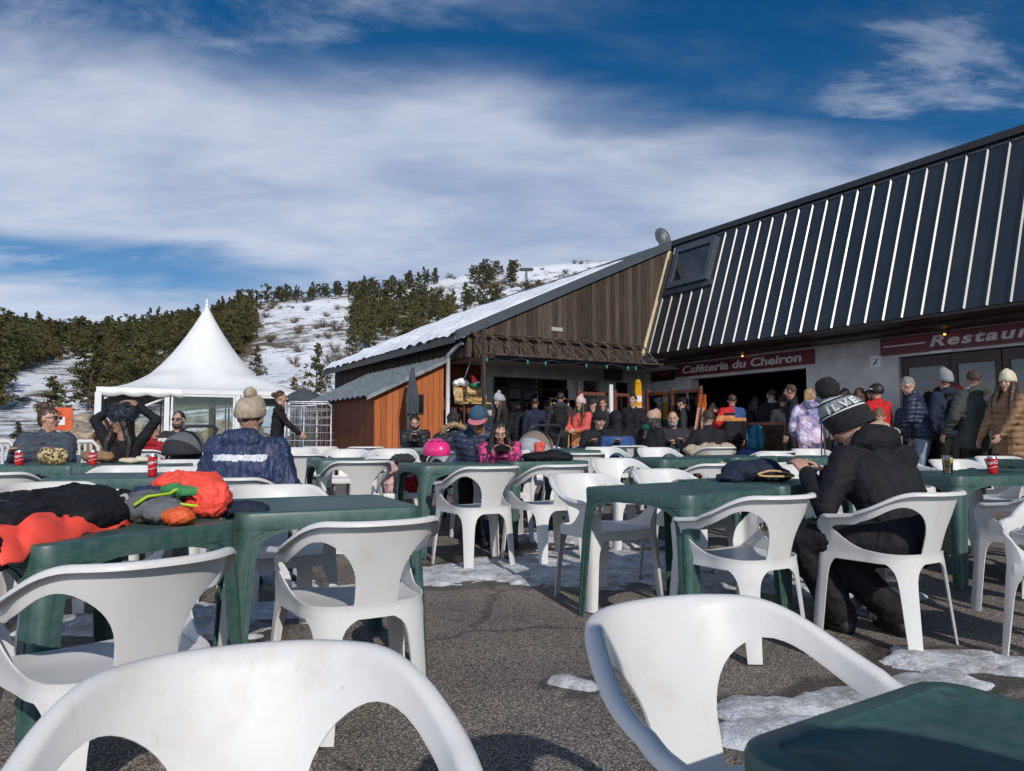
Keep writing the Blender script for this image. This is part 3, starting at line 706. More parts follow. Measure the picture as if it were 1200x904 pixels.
# ------------------------------------------------------------------ green plastic table
TH = .73
def table_meshes(w, l):
    def outline(ins, rad, n=7):
        hx, hy = w/2-ins, l/2-ins; r = max(rad-ins, .012); pts = []
        for cx, cy, a0 in ((hx-r, hy-r, 0), (-hx+r, hy-r, 90), (-hx+r, -hy+r, 180), (hx-r, -hy+r, 270)):
            for k in range(n+1): a = R(a0+90*k/n); pts.append(V((cx+r*math.cos(a), cy+r*math.sin(a), 0)))
        return pts
    bm = bmesh.new(); rings = []
    for ins, z in ((.10, TH-.0035), (.045, TH-.0035), (.040, TH), (.012, TH-.001), (.004, TH-.005), (.0, TH-.013), (.002, TH-.07), (.009, TH-.07), (.012, TH-.03)):
        rings.append([bm.verts.new(p+V((0,0,z))) for p in outline(ins, .065)])
    n = len(rings[0])
    for i in range(len(rings)-1):
        for k in range(n): bm.faces.new([rings[i][k], rings[i][(k+1)%n], rings[i+1][(k+1)%n], rings[i+1][k]])
    bm.faces.new(rings[0]); bmesh.ops.recalc_face_normals(bm, faces=bm.faces)
    top = bpy.data.meshes.new('top'); bm.to_mesh(top); bm.free()
    legs = []
    for sx in (1, -1):
        for sy in (1, -1):
            bm = bmesh.new(); rows = []
            for z in (TH-.071, TH-.08, TH-.095, TH-.12, TH-.16, TH-.22, .35, .18, 0.0):
                h = TH-.071-z; W = .084+.17*math.exp(-h/.022); W = W*(1-.36*h/TH); sp = .006-.030*h/TH
                row = []; r = .062-.040*min(1, h/.2)
                prof = [(-W, 0), (-W*.72, 0), (-W*.70, .004), (-W*.50, .004), (-W*.48, 0), (-r, 0)]+[None]*5+[(r, 0), (W*.48, 0), (W*.50, .004), (W*.70, .004), (W*.72, 0), (W, 0)]
                cx, cy = w/2-sp, l/2-sp; r = .062-.040*min(1, h/.2)
                for i, q in enumerate(prof):
                    if q is None:
                        a = R(8+74*(i-6)/4); p = V((cx-r+r*math.cos(a), cy-r+r*math.sin(a), 0))
                    elif q[0] < 0: p = V((cx-q[1], cy+min(q[0], -r), 0))
                    else: p = V((cx-max(q[0], r), cy-q[1], 0))
                    row.append(bm.verts.new(V((p.x*sx, p.y*sy, z))))
                rows.append(row)
            for i in range(len(rows)-1):
                for j in range(len(rows[0])-1): bm.faces.new([rows[i][j], rows[i+1][j], rows[i+1][j+1], rows[i][j+1]])
            bmesh.ops.remove_doubles(bm, verts=bm.verts, dist=.0003); bmesh.ops.recalc_face_normals(bm, faces=bm.faces)
            legs.append(baked(bm, [('SOLIDIFY', dict(thickness=.007, offset=0))]))
    return top, legs
def make_table(w, l):
    t = thing('plastic_table', '', 'table'); top, legs = table_meshes(w, l)
    mesh_obj('tabletop', top, M['table'], t, 35)
    for me in legs: mesh_obj('leg', me, M['table'], t, 40)
    return t
_tabs = {}
def table(x, y, yaw, label, w=.78, l=.78):
    P = V((x, y, gz(x, y)))
    if (w, l) not in _tabs:
        t = make_table(w, l); _tabs[(w, l)] = t; t.location = P; t.rotation_euler = (0,0,R(yaw)); t['label'] = label; t['group'] = 'green plastic terrace tables'; return t
    return dup(_tabs[(w, l)], P, R(yaw), label, 'green plastic terrace tables')
def tpx(px, d, yaw, label, **k):
    p = at(px, d); return table(p.x, p.y, yaw, label, **k)

T_near = table(.624, .803, 33, 'dark green plastic table in the near right corner of the terrace', w=.48, l=.62)
T1 = table(-1.58, 2.76, 63.5, 'green table covered by a heap of black and coral ski jackets')
T2 = table(-.91, 3.50, 25, 'bare dusty green table touching the jacket-covered table')
T5 = table(.945, 4.225, 37, 'green table with an empty top left of the hooded man')
T5b = table(1.575, 4.70, 37, 'green table carrying the dark cap bag beside the hooded man')
T3 = tpx(150, 5.15, 8, 'green table with the tall red can behind the jacket heap')
T4a = tpx(60, 6.35, 4, 'green table in front of the person in the grey puffer jacket')
T4b = tpx(165, 6.4, 4, 'green table in front of the woman in the blue fur hat')
T6 = tpx(414, 7.2, 24, 'green table between the two left rows of chairs before the brown shed')
T7 = tpx(530, 6.45, 24, 'green table holding the pink helmet')
T7b = tpx(625, 6.95, 24, 'green table the girl in pink leans on')
T8 = tpx(782, 7.3, 28, 'pale-topped green table behind the empty middle table')
T8b = tpx(860, 7.7, 28, 'green table pushed against the pale-topped table near the beige jacket')
T9 = tpx(1118, 5.35, 14, 'green table with the beer glass and the red can')
T9b = tpx(1215, 5.55, 14, 'green table at the right edge joined to the beer table')
T10 = tpx(945, 7.6, 20, 'shaded dark green table between ski poles and white chairs')
T10b = tpx(1200, 7.2, 20, 'shaded green table in front of the brown coat woman')
T11 = tpx(690, 10.4, 28, 'far green table in front of the laughing man in black')
T12 = tpx(785, 10.6, 28, 'far green table in front of the bald bearded man')
T13 = tpx(505, 11.2, 20, 'small dark table beside the man at the orange shed')
T14 = tpx(655, 9.3, 28, 'dark green table behind the stroller')

# chairs: bearing in the photograph, distance, yaw
chair(0, 0, 201, 'nearest white plastic chair filling the bottom left corner', xy=(-.31,.915))
chair(0, 0, 210, 'near white plastic chair turned towards the dark green corner table', xy=(.455,1.25))
chair(0, 0, 47, 'white chair tucked under the table with the jacket heap', xy=(-1.13,2.15))
chair(0, 0, 30, 'white chair with its back to us at the bare dusty table', xy=(-.60,2.90))
chair(0, 0, 204, 'wide white chair behind the bare dusty table', xy=(-1.20,3.85))
chair(8, 5.15, 14, 'white chair at the left edge with its back to the camera')
chair(136, 5.5, 184, 'white chair behind the tall red can table')
chair(62, 4.05, 215, 'white chair half hidden left of the jacket heap')
chair(112, 3.3, 232, 'white chair behind the jacket-covered table, seen between its legs')
chair(205, 5.35, 182, 'white chair right of the tall red can')
chair(203, 6.3, 184, 'white chair between the red can and the stroller')
chair(290, 4.75, -8, 'white chair the person in the navy raincoat sits on')
chair(357, 7.6, 6, 'white chair beside the navy raincoat, back towards us')
chair(417, 6.45, 26, 'white chair with its back to us in front of the shed table')
chair(462, 6.9, 196, 'white chair holding the pink children clothes')
chair(462, 8.6, 190, 'white chair facing us in front of the orange shed')
chair(405, 8.5, 190, 'white chair facing us behind the shed table')
chair(345, 9.0, 186, 'white chair below the wire trolleys')
chair(372, 9.9, 186, 'farther white chair below the wire trolleys')
chair(430, 10.2, 10, 'white chair near the corner of the brown shed')
chair(560, 5.75, 28, 'white chair in front of the girl in pink')
chair(640, 5.95, 30, 'white chair right of the girl in pink, back towards us')
chair(0, 0, 212, 'white chair at the left end of the empty middle table', xy=(.56,4.68))
chair(0, 0, 212, 'white chair tucked behind the empty middle table', xy=(1.16,5.12))
chair(0, 0, 30, 'white chair with its back to us next to the hooded man', xy=(1.14,3.74))
chair(1034, 3.88, 32, 'white chair the hooded man sits on')
chair(868, 6.2, 30, 'white chair with beige fabric behind the dark cap bag')
chair(815, 6.1, 32, 'white chair behind the pale-topped middle table')
chair(735, 6.55, 205, 'white chair on the left of the pale-topped table')
chair(672, 7.8, 22, 'white chair behind the black folded jacket')
chair(640, 8.3, 196, 'white chair right of the stroller facing us')
chair(965, 5.6, 205, 'white chair just behind the hooded man hands')
chair(893, 8.2, 16, 'white chair in front of the blue backpack')
chair(925, 7.5, 206, 'white chair right of the blue backpack')
chair(962, 8.6, 195, 'white chair by the ski poles')
chair(1140, 6.35, 196, 'white chair behind the beer glass table')
chair(1190, 6.9, 190, 'white chair behind the red can at the right')
chair(1213, 4.35, 26, 'white chair at the right edge in front of the beer table')
chair(1262, 3.5, 130, 'nearer white chair cut by the right edge')
chair(1048, 7.4, 190, 'white chair behind the hooded man shoulder')
chair(832, 9.9, 14, 'white chair under the man in the black sweater')
chair(778, 9.0, 200, 'white chair in front of the woman in the tan beanie')
chair(640, 10.3, 190, 'far white chair in front of the peach jacket child')
chair(715, 9.4, 200, 'far white chair in front of the laughing man')
# white slatted chairs by the tent
def slat_chair():
    t = thing('slatted_chair', '', 'chair'); bm = bmesh.new()
    tube(bm, [(-.25,-.22,.42), (-.25,-.26,.80), (-.2,-.275,.86), (.2,-.275,.86), (.25,-.26,.80), (.25,-.22,.42)], .022, 8)
    for i in range(7):
        x = -.18+.06*i; tube(bm, [(x,-.225,.43), (x,-.27,.85)], .014, 6)
    obj('backrest', bm, M['chair'], t, 40)
    bm = bmesh.new(); box(bm, (-.25,-.23,.415), (.25,.24,.44)); bmesh.ops.bevel(bm, geom=bm.edges[:], offset=.01, segments=2, affect='EDGES'); obj('seat', bm, M['chair'], t, 40)
    for sx in (-1, 1):
        bm = bmesh.new(); tube(bm, [(sx*.255,-.25,.64), (sx*.27,.12,.65), (sx*.265,.2,.62), (sx*.255,.22,.42)], .02, 8); obj('armrest', bm, M['chair'], t, 40)
        for sy in (-1, 1):
            bm = bmesh.new(); tube(bm, [(sx*.24, sy*.2, .42), (sx*.27, sy*.25, 0)], [.026, .018], 8); obj('leg', bm, M['chair'], t, 40)
    return t
sc0 = slat_chair()
for i, (px, d, yw, lb) in enumerate(((8, 8.2, 5, 'white slatted garden chair at the far left edge'), (100, 8.3, 8, 'white slatted garden chair left of the woman in the fur hat'), (178, 8.8, 175, 'white slatted garden chair behind the fur hat woman'))):
    P = at(px, d)
    if i == 0: sc0.location = P; sc0.rotation_euler = (0,0,R(yw)); tag(sc0, lb, None, 'white slatted chairs near the tent')
    else: dup(sc0, P, R(yw), lb, 'white slatted chairs near the tent')
# ------------------------------------------------------------------ setting: terrace, terrain, snow
def lerp(a, b, t): return a+(b-a)*t
RIDGE = [(-900,385),(-400,392),(-150,392),(0,388),(75,396),(150,392),(240,372),(310,352),(400,342),(500,328),(610,312),(710,304),(800,302),(1000,312),(1400,335),(2400,370)]
def ridge_y(px):
    for (x0,y0),(x1,y1) in zip(RIDGE, RIDGE[1:]):
        if x0 <= px <= x1: return lerp(y0, y1, (px-x0)/(x1-x0))
    return 385
D0 = 30.0
def terrain(x, y):
    """hillside north of the terrace"""
    if y < 4: return gz(x, y)-.03
    az = math.atan2(x, y)
    d = math.hypot(x, y)
    px = 600+F*math.tan(max(-1.2, min(1.2, az)))
    Rr = 235+.06*(px-300)
    Rr = max(170, min(330, Rr))
    hr = CAMZ+Rr*math.cos(az)*(512-ridge_y(px))/F*1.0
    base = gz(x, y)-.03 if d < 40 else .24
    fall = smooth01((1.25-abs(az))/.5)
    t = (d-D0)/(Rr-D0)
    if t <= 0: return base
    if t <= 1: h = t**1.28
    else: h = 1-.25*(t-1)
    bumpy = noise.noise(V((x*.03, y*.03, 0)))*2.2*min(1, t*2.5)+noise.noise(V((x*.11, y*.11, 3)))*.55*min(1, t*4)
    return base+(hr-base)*h*fall+bumpy*fall*min(1, max(0, 1.15-t)*3)
def topx(p):
    rel = V(p)-V((0,0,CAMZ)); dep = rel.y*math.cos(PITCH)+rel.z*math.sin(PITCH); upv = rel.z*math.cos(PITCH)-rel.y*math.sin(PITCH)
    return 600+F*rel.x/dep, 452-F*upv/dep
def sd_seg(x, y, x0, y0, x1, y1):
    dx, dy = x1-x0, y1-y0; t = max(0, min(1, ((x-x0)*dx+(y-y0)*dy)/(dx*dx+dy*dy))); return math.hypot(x-x0-t*dx, y-y0-t*dy)
def forest(px, py):
    """how densely pines grow on the hillside seen at this bearing"""
    if px < 306:
        if sd_seg(px, py, 10, 452, 112, 426) < 13 or sd_seg(px, py, 15, 492, 120, 462) < 12 or sd_seg(px, py, -200, 500, 20, 497) < 12: return .0
        if py > 478: return .35
        edge = smooth01((306-px)/22)
        return edge*(.55+.45*smooth01((noise.noise(V((px*.035, py*.06, 2)))+.25)/.3))
    if px < 520 and py < ridge_y(px)+8: return .45
    if 416 < px < 500 and 350 < py < 408: return .22
    if 480 <= px < 700 and abs(py-(374-(px-480)*.13)) < 10: return .28
    if 555 < px < 603 and py < 336: return .7
    if 300 < px < 400 and py < 352: return .5
    if 690 < px < 725 and py < ridge_y(px)+4: return .3
    return .0
tb = bmesh.new(); grid = []; cl = tb.verts.layers.float.new('wood')
angs = [-1.5+3.0*i/260 for i in range(261)]
ds = [20+8*i/8 for i in range(8)]+[28*(420/28)**(j/115) for j in range(116)]
for a in angs:
    row = []
    for d in ds:
        x, y = d*math.sin(a), d*math.cos(a); z = terrain(x, y)
        v = tb.verts.new((x, y, z))
        if d > 26: v[cl] = forest(*topx((x, y, z)))
        row.append(v)
    grid.append(row)
for i in range(len(angs)-1):
    for j in range(len(ds)-1): tb.faces.new([grid[i][j], grid[i+1][j], grid[i+1][j+1], grid[i][j+1]])
def hill_mat():
    m, nt, bs = new_mat('snowy_hillside'); v = coords(nt)
    n = nt.add('ShaderNodeTexNoise', i_Scale=.30, i_Detail=12.0, i_Roughness=.74); nt.link(v, n.inputs['Vector'])
    n3 = nt.add('ShaderNodeTexNoise', i_Scale=1.8, i_Detail=6.0, i_Roughness=.7); nt.link(v, n3.inputs['Vector'])
    big = nt.add('ShaderNodeTexNoise', i_Scale=.022, i_Detail=3.0); nt.link(v, big.inputs['Vector'])
    at_ = nt.add('ShaderNodeAttribute', attribute_name='wood')
    a1 = nt.add('ShaderNodeMath', operation='MULTIPLY_ADD'); nt.link(big.outputs['Fac'], a1.inputs[0]); a1.inputs[1].default_value = .55; nt.link(n.outputs['Fac'], a1.inputs[2])
    a3 = nt.add('ShaderNodeMath', operation='MULTIPLY_ADD'); nt.link(n3.outputs['Fac'], a3.inputs[0]); a3.inputs[1].default_value = .45; nt.link(a1.outputs[0], a3.inputs[2])
    a2 = nt.add('ShaderNodeMath', operation='MULTIPLY_ADD'); nt.link(at_.outputs['Fac'], a2.inputs[0]); a2.inputs[1].default_value = .16; nt.link(a3.outputs[0], a2.inputs[2])
    dv = nt.add('ShaderNodeMath', operation='MULTIPLY'); nt.link(a2.outputs[0], dv.inputs[0]); dv.inputs[1].default_value = .5
    bare = ramp(nt, n3.outputs['Fac'], [(.3, (.05,.038,.022)), (.55, (.13,.10,.06)), (.75, (.25,.21,.15))])
    f = ramp(nt, dv.outputs[0], [(.50, (0,0,0)), (.565, (1,1,1))])
    mx = nt.add('ShaderNodeMix', data_type='RGBA'); nt.link(f, mx.inputs['Factor']); mx.inputs['A'].default_value = (.80,.82,.86,1); nt.link(bare, mx.inputs['B'])
    nt.link(mx.outputs['Result'], bs.inputs['Base Color']); bs.inputs['Roughness'].default_value = .8
    bump(nt, bs, n.outputs['Fac'], .5, .5); return m
M['hill'] = hill_mat()
tag(obj('hillside', tb, M['hill'], None, 180), 'snow-streaked hillside rising behind the terrace', None, None, 'structure')
# ground sheet reaching the horizon on the other sides
bm = bmesh.new(); gs = []
xs = [-600,-300,-120,-60,-30,-16,-8,-4,0,4,8,16,30,60,120,300,600]; ys = [-600,-300,-120,-60,-30,-12,-6,0,1,5,9,14,20,22]
for x in xs: gs.append([bm.verts.new((x, y, gz(x, y)-.06)) for y in ys])
for i in range(len(xs)-1):
    for j in range(len(ys)-1): bm.faces.new([gs[i][j], gs[i+1][j], gs[i+1][j+1], gs[i][j+1]])
tag(obj('ground', bm, M['hill'], None, 180), None, None, None, 'structure')
# thawing snow on the terrace
def ground_pt(px, py):
    r = ray(px, py); t = 3.0
    for _ in range(12):
        p = V((0,0,CAMZ))+r*t; t -= (p.z-gz(p.x, p.y))/r.z
    p = V((0,0,CAMZ))+r*t; return p
SN = [((515,674),(750,662),.32),((560,668),(700,652),.36),((640,674),(780,676),.34),((700,650),(950,668),.40),((800,685),(960,690),.28),((60,735),(260,738),.20),((200,722),(345,715),.20),((1075,772),(1230,785),.17),((880,838),(1120,800),.15),((872,862),(960,850),.10),((658,800),(690,806),.05),
      ((640,630),(760,636),.28),((300,652),(345,690),.14),((905,600),(1010,612),.25),((600,560),(660,565),.5),((1000,690),(1070,700),.10)]
SEG = [(ground_pt(*a), ground_pt(*b), r) for a, b, r in SN]
def snow_h(x, y):
    h = -1
    for a, b, r in SEG:
        h = max(h, 1-sd_seg(x, y, a.x, a.y, b.x, b.y)/r)
    if h <= -.6: return -1
    n = noise.fractal(V((x*3.0, y*4.2, 1.3)), .9, 2.0, 6); n2 = noise.fractal(V((x*11, y*15, 5)), 1, 2, 3)
    return h+.62*n+.22*n2-.06
bm = bmesh.new(); gs = []; wl_ = bm.verts.layers.float.new('wet')
xs = [-16+i for i in range(12)]+[-4+.11*i for i in range(82)]+[5.1+i for i in range(24)]; ys = [-9+i for i in range(9)]+[.05+.11*i for i in range(90)]+[10.0+i for i in range(18)]
for x in xs:
    row = []
    for y in ys:
        v = bm.verts.new((x, y, gz(x, y))); v[wl_] = min(1, max(0, (snow_h(x, y)+.75)/.7)) if (-4 < x < 5 and 0 < y < 10) else 0; row.append(v)
    gs.append(row)
for i in range(len(xs)-1):
    for j in range(len(ys)-1): bm.faces.new([gs[i][j], gs[i+1][j], gs[i+1][j+1], gs[i][j+1]])
tag(obj('terrace_paving', bm, M['asphalt'], None, 180), None, None, None, 'structure')
bm = bmesh.new(); st = .017; x0, x1, y0, y1 = -2.6, 3.1, 1.2, 8.2
nx, ny = int((x1-x0)/st), int((y1-y0)/st); H_ = {}; vm = {}
for i in range(nx+1):
    for j in range(ny+1):
        x, y = x0+i*st, y0+j*st; h = snow_h(x, y)
        if h > -.7: H_[(i, j)] = h
def sv(i, j):
    if (i, j) not in vm:
        x, y = x0+i*st, y0+j*st; h = H_.get((i, j), -.7)
        z = .034*(1-math.exp(-h*2.6)) if h > 0 else .06*h
        z += .009*noise.noise(V((x*24, y*24, 2)))*min(1, max(0, h)*3)
        vm[(i, j)] = bm.verts.new((x, y, gz(x, y)+z))
    return vm[(i, j)]
for (i, j) in list(H_):
    if all(q in H_ for q in ((i+1, j), (i+1, j+1), (i, j+1))) and max(H_[q] for q in ((i,j),(i+1,j),(i+1,j+1),(i,j+1))) > -.02:
        bm.faces.new([sv(i, j), sv(i+1, j), sv(i+1, j+1), sv(i, j+1)])
tag(obj('slush_snow', bm, M['snow'], None, 180), 'patches of thawing slushy snow on the dark terrace', 'snow', None, 'stuff')

# ------------------------------------------------------------------ pines
def leaf_mat(n, a, b):
    m, nt, bs = new_mat(n); v = coords(nt); oi = nt.add('ShaderNodeObjectInfo')
    nz = nt.add('ShaderNodeTexNoise', i_Scale=.9, i_Detail=3.0); nt.link(v, nz.inputs['Vector'])
    ad = nt.add('ShaderNodeMath', operation='MULTIPLY_ADD'); nt.link(oi.outputs['Random'], ad.inputs[0]); ad.inputs[1].default_value = .45; nt.link(nz.outputs['Fac'], ad.inputs[2])
    nt.link(ramp(nt, ad.outputs[0], [(.35, a), (.75, b), (1.0, (b[0]*1.3, b[1]*1.02, b[2]*.8))]), bs.inputs['Base Color']); bs.inputs['Roughness'].default_value = .7; bs.inputs['Specular IOR Level'].default_value = .2
    return m
M['needles'] = leaf_mat('pine_needles', (.036,.040,.015), (.092,.088,.034)); M['bark'] = noisy('pine_bark', (.05,.032,.022), (.12,.075,.05), 6, .9, stretch=(1,1,.3), bmp=.6, bdist=.05)
M['twig'] = noisy('bare_twigs', (.10,.07,.05), (.17,.125,.09), 6, .9)
def pine_mesh(h, w, seed, conic=.5, lite=False):
    rnd = random.Random(seed); bm = bmesh.new(); tk = bmesh.new()
    lean = V((rnd.uniform(-.05,.05), rnd.uniform(-.05,.05), 1))
    tube(tk, [lean*0, lean*h*.4, lean*h*.75, lean*h*.97], [.028*h*.6, .018*h*.6, .010*h*.6, .02], 7)
    nb = int(22+h*1.6)
    for i in range(nb):
        t = .14+.84*(i+rnd.random())/nb; z = t*h
        prof = (1-t)**(.55+.45*conic)*(.55+.45*min(1, t/.22)) if conic > .3 else math.sqrt(max(0, 1-((t-.55)/.5)**2))
        L = w*prof*rnd.uniform(.55, 1.12)+.15; a = rnd.uniform(0, 2*PI); di = V((math.cos(a), math.sin(a), rnd.uniform(-.12,.35)))
        p0 = lean*z; p1 = p0+di*L
        tube(tk, [p0, p0.lerp(p1, .5)+V((0,0,.04*L)), p1], [.035+.012*L, .02, .01], 4, cap=False)
        for q in range(int(2+L*1.6) if lite else int(5+L*4.5)):
            f = rnd.uniform(.25, 1.08); c = p0.lerp(p1, f)+V((rnd.gauss(0,.16), rnd.gauss(0,.16), rnd.gauss(0,.13)))*(.35+L*.4)
            for r_ in range(5):
                n = V((rnd.gauss(0,1), rnd.gauss(0,1), rnd.gauss(.5,.9))).normalized(); s, tt = frame_of(n); sz = rnd.uniform(.10,.26)*(1.7 if lite else 1)
                cc = c+V((rnd.gauss(0,.16), rnd.gauss(0,.16), rnd.gauss(0,.12)))
                an = rnd.uniform(0, PI); s2 = s*math.cos(an)+tt*math.sin(an); t2 = tt*math.cos(an)-s*math.sin(an)
                bm.faces.new([bm.verts.new(cc+s2*sz), bm.verts.new(cc+t2*sz*.55+n*.05), bm.verts.new(cc-s2*sz*.9+n*.03), bm.verts.new(cc-t2*sz*.5)])
    a = bpy.data.meshes.new('trunk'); tk.to_mesh(a); tk.free(); b = bpy.data.meshes.new('crown'); bm.to_mesh(b); bm.free()
    a.materials.append(M['bark']); b.materials.append(M['needles']); return a, b
PV = [pine_mesh(7.0, 2.5, 1, .45), pine_mesh(7.6, 2.6, 2, .55), pine_mesh(6.2, 2.7, 3, .1), pine_mesh(8.2, 2.7, 4, .5), pine_mesh(5.6, 2.3, 5, .4), pine_mesh(6.8, 2.9, 6, .05), pine_mesh(5.0, 1.9, 7, .8)]
pines = []
for i, (a, b) in enumerate(PV):
    t = thing('pine_tree', 'pine', 'tree'); mesh_obj('trunk', a, None, t); mesh_obj('crown', b, None, t); pines.append([t, False])
def put_tree(x, y, sc, var, label, group):
    t, used = pines[var]; z = terrain(x, y)-.15
    if used: t = dup(t, (x, y, z), random.uniform(0, 6.28), label, group)
    else: pines[var][1] = True; t.location = (x, y, z); t.rotation_euler = (0,0,random.uniform(0,6)); t['label'] = label; t['group'] = group
    t.scale = (sc, sc, sc*random.uniform(.92, 1.1)); return t
rt = random.Random(11); placed = []; tries = 0; cand = []
while len(placed) < 640 and tries < 90000:
    tries += 1
    px = rt.uniform(-40, 730); az = math.atan((px-600)/F); d = 58*(250/58)**rt.random(); x, y = d*math.sin(az), d*math.cos(az); z = terrain(x, y)
    qx, qy = topx((x, y, z))
    den = forest(qx, qy)
    if rt.random() > den: continue
    if qx < 306 and qy > 415 and qy < 490 and forest(qx, qy-.5*6500/d*.62) == 0: continue
    mind = 2.0+d*.0035
    # skip what the tent, building or roof hide entirely
    if 170 < px < 305 and qy > 455-.9*abs(235-px): continue
    if px > 440 and qy > 440-(px-420)*.42: continue
    if any((x-a)**2+(y-b)**2 < mind*mind for a, b in placed): continue
    placed.append((x, y)); cand.append((qx, qy, x, y, d))
cand.sort(key=lambda c: c[4]); far_ = cand[288:]; cand = cand[:288]
for qx, qy, x, y, d in cand:
    if qx < 306: lb, g = ('olive green pine in the dense wood left of the snow slope', 'pines of the dense wood on the left hillside') if qy < 420 else ('olive green pine at the lower edge of the left wood near the snow patches', 'pines at the lower edge of the left wood')
    elif qy < ridge_y(qx)+10: lb, g = 'dark pine standing on the ridge above the snow slope', 'pines along the ridge'
    else: lb, g = 'dark pine in the clump halfway up the snow slope behind the roof', 'pines in the clump on the snow slope'
    put_tree(x, y, rt.uniform(.52, .86)*(.85 if qx > 306 and qy < ridge_y(qx)+10 else 1), rt.randrange(0, 6), lb, g)
for px, d, sc, lb in ((370, 52, .50, 'lone bushy pine just left of the snowy roof end'), (345, 62, .28, 'small dark pine right of the tent peak slope'), (22, 34, .20, 'tiny yellow-green pine sapling left of the orange sign'), (300, 70, .45, 'round pine behind the tent roof, lowest on the slope'), (412, 92, .62, 'tall pointed pine at the left end of the slope clump'), (432, 105, .8, 'broad pine at the foot of the slope clump')):
    p = at(px, d); put_tree(p.x, p.y, sc, 6 if sc < .4 else 3, lb, None); 
LV = [pine_mesh(h, w, 20+i, c, True) for i, (h, w, c) in enumerate(((7.0,2.5,.45), (7.6,2.6,.3), (6.2,2.7,.1), (8.2,2.5,.6)))]
LD = [[([v.co.copy() for v in me_.vertices], [tuple(p.vertices) for p in me_.polygons]) for me_ in pair] for pair in LV]
fv, ff, fm = [], [], []
for qx, qy, x, y, d in far_:
    k_ = rt.randrange(4); sc = rt.uniform(.52, .86)*(.85 if qx > 306 and qy < ridge_y(qx)+10 else 1); mt = Matrix.Translation((x, y, terrain(x, y)-.15)) @ Matrix.Rotation(rt.uniform(0, 6.28), 4, 'Z') @ Matrix.Scale(sc, 4)
    for mi_, (vv, pp) in enumerate(LD[k_]):
        n0 = len(fv); fv.extend([mt @ v for v in vv]); ff.extend([tuple(q+n0 for q in p) for p in pp]); fm.extend([mi_]*len(pp))
for a, b in LV: bpy.data.meshes.remove(a); bpy.data.meshes.remove(b)
fme = bpy.data.meshes.new('far_pine_wood'); fme.from_pydata(fv, [], ff); fme.polygons.foreach_set('material_index', fm); fme.update()
tag(mesh_obj('far_pine_wood', fme, [M['bark'], M['needles']]), 'mass of small far pines filling the wood along the ridge', 'wood', None, 'stuff')
def shrub_mesh(seed):
    rnd = random.Random(seed); bm = bmesh.new()
    for i in range(46):
        a = rnd.uniform(0, 2*PI); l = rnd.uniform(.5, 1.5); d = V((math.cos(a)*rnd.uniform(.15,.8), math.sin(a)*rnd.uniform(.15,.8), rnd.uniform(.4,1))).normalized()
        p1 = d*l*.6; p2 = p1+(d+V((rnd.gauss(0,.3), rnd.gauss(0,.3), .1)))*l*.45
        tube(bm, [V((0,0,0)), p1, p2], [.03, .02, .008], 4, cap=False)
        for q in range(4): tube(bm, [p1.lerp(p2, rnd.random()), p2+V((rnd.gauss(0,.25), rnd.gauss(0,.25), rnd.gauss(.1,.2)))], [.014, .006], 3, cap=False)
    me = bpy.data.meshes.new('shrub'); bm.to_mesh(me); bm.free(); me.materials.append(M['twig']); return me
SM = [shrub_mesh(s) for s in (1, 2, 3)]; n = 0; tries = 0
while n < 130 and tries < 9000:
    tries += 1; px = rt.uniform(308, 735); az = math.atan((px-600)/F); d = math.sqrt(rt.uniform(60**2, 300**2)); x, y = d*math.sin(az), d*math.cos(az); z = terrain(x, y); qx, qy = topx((x, y, z))
    if forest(qx, qy) > .1 or (px > 420 and qy > 440-(px-420)*.40): continue
    o = link(bpy.data.objects.new('shrub', rt.choice(SM))); o.location = (x, y, z-.05); s = rt.uniform(.45, 1.25); o.scale = (s*1.3, s*1.3, s); o.rotation_euler = (0,0,rt.uniform(0,6)); n += 1
    tag(o, 'bare brown shrub on the open snow slope', 'shrub', 'bare shrubs on the snow slope')
# rocks of the bank behind the tent
def rock_mesh(seed):
    bm = bmesh.new(); bmesh.ops.create_icosphere(bm, subdivisions=3, radius=1)
    for v in bm.verts:
        p = v.co.copy(); v.co = p*(1+.42*noise.noise(p*1.4+V((seed*9, 0, 0)))+.16*noise.noise(p*4+V((0, seed, 0))))
        v.co.z *= .75
    me = bpy.data.meshes.new('rock'); bm.to_mesh(me); bm.free(); return me
M['rock'] = noisy('tan_rock', (.15,.11,.08), (.42,.34,.25), 2.2, .9, detail=9, bmp=.8, bdist=.1)
RM = [rock_mesh(s) for s in range(4)]
for me in RM: me.materials.append(M['rock'])
for i in range(46):
    px = rt.uniform(88, 352); d = rt.uniform(31, 37); p = at(px, d); o = link(bpy.data.objects.new('boulder', rt.choice(RM))); s = rt.uniform(.35, .85)
    o.location = (p.x, p.y, terrain(p.x, p.y)+.15+.5*rt.random()*(d-30)/6); o.scale = (s*1.2, s, s); o.rotation_euler = (rt.uniform(0,.5), 0, rt.uniform(0,6)); tag(o, 'pale tan boulder on the bank behind the white tent', 'rock', 'boulders on the bank behind the tent')
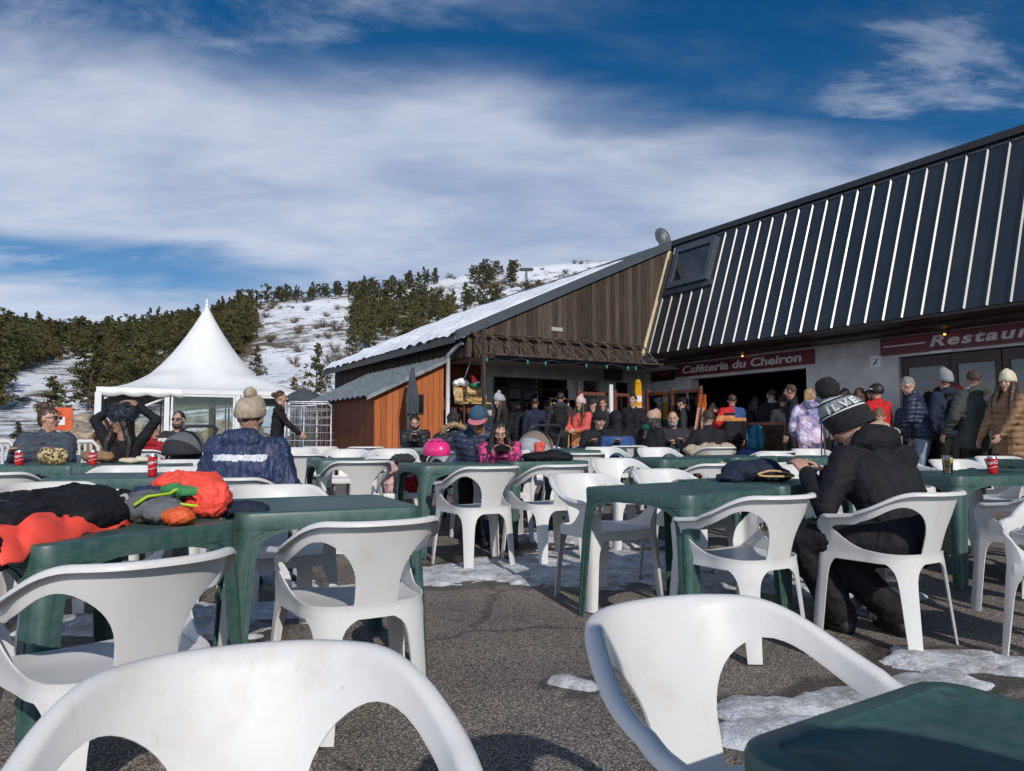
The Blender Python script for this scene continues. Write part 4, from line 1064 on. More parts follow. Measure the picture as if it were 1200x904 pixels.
# ------------------------------------------------------------------ buildings (a = across towards the right, b = away along the facade)
RZ = R(30)
def broot(name, label, cat, a, b):
    p = VA*a+UB*b; t = thing(name, label, cat, (p.x, p.y, .01), RZ); t['_a'] = a; t['_b'] = b; return t
class BF:
    """mesh builder in building coordinates, relative to its root"""
    def __init__(s, root): s.bm = bmesh.new(); s.o = V((root['_a'], root['_b'], 0)); s.root = root
    def box(s, a0, b0, z0, a1, b1, z1, mi=0): box(s.bm, V((min(a0,a1),min(b0,b1),min(z0,z1)))-s.o, V((max(a0,a1),max(b0,b1),max(z0,z1)))-s.o, None, mi); return s
    def prism(s, pts, ext, mi=0): prism(s.bm, [V(p)-s.o for p in pts], ext, mi); return s
    def tube(s, pts, r, n=8): tube(s.bm, [V(p)-s.o for p in pts], r, n); return s
    def end(s, name, mat, parent=None, smooth=None): return obj(name, s.bm, mat, parent or s.root, smooth)
M['render'] = noisy('white_wall_render', (.42,.41,.40), (.56,.55,.53), 2.5, .9, detail=9, bmp=.35, bdist=.01, bscale=40)
M['oldwood'] = boards('weathered_grey_boards', ((.026,.019,.014), (.066,.048,.036), (.135,.102,.078)), .13, 0, .85, 1.5)
M['darkwood'] = boards('dark_brown_boards', ((.022,.015,.011), (.045,.030,.021), (.08,.055,.04)), .14, 1, .85, 1.2)
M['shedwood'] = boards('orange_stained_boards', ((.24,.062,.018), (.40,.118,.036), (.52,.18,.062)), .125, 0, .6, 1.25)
M['shedside'] = boards('shade_toned_side_boards', ((.10,.030,.014), (.15,.045,.020), (.19,.062,.028)), .125, 1, .65, 1.1)  # orange shed boards darkened and browned, the side's shade put into the colour
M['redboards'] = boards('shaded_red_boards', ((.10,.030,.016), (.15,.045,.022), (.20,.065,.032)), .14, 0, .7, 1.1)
M['burgundy'] = plain('burgundy_sign_paint', (.125,.014,.026), .45); M['signletter'] = plain('pale_letter_paint', (.62,.60,.60), .5)
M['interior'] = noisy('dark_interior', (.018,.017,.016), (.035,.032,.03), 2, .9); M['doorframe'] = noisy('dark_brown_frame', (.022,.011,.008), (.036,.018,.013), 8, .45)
def darkglass(name, c=(.012,.014,.017)):
    m, nt, bs = new_mat(name); bs.inputs['Base Color'].default_value = c4(c); bs.inputs['Roughness'].default_value = .03; bs.inputs['Specular IOR Level'].default_value = 1.0; bs.inputs['Coat Weight'].default_value = .6; bs.inputs['Coat Roughness'].default_value = .02
    return m
M['winglass'] = darkglass('dark_window_glass')
def roofmetal():
    m, nt, bs = new_mat('anthracite_roof_sheet'); v = coords(nt); n = nt.add('ShaderNodeTexNoise', i_Scale=1.5, i_Detail=6.0); nt.link(v, n.inputs['Vector'])
    nt.link(ramp(nt, n.outputs['Fac'], [(.3, (.012,.015,.020)), (.7, (.020,.024,.031))]), bs.inputs['Base Color'])
    nt.link(ramp(nt, n.outputs['Fac'], [(.3, (.34,.34,.34)), (.7, (.42,.42,.42))]), bs.inputs['Roughness']); bs.inputs['Specular IOR Level'].default_value = .85; bs.inputs['Coat Weight'].default_value = .35; bs.inputs['Coat Roughness'].default_value = .3
    return m
M['roof'] = roofmetal(); M['fascia'] = plain('grey_fascia', (.055,.068,.082), .45); M['cream'] = plain('cream_trim', (.62,.50,.32), .6)
AF, BG, BI = 12.5, 13.36, 15.0
def Bf(px, a=AF): r = (px-600)/F; return a*(.8660-.5*r)/(.5+.8660*r)
def Af(px, b): r = (px-600)/F; return b*(.5+.866*r)/(.866-.5*r)
cafe = broot('cafe_building', 'long cafe building with a steep dark ribbed roof and white walls', 'building', AF, BG)
# facade wall with its openings
c0, c1 = Bf(810), Bf(946); d0 = Bf(1055); G = .2
w = BF(cafe)
w.box(AF, c0, G, AF+.25, 15.25, 3.0); w.box(AF, c1, 2.46, AF+.25, c0, 3.0); w.box(AF, d0, G, AF+.25, c1, 3.0); w.box(AF, -9, 2.50, AF+.25, d0, 3.0)
w.box(AF+4.5, -9, G, AF+4.7, 22, 5.6); w.box(AF, -9.2, G, AF+4.7, -9, 5.6)
w.end('wall', M['render'])
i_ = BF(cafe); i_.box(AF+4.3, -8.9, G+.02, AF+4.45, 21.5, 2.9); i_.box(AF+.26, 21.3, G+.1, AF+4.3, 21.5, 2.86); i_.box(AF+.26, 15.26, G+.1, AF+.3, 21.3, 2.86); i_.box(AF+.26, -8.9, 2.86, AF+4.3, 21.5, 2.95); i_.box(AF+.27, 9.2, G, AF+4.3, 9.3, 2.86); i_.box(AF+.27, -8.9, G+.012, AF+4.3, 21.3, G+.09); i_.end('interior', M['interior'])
k = BF(cafe); k.box(AF+2.2, 9.7, G+.09, AF+2.7, 12.8, 1.3); k.box(AF+2.15, 9.6, 1.302, AF+2.75, 12.9, 1.36); k.end('counter', M['doorframe'])
s_ = BF(cafe); s_.box(11.28, -9, 2.93, AF+.02, BG+.0, 2.99); s_.end('soffit', M['doorframe'])
s_ = BF(cafe); s_.box(11.9, -9, 2.875, 12.48, 13.3, 2.928); s_.end('eave_beam', M['doorframe'])
# ribbed mansard
NO = V((-.946, 0, .324)); a0, z0, a1, z1 = 11.25, 2.98, 12.16, 5.68
def slope(u, b, o=0): return V((a0+(a1-a0)*u-.946*o, b, z0+(z1-z0)*u+.324*o))
sky_b0, sky_b1, sky_u0, sky_u1 = 11.72, 13.02, .56, .93
rf = BF(cafe); bm = rf.bm; pitch = .322; b = -9.0; prof = []
while b < BG-.04:
    for db, o in ((0, 0), (.262, 0), (.280, .027), (.304, .027), (.322, .0)):
        if b+db <= BG: prof.append((b+db, o))
    b += pitch
prof.append((BG, 0)); prev = None
for bb, o in prof:
    cur = [bm.verts.new(slope(u, bb, o)-rf.o) for u in (0, .5, 1)]+[bm.verts.new(slope(1, bb, -.06)-rf.o)]
    if prev:
        for q in range(2): 
            try: bm.faces.new([prev[q], cur[q], cur[q+1], prev[q+1]])
            except ValueError: pass
    prev = cur
roof = rf.end('roof', M['roof'], None, 20)
t_ = BF(cafe); t_.prism([slope(0,-9,-.04), slope(1,-9,-.04), slope(1,-9,-.10), slope(0,-9,-.10)], (0, BG+9-.01, 0)); t_.prism([(a1-.03,-9,z1-.06), (AF+4.8,-9,z1+.3), (AF+4.8,-9,z1+.2), (a1-.03,-9,z1-.12)], (0, BG+18, 0)); t_.end('roof_deck', M['roof'])
t_ = BF(cafe); t_.prism([slope(.985,-9,.05), slope(.985,-9,.065), slope(1.035,-9,.065), (a1+.35,-9,z1+.20), (a1+.35,-9,z1+.16), slope(1.03,-9,.05)], (0, BG+9+.05, 0)); t_.end('ridge_cap', M['darkmetal'])
t_ = BF(cafe); t_.prism([slope(-.005,BG-.02,.07), slope(1.0,BG-.02,.07), slope(1.0,BG-.02,-.08), slope(-.005,BG-.02,-.08)], (0, .12, 0)); t_.end('edge_trim', M['cream'])
# skylight
wnd = BF(cafe)
def sbox(bf, u0, b0, u1, b1, o0, o1): bf.prism([slope(u0,b0,o0), slope(u1,b0,o0), slope(u1,b1,o0), slope(u0,b1,o0)], NO*(o1-o0))
for u0,b0,u1,b1 in ((sky_u0,sky_b0,sky_u0+.05,sky_b1), (sky_u1-.05,sky_b0,sky_u1,sky_b1), (sky_u0+.05,sky_b0,sky_u1-.05,sky_b0+.13), (sky_u0+.05,sky_b1-.13,sky_u1-.05,sky_b1)): sbox(wnd, u0,b0,u1,b1, .0, .13)
sbox(wnd, sky_u0-.045, sky_b0-.12, sky_u0-.002, sky_b1+.12, .0, .05)
sk = wnd.end('skylight', M['fascia']); q = BF(cafe); sbox(q, sky_u0+.05, sky_b0+.13, sky_u1-.05, sky_b1-.13, .04, .09); q.end('pane', M['winglass'], sk)
# gable wing
AG = 6.68
g = BF(cafe); g.prism([(AG, BG, 2.70), (11.16, BG, 2.70), (11.24, BG, 2.98), (12.12, BG, 5.62), (AG, BG, 3.18)], (0, .12, 0)); g.end('gable_cladding', M['oldwood'])
def rake(a): return 3.20+(a-AG)*(5.68-3.20)/(12.16-AG)
t_ = BF(cafe); t_.prism([(AG-.28, BG-.07, rake(AG-.28)-.06), (12.10, BG-.07, rake(12.10)-.06), (12.10, BG-.07, rake(12.1)+.15), (AG-.28, BG-.07, rake(AG-.28)+.15)], (0, .065, 0)); t_.end('rake_trim', M['fascia'])
t_ = BF(cafe); t_.prism([(AG-.28, BG, rake(AG-.28)+.02), (12.16, BG, rake(12.16)+.02), (12.16, BG, rake(12.16)+.12), (AG-.28, BG, rake(AG-.28)+.12)], (0, 9.3, 0)); t_.end('lower_roof', M['fascia'])
t_ = BF(cafe); t_.box(AG+.02, BI+.07, G, AG+.16, BG+9.2, 2.70); t_.end('side_wall', M['darkwood']); t_ = BF(cafe); t_.box(AG+.02, BG+.125, 2.702, AG+.16, BG+9.2, 3.12); t_.end('side_fascia', M['darkwood'])
t_ = BF(cafe); t_.box(AG-.31, BG+.0, rake(AG-.28)-.1, AG-.283, BG+9.3, rake(AG-.28)+.10); t_.end('eave_board', M['darkmetal'])
w0, w1, p1, r1 = Af(578, BI), Af(704, BI), Af(722, BI), Af(741, BI); wl = Af(562, BI)
t_ = BF(cafe); t_.box(wl, BI, G, w0, BI+.2, 2.78); t_.box(w0, BI, 2.48, AF, BI+.2, 2.78); t_.box(w1, BI, G, p1, BI+.2, 2.48); t_.box(r1, BI, G, AF, BI+.2, 2.48); t_.end('inner_wall', M['render'])
t_ = BF(cafe); t_.box(AG+.17, BG+.13, 2.72, AF, BI+.2, 2.76); t_.end('porch_ceiling', M['render'])
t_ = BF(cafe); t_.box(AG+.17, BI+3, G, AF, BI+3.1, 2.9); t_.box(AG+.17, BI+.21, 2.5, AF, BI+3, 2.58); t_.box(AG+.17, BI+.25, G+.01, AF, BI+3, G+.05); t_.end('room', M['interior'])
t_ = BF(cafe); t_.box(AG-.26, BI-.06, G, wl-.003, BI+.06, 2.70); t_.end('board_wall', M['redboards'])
win = BF(cafe)
for px in (579.5, 596, 612, 634, 660, 688, 702.5): a = Af(px, BI+.1); win.box(a-.03, BI+.08, G, a+.03, BI+.13, 2.47)
win.box(w0, BI+.081, 2.2, w1, BI+.129, 2.25); wf = win.end('shop_window', M['doorframe'])
q = BF(cafe); q.box(w0+.01, BI+.10, G+.1, Af(633, BI), BI+.106, 2.46); q.end('pane', M['pane'], wf); q = BF(cafe); q.box(Af(661, BI), BI+.10, G+.1, w1-.01, BI+.106, 2.46); q.end('pane', M['pane'], wf)
# restaurant doors and windows
dr = lambda lo, hi, nm: None
def leaf(b_hi, b_lo, nm):
    f = BF(cafe)
    f.box(AF+.06, b_hi, G, AF+.12, b_hi-.10, 2.48); f.box(AF+.06, b_lo+.10, G, AF+.12, b_lo, 2.48); f.box(AF+.06, b_hi-.10, 2.30, AF+.12, b_lo+.10, 2.48); f.box(AF+.06, b_hi-.10, G, AF+.12, b_lo+.10, G+.25)
    o = f.end(nm, M['doorframe'])
    q = BF(cafe); q.box(AF+.085, b_hi-.10, G+.25, AF+.10, b_lo+.10, 2.30); q.end('pane', M['winglass'], o)
    if nm == 'door': q = BF(cafe); q.tube([(AF+.055, b_lo+.05, 1.1), (AF+.015, b_lo+.05, 1.12), (AF+.015, b_lo+.05, 1.42), (AF+.055, b_lo+.05, 1.44)], .012); q.end('handle', M['steel'], o)
leaf(d0-.02, 7.06, 'door'); leaf(7.05, 6.26, 'door')
bb = 6.24
for i in range(6): leaf(bb, bb-1.25, 'window'); bb -= 1.26
q = BF(cafe); q.box(AF-.02, 7.35, 2.505, AF-.001, 6.98, 2.55); q.end('door_closer', M['whitemetal'])
# hang-ons
def on_wall_sign(name, label, blo, bhi, zlo, zhi, th=.05, mat='burgundy'):
    p = VA*(AF-th)+UB*((blo+bhi)/2); t = thing(name, label, 'sign', (p.x, p.y, (zlo+zhi)/2), R(30-90))   # local x runs along -b, local y points out behind
    bm = bmesh.new(); box(bm, (-(bhi-blo)/2, .002, -(zhi-zlo)/2), ((bhi-blo)/2, th-.003, (zhi-zlo)/2)); obj('board', bm, M[mat], t); return t
RX = Matrix.Rotation(R(90), 4, 'X')
def letters(t, s, size, x, z, bold=.0, shear=0, spacing=1, name='lettering', mat='signletter', align='LEFT', ex=.006):
    me = text_mesh(s, size, bold, shear, ex, spacing, align)
    me.transform(Matrix.Translation((x, -ex*.5, z)) @ RX); return mesh_obj(name, me, M[mat], t)
sg = on_wall_sign('cafeteria_sign', 'long burgundy sign with white letters over the cafe opening', Bf(957), Bf(793), 2.545, 2.835)
me = text_mesh('Cafét\u00e9ria du Cheiron'.replace('\u00e9ria', 'eria'), .25, .006, .12, .006, 1.0, 'CENTER'); wtxt = max(v.co.x for v in me.vertices)-min(v.co.x for v in me.vertices)
L = Bf(793)-Bf(957); kx = L*.86/wtxt; cx = (max(v.co.x for v in me.vertices)+min(v.co.x for v in me.vertices))/2
me.transform(Matrix.Translation((0, -.003, 0)) @ RX @ Matrix.Diagonal((kx, 1.0, 1, 1)) @ Matrix.Translation((-cx, 0, 0))); mesh_obj('lettering', me, M['signletter'], sg)
rlo = -2.2; sg = on_wall_sign('restaurant_sign', 'long burgundy sign with a white bar and letters over the dark doors', rlo, Bf(1036), 2.56, 2.86)
Lr = Bf(1036)-rlo; x0 = -Lr/2
bm = bmesh.new(); xa, xb = x0+(Bf(1036)-Bf(1040)), x0+(Bf(1036)-Bf(1089)); box(bm, (xa, -.004, -.012), (xb, .003, .012)); obj('bar', bm, M['signletter'], sg)
me = text_mesh('Restaurant', .25, .007, .22, .006, 1.18, 'LEFT'); xm = min(v.co.x for v in me.vertices)
xs_ = x0+(Bf(1036)-Bf(1095)); wu = Bf(1095)-Bf(1197)
cut = text_mesh('Restau', .25, .007, .22, .006, 1.18, 'LEFT'); wr_ = max(v.co.x for v in cut.vertices)-min(v.co.x for v in cut.vertices); kx = wu/wr_
me.transform(Matrix.Translation((xs_, -.003, 0)) @ RX @ Matrix.Diagonal((kx, 1.0, 1, 1)) @ Matrix.Translation((-xm, 0, 0))); mesh_obj('lettering', me, M['signletter'], sg)
M['bulb'] = bpy.data.materials.new('warm_bulb'); M['bulb'].use_nodes = True
_b = M['bulb'].node_tree.nodes['Principled BSDF']; _b.inputs['Emission Color'].default_value = (1, .42, .08, 1); _b.inputs['Emission Strength'].default_value = 3; _b.inputs['Base Color'].default_value = (.9,.5,.2,1)
for px, py, lb in ((870, 417.5, 'small lit amber lamp over the cafe sign'), (1107, 392, 'small lit amber lamp over the restaurant sign')):
    p = on_a(px, py, AF-.14); t = thing('sign_lamp', lb, 'lamp', p, R(-60), 'lamps over the signs'); bm = bmesh.new(); ell(bm, (0,0,0), (.022,.018,.018)); obj('bulb', bm, M['bulb'], t, 180)
    bm = bmesh.new(); tube(bm, [(0,.02,.01), (0,.10,.05), (0,.13,.12)], .012, 6); obj('arm', bm, M['darkmetal'], t, 180)
p = on_a(776, 439, AF-.03); t = thing('black_sign', 'small black sign with red script left of the cafe sign', 'sign', p, R(-60)); bm = bmesh.new(); box(bm, (-.42,.0,-.16), (.42,.028,.16)); obj('board', bm, M['black'], t)
M['redneon'] = plain('red_script_paint', (.45,.02,.03), .5); bm = bmesh.new(); pts = []
for i in range(70):
    u = i/69; pts.append((-.27+.54*u, -.008, .045*math.sin(u*34)+.03*math.sin(u*9)+.015)) 
tube(bm, pts, .011, 5); obj('script', bm, M['redneon'], t)
p = on_a(1026, 424, AF-.01); t = thing('notice', 'small white notice with a crossed-out mark on the white wall', 'notice', p, R(-60)); bm = bmesh.new(); box(bm, (-.10,.0,-.10), (.10,.008,.10)); obj('board', bm, M['whitemetal'], t)
bm = bmesh.new(); tube(bm, [(-.07,-.006,-.07), (.07,-.006,.07)], .006, 5); tube(bm, [(-.05,-.006,.045), (.05,-.006,.045), (-.02,-.006,-.045), (.06,-.006,-.045)], .007, 5); obj('mark', bm, M['darkmetal'], t)
# gable plaque, satellite dish, downpipe, porch frame
p = on_b(653, 386, BG-.02); t = thing('gable_plaque', 'small pale lettered plaque on the weathered gable boards', 'sign', p, RZ); bm = bmesh.new(); box(bm, (-.15,0,-.045), (.15,.017,.045)); obj('board', bm, M['knit_grey'], t)
bm = bmesh.new()
for z in (-.018, .018):
    for i in range(9): box(bm, (-.13+.03*i, -.003, z-.009), (-.13+.03*i+.018, .001, z+.009))
obj('print', bm, M['signletter'], t)
p = on_b(775, 287, BG+2.0); t = thing('satellite_dish', 'grey satellite dish above the roof ridge', 'dish', p, R(20)); bm = bmesh.new()
lathe(bm, [(.01, .0), (.12, .012), (.22, .045), (.30, .09), (.305, .085), (.22, .035), (.12, .0), (.01, -.012)], 28, (0,0,.16), M=Matrix.Rotation(R(72), 3, 'X') @ Matrix.Diagonal((.8,1,1)).to_3x3()); obj('reflector', bm, M['fascia'], t, 180)
bm = bmesh.new(); tube(bm, [(0,.02,.15), (0,.12,.0), (0,.12,-.6)], .02, 6); obj('mast', bm, M['steel'], t, 180); bm = bmesh.new(); tube(bm, [(0,.0,-.08), (0,-.28,.1), (0,-.3,.16)], .012, 6); obj('arm', bm, M['steel'], t, 180)
# truss frame of the folded awning
M['bronze'] = plain('brown_frame_metal', (.085,.062,.045), .6)
BT = 12.68; tr = broot('awning_frame', 'folded brown metal awning frame hung with a string of green lamps', 'awning', AG, BG)
q = BF(tr); ta, tb_ = AG+.02, 11.15; zt, zl = 3.18, 2.70
q.tube([(ta, BG-.12, zt), (tb_, BG-.12, zt)], .03); q.end('upper_rail', M['oldwood']); q = BF(tr); q.tube([(ta+.05, BT, zl), (tb_+.1, BT, zl)], .028); q.end('lower_rail', M['oldwood'])
N = 12
for i in range(N+1):
    a = ta+.06+(tb_-ta-.1)*i/N; q = BF(tr); q.tube([(a, BG-.12, zt), (a, BT, zl)], .018, 6); q.end('rib', M['bronze'])
    if i < N: q = BF(tr); a2 = ta+.06+(tb_-ta-.1)*(i+1)/N; q.tube([(a, BG-.13, zt-.01), (a2, BT+.01, zl+.01)], .012, 5); q.end('brace', M['bronze'])
for i in (0, 5, 9):
    a = ta+.06+(tb_-ta-.1)*(i+.5)/N; q = BF(tr)
    for sgn in (1, -1):
        pts = []
        for j in range(26): th = j/25*4.6; rr = .018+.027*th; f = .5+(rr*math.sin(th))*1.3*sgn; pts.append((a+rr*math.cos(th)*sgn, BG-.13+(BT-BG+.13)*f, zt+(zl-zt)*f))
        q.tube(pts, .010, 5)
    q.end('scroll', M['darkmetal'])
q = BF(tr); q.tube([(ta-.0, BT+.02, G-.0), (ta, BT+.02, 3.2)], .04); q.end('post', M['oldwood'])
q = BF(tr); pts = []
for i in range(61): u = i/60; pts.append((ta+.05+(tb_+.1-ta)*u, BT-.035, zl-.05-.07*abs(math.sin(u*PI*6)))); 
q.tube(pts, .009, 5); q.end('cable', M['darkmetal'])
M['teal'] = plain('teal_lamp_plastic', (.01,.25,.20), .3)
for px in (570, 618, 639, 687, 711, 736, 745):
    a = Af(px, BT-.035); q = BF(tr); p = V((a, BT-.05, zl-.13)); ell(q.bm, p-q.o, (.022,.022,.045)); q.end('lamp', M['teal'], None, 180)
t_ = BF(tr); t_.box(ta+.3, BT+.04, zl-.06, tb_, BG-.17, zl-.02); t_.end('folded_cloth', M['navy'])
# downpipe
dp = broot('downpipe', 'white downpipe at the right corner of the orange shed', 'pipe', 6.44, 13.86); q = BF(dp); q.tube([(6.47, 13.84, G), (6.47, 13.84, 2.78)], .045, 10); q.end('pipe', M['whitemetal'], None, 180); q = BF(dp); q.tube([(6.47, 13.84, 2.76), (6.6, 13.7, 2.95), (6.62, 13.5, 3.0)], .04, 10); q.end('elbow', M['whitemetal'], None, 180)
# snow on the lower roof
bm = bmesh.new(); g = []; na, nb_ = 54, 90
o = V((AG, BG, 0)); ro = VA*AG+UB*BG
for i in range(na+1):
    row = []
    for j in range(nb_+1):
        u, v = i/na, j/nb_; a = AG-.36+(10.9-AG+.36)*u; b = BG+.02+9.2*v
        e = min(1, u/.05, (1-u)/.05); e2 = min(1, v/.03, (1-v)/.03)
        nz = noise.fractal(V((a*1.6, b*1.6, 0)), 1, 2, 4); lumps = noise.noise(V((a*3.3, b*2.2, 7)))
        h = .62*(.13+.12*nz+.07*max(0, lumps))*(1.0-.45*u)*(max(e, 0)*max(e2, 0))**.5
        if u < .3: h = h*(.5+1.1*max(0, noise.noise(V((b*2.6, 0, a*.8)))+.35))+.10*max(0, noise.noise(V((b*4.1, a*3.0, 3)))-.05)*(max(e, 0)*max(e2, 0))**.5
        sag = -.12*max(0, noise.noise(V((b*3.5, 1, 0)))+.2) if i == 0 else 0
        row.append(bm.verts.new(V((a, b, rake(a)+.125+max(h, -.01)+sag))-o))
    g.append(row)
for i in range(na):
    for j in range(nb_): bm.faces.new([g[i][j], g[i+1][j], g[i+1][j+1], g[i][j+1]])
so = obj('roof_snow', bm, M['roofsnow'], None, 180); so.location = (ro.x, ro.y, .01); so.rotation_euler = (0,0,RZ); tag(so, 'lumpy snow lying on the low roof of the cafe', 'snow')
so['kind'] = 'stuff'
# ------------------------------------------------------------------ shed
BS = 13.9; sa0, sa1 = 4.92, 6.40; sl0, sl1 = 1.93, 2.66
shed = broot('wooden_shed', 'orange-stained board shed with a sloping ribbed tin roof', 'shed', sa0, BS)
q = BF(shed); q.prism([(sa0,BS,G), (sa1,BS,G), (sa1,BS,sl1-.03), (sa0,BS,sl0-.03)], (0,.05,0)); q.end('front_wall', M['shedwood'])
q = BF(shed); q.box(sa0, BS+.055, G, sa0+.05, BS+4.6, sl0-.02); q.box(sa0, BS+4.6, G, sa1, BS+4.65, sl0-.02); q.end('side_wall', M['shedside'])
q = BF(shed); pr = []; nrib = 15
for j in range(nrib*4+1):
    b = BS-.12+4.95*j/(nrib*4); o_ = (0, .0, .034, .034)[j % 4]; pr.append((b, o_))
prev = None
for b, o_ in pr:
    cur = [q.bm.verts.new(V((a, b, sl0+(a-sa0)*(sl1-sl0)/(sa1-sa0)+.03+o_))-q.o) for a in (sa0-.2, (sa0+sa1)/2, sa1+.03)]
    if prev:
        for k_ in range(2): q.bm.faces.new([prev[k_], cur[k_], cur[k_+1], prev[k_+1]])
    prev = cur
me = baked(q.bm, [('SOLIDIFY', dict(thickness=.006))]); M['tin'] = noisy('weathered_tin', (.16,.19,.19), (.30,.33,.33), 3, .45, metal=.3, stretch=(4,1,1)); mesh_obj('roof', me, M['tin'], shed, 25)
q = BF(shed); q.prism([(sa0-.2,BS-.15,sl0-.13), (sa1+.02,BS-.15,sl1-.05), (sa1+.02,BS-.15,sl1+.03), (sa0-.2,BS-.15,sl0-.05)], (0,.026,0)); q.end('barge_board', M['tin'])
wa, wb = Af(488, BS), Af(496, BS); q = BF(shed); q.box(wa, BS-.03, 1.55, wb, BS-.002, 1.95); wo = q.end('window', M['darkmetal']); q = BF(shed); q.box(wa+.02, BS-.036, 1.58, wb-.02, BS-.031, 1.92); q.end('pane', M['winglass'], wo)
# closed parasol in front of the shed
p = VA*Af(483, BS-.55)+UB*(BS-.55); um = thing('closed_parasol', 'closed grey parasol standing against the orange shed', 'umbrella', (p.x, p.y, gz(p.x, p.y)))
bm = bmesh.new(); tube(bm, [(0,0,0), (0,0,2.22)], .022, 8); obj('pole', bm, M['steel'], um, 180); bm = bmesh.new(); lathe(bm, [(.24,0), (.24,.05), (.06,.09), (.035,.3)], 20); obj('base', bm, M['darkmetal'], um, 40)
bm = bmesh.new(); rr = []
for i in range(26):
    u = i/25; z = 2.2-1.3*u; r0 = .025+.085*min(1, u*2.2)**.8*(1-.35*max(0, u-.45)/.55); ring = []
    for k_ in range(40):
        a = 2*PI*k_/40; r = r0*(1+.30*math.cos(a*8+u*1.5)*min(1, u*2.5)+.10*noise.noise(V((a, z*2, 1)))); ring.append(bm.verts.new((r*math.cos(a), r*math.sin(a), z+.06*math.cos(a*8)*(u > .9))))
    rr.append(ring)
for i in range(25):
    for k_ in range(40): bm.faces.new([rr[i][k_], rr[i+1][k_], rr[i+1][(k_+1)%40], rr[i][(k_+1)%40]])
M['parasol'] = cloth('slate_parasol_cloth', (.060,.070,.078)); obj('canopy', bm, M['parasol'], um, 180)
bm = bmesh.new(); lathe(bm, [(.112,1.32), (.118,1.34), (.112,1.36)], 24); obj('strap', bm, M['darkmetal'], um, 180)
# wall planter hanging from the porch: an old chairlift seat made of pale boards
p = VA*Af(550, 13.9)+UB*13.9; pl = thing('chairlift_seat', 'old chairlift seat of pale yellow boards hanging under the porch', 'seat', (p.x, p.y, 1.85), RZ)
M['palewood'] = boards('pale_yellow_boards', ((.40,.24,.09), (.55,.36,.15), (.66,.47,.23)), .09, 2, .6, 1.0)
bm = bmesh.new()
for i in range(4): box(bm, (-.33,-.02,-.02+.085*i), (.33,.02,.058+.085*i), M=Matrix.Rotation(R(-14), 4, 'X'))
obj('backrest', bm, M['palewood'], pl); bm = bmesh.new()
for i in range(4): box(bm, (-.33,-.36+.085*i,-.075), (.33,-.285+.085*i,-.045))
obj('seat', bm, M['palewood'], pl)
bm = bmesh.new(); tube(bm, [(-.35,-.36,-.09), (-.37,-.1,-.06), (-.37,.03,.36)], .016); tube(bm, [(.35,-.36,-.09), (.37,-.1,-.06), (.37,.03,.36)], .016); tube(bm, [(-.37,.03,.3), (-.10,.0,.5), (.05,0,.9)], .018); tube(bm, [(-.3,-.36,-.08), (-.3,-.36,-.5), (-.2,-.36,-.5)], .010, 6); tube(bm, [(.2,-.36,-.08), (.2,-.36,-.5)], .010, 6); obj('frame', bm, M['steel'], pl, 180)
bm = bmesh.new(); 
for i, wv in enumerate((-.24,-.17,-.12,-.06,.0,.05,.11,.17,.23)): tube(bm, [(wv, -.075-.0*i, .06), (wv+.02*(i%2), -.055, .12), (wv+.035, -.04, .17)][:2+(i%2)], .008, 4)
obj('marks', bm, M['darkmetal'], pl)
def lump(name, label, cat, loc, blobs, mat, wr=.01, voxel=.012, group=None, rz=0, wf=9, smooth=3, parent=None):
    bm = bmesh.new()
    for c, r in blobs:
        ell(bm, c, r if isinstance(r, tuple) else (r, r, r))
    o = mesh_obj(name, skin(bm, voxel, smooth, wr, wf, seed=len(name)), M[mat], parent, 180)
    if parent is None: o.location = loc; o.rotation_euler = (0,0,rz); tag(o, label, cat, group)
    return o
P_ = lambda dx, dy, dz: V((p.x, p.y, 1.85))+Matrix.Rotation(RZ, 3, 'Z') @ V((dx, dy, dz))
lump('white_garland', 'white fluffy garland on the hanging yellow seat', 'decoration', P_(-.2,0,.36), [((-.1,0,0), .07), ((0,0,.03), .08), ((.09,0,0), .07)], 'roofsnow', .02, .012, wf=30)
g_ = thing('gnome', 'red-capped green gnome figure on the hanging yellow seat', 'decoration', P_(.13,0,.33), RZ)
bm = bmesh.new(); ell(bm, (0,0,.0), (.12,.08,.06)); obj('body', bm, M['green'], g_, 180); bm = bmesh.new(); ell(bm, (.02,0,.06), (.10,.075,.04)); obj('beard', bm, M['roofsnow'], g_, 180); bm = bmesh.new(); rcone(bm, (-.02,0,.09), .075, (-.07,0,.2), .02); obj('cap', bm, M['darkred'], g_, 180)
# ------------------------------------------------------------------ tent
tc = at(239, 23.0); tent = thing('pagoda_tent', 'white peaked pagoda tent with glazed sides', 'tent', (tc.x, tc.y, tc.z), R(28))
HW = 2.85; EZ = 2.40-tc.z; AZ = 5.22-tc.z
M['pvc'] = noisy('white_tent_pvc', (.72,.72,.70), (.80,.80,.785), 1.2, .45, bmp=.05, bscale=4, bdist=.05)
bm = bmesh.new(); rings = []; n = 64
for i in range(33):
    s = (1-i/32)**1.35; s = max(s, .012); z = EZ+(AZ-EZ)*(1-s)**2.0; e = 2+ (1-min(1, (1-s)*2.2))*22; ring = []
    for k_ in range(n):
        a = 2*PI*(k_+.5)/n; c_, s_2 = math.cos(a), math.sin(a); r = (abs(c_)**e+abs(s_2)**e)**(-1/e)
        ring.append(bm.verts.new((HW*s*r*c_, HW*s*r*s_2, z)))
    rings.append(ring)
for i in range(32):
    for k_ in range(n): bm.faces.new([rings[i][k_], rings[i][(k_+1)%n], rings[i+1][(k_+1)%n], rings[i+1][k_]])
bm.faces.new(rings[-1]); obj('roof', bm, M['pvc'], tent, 60)
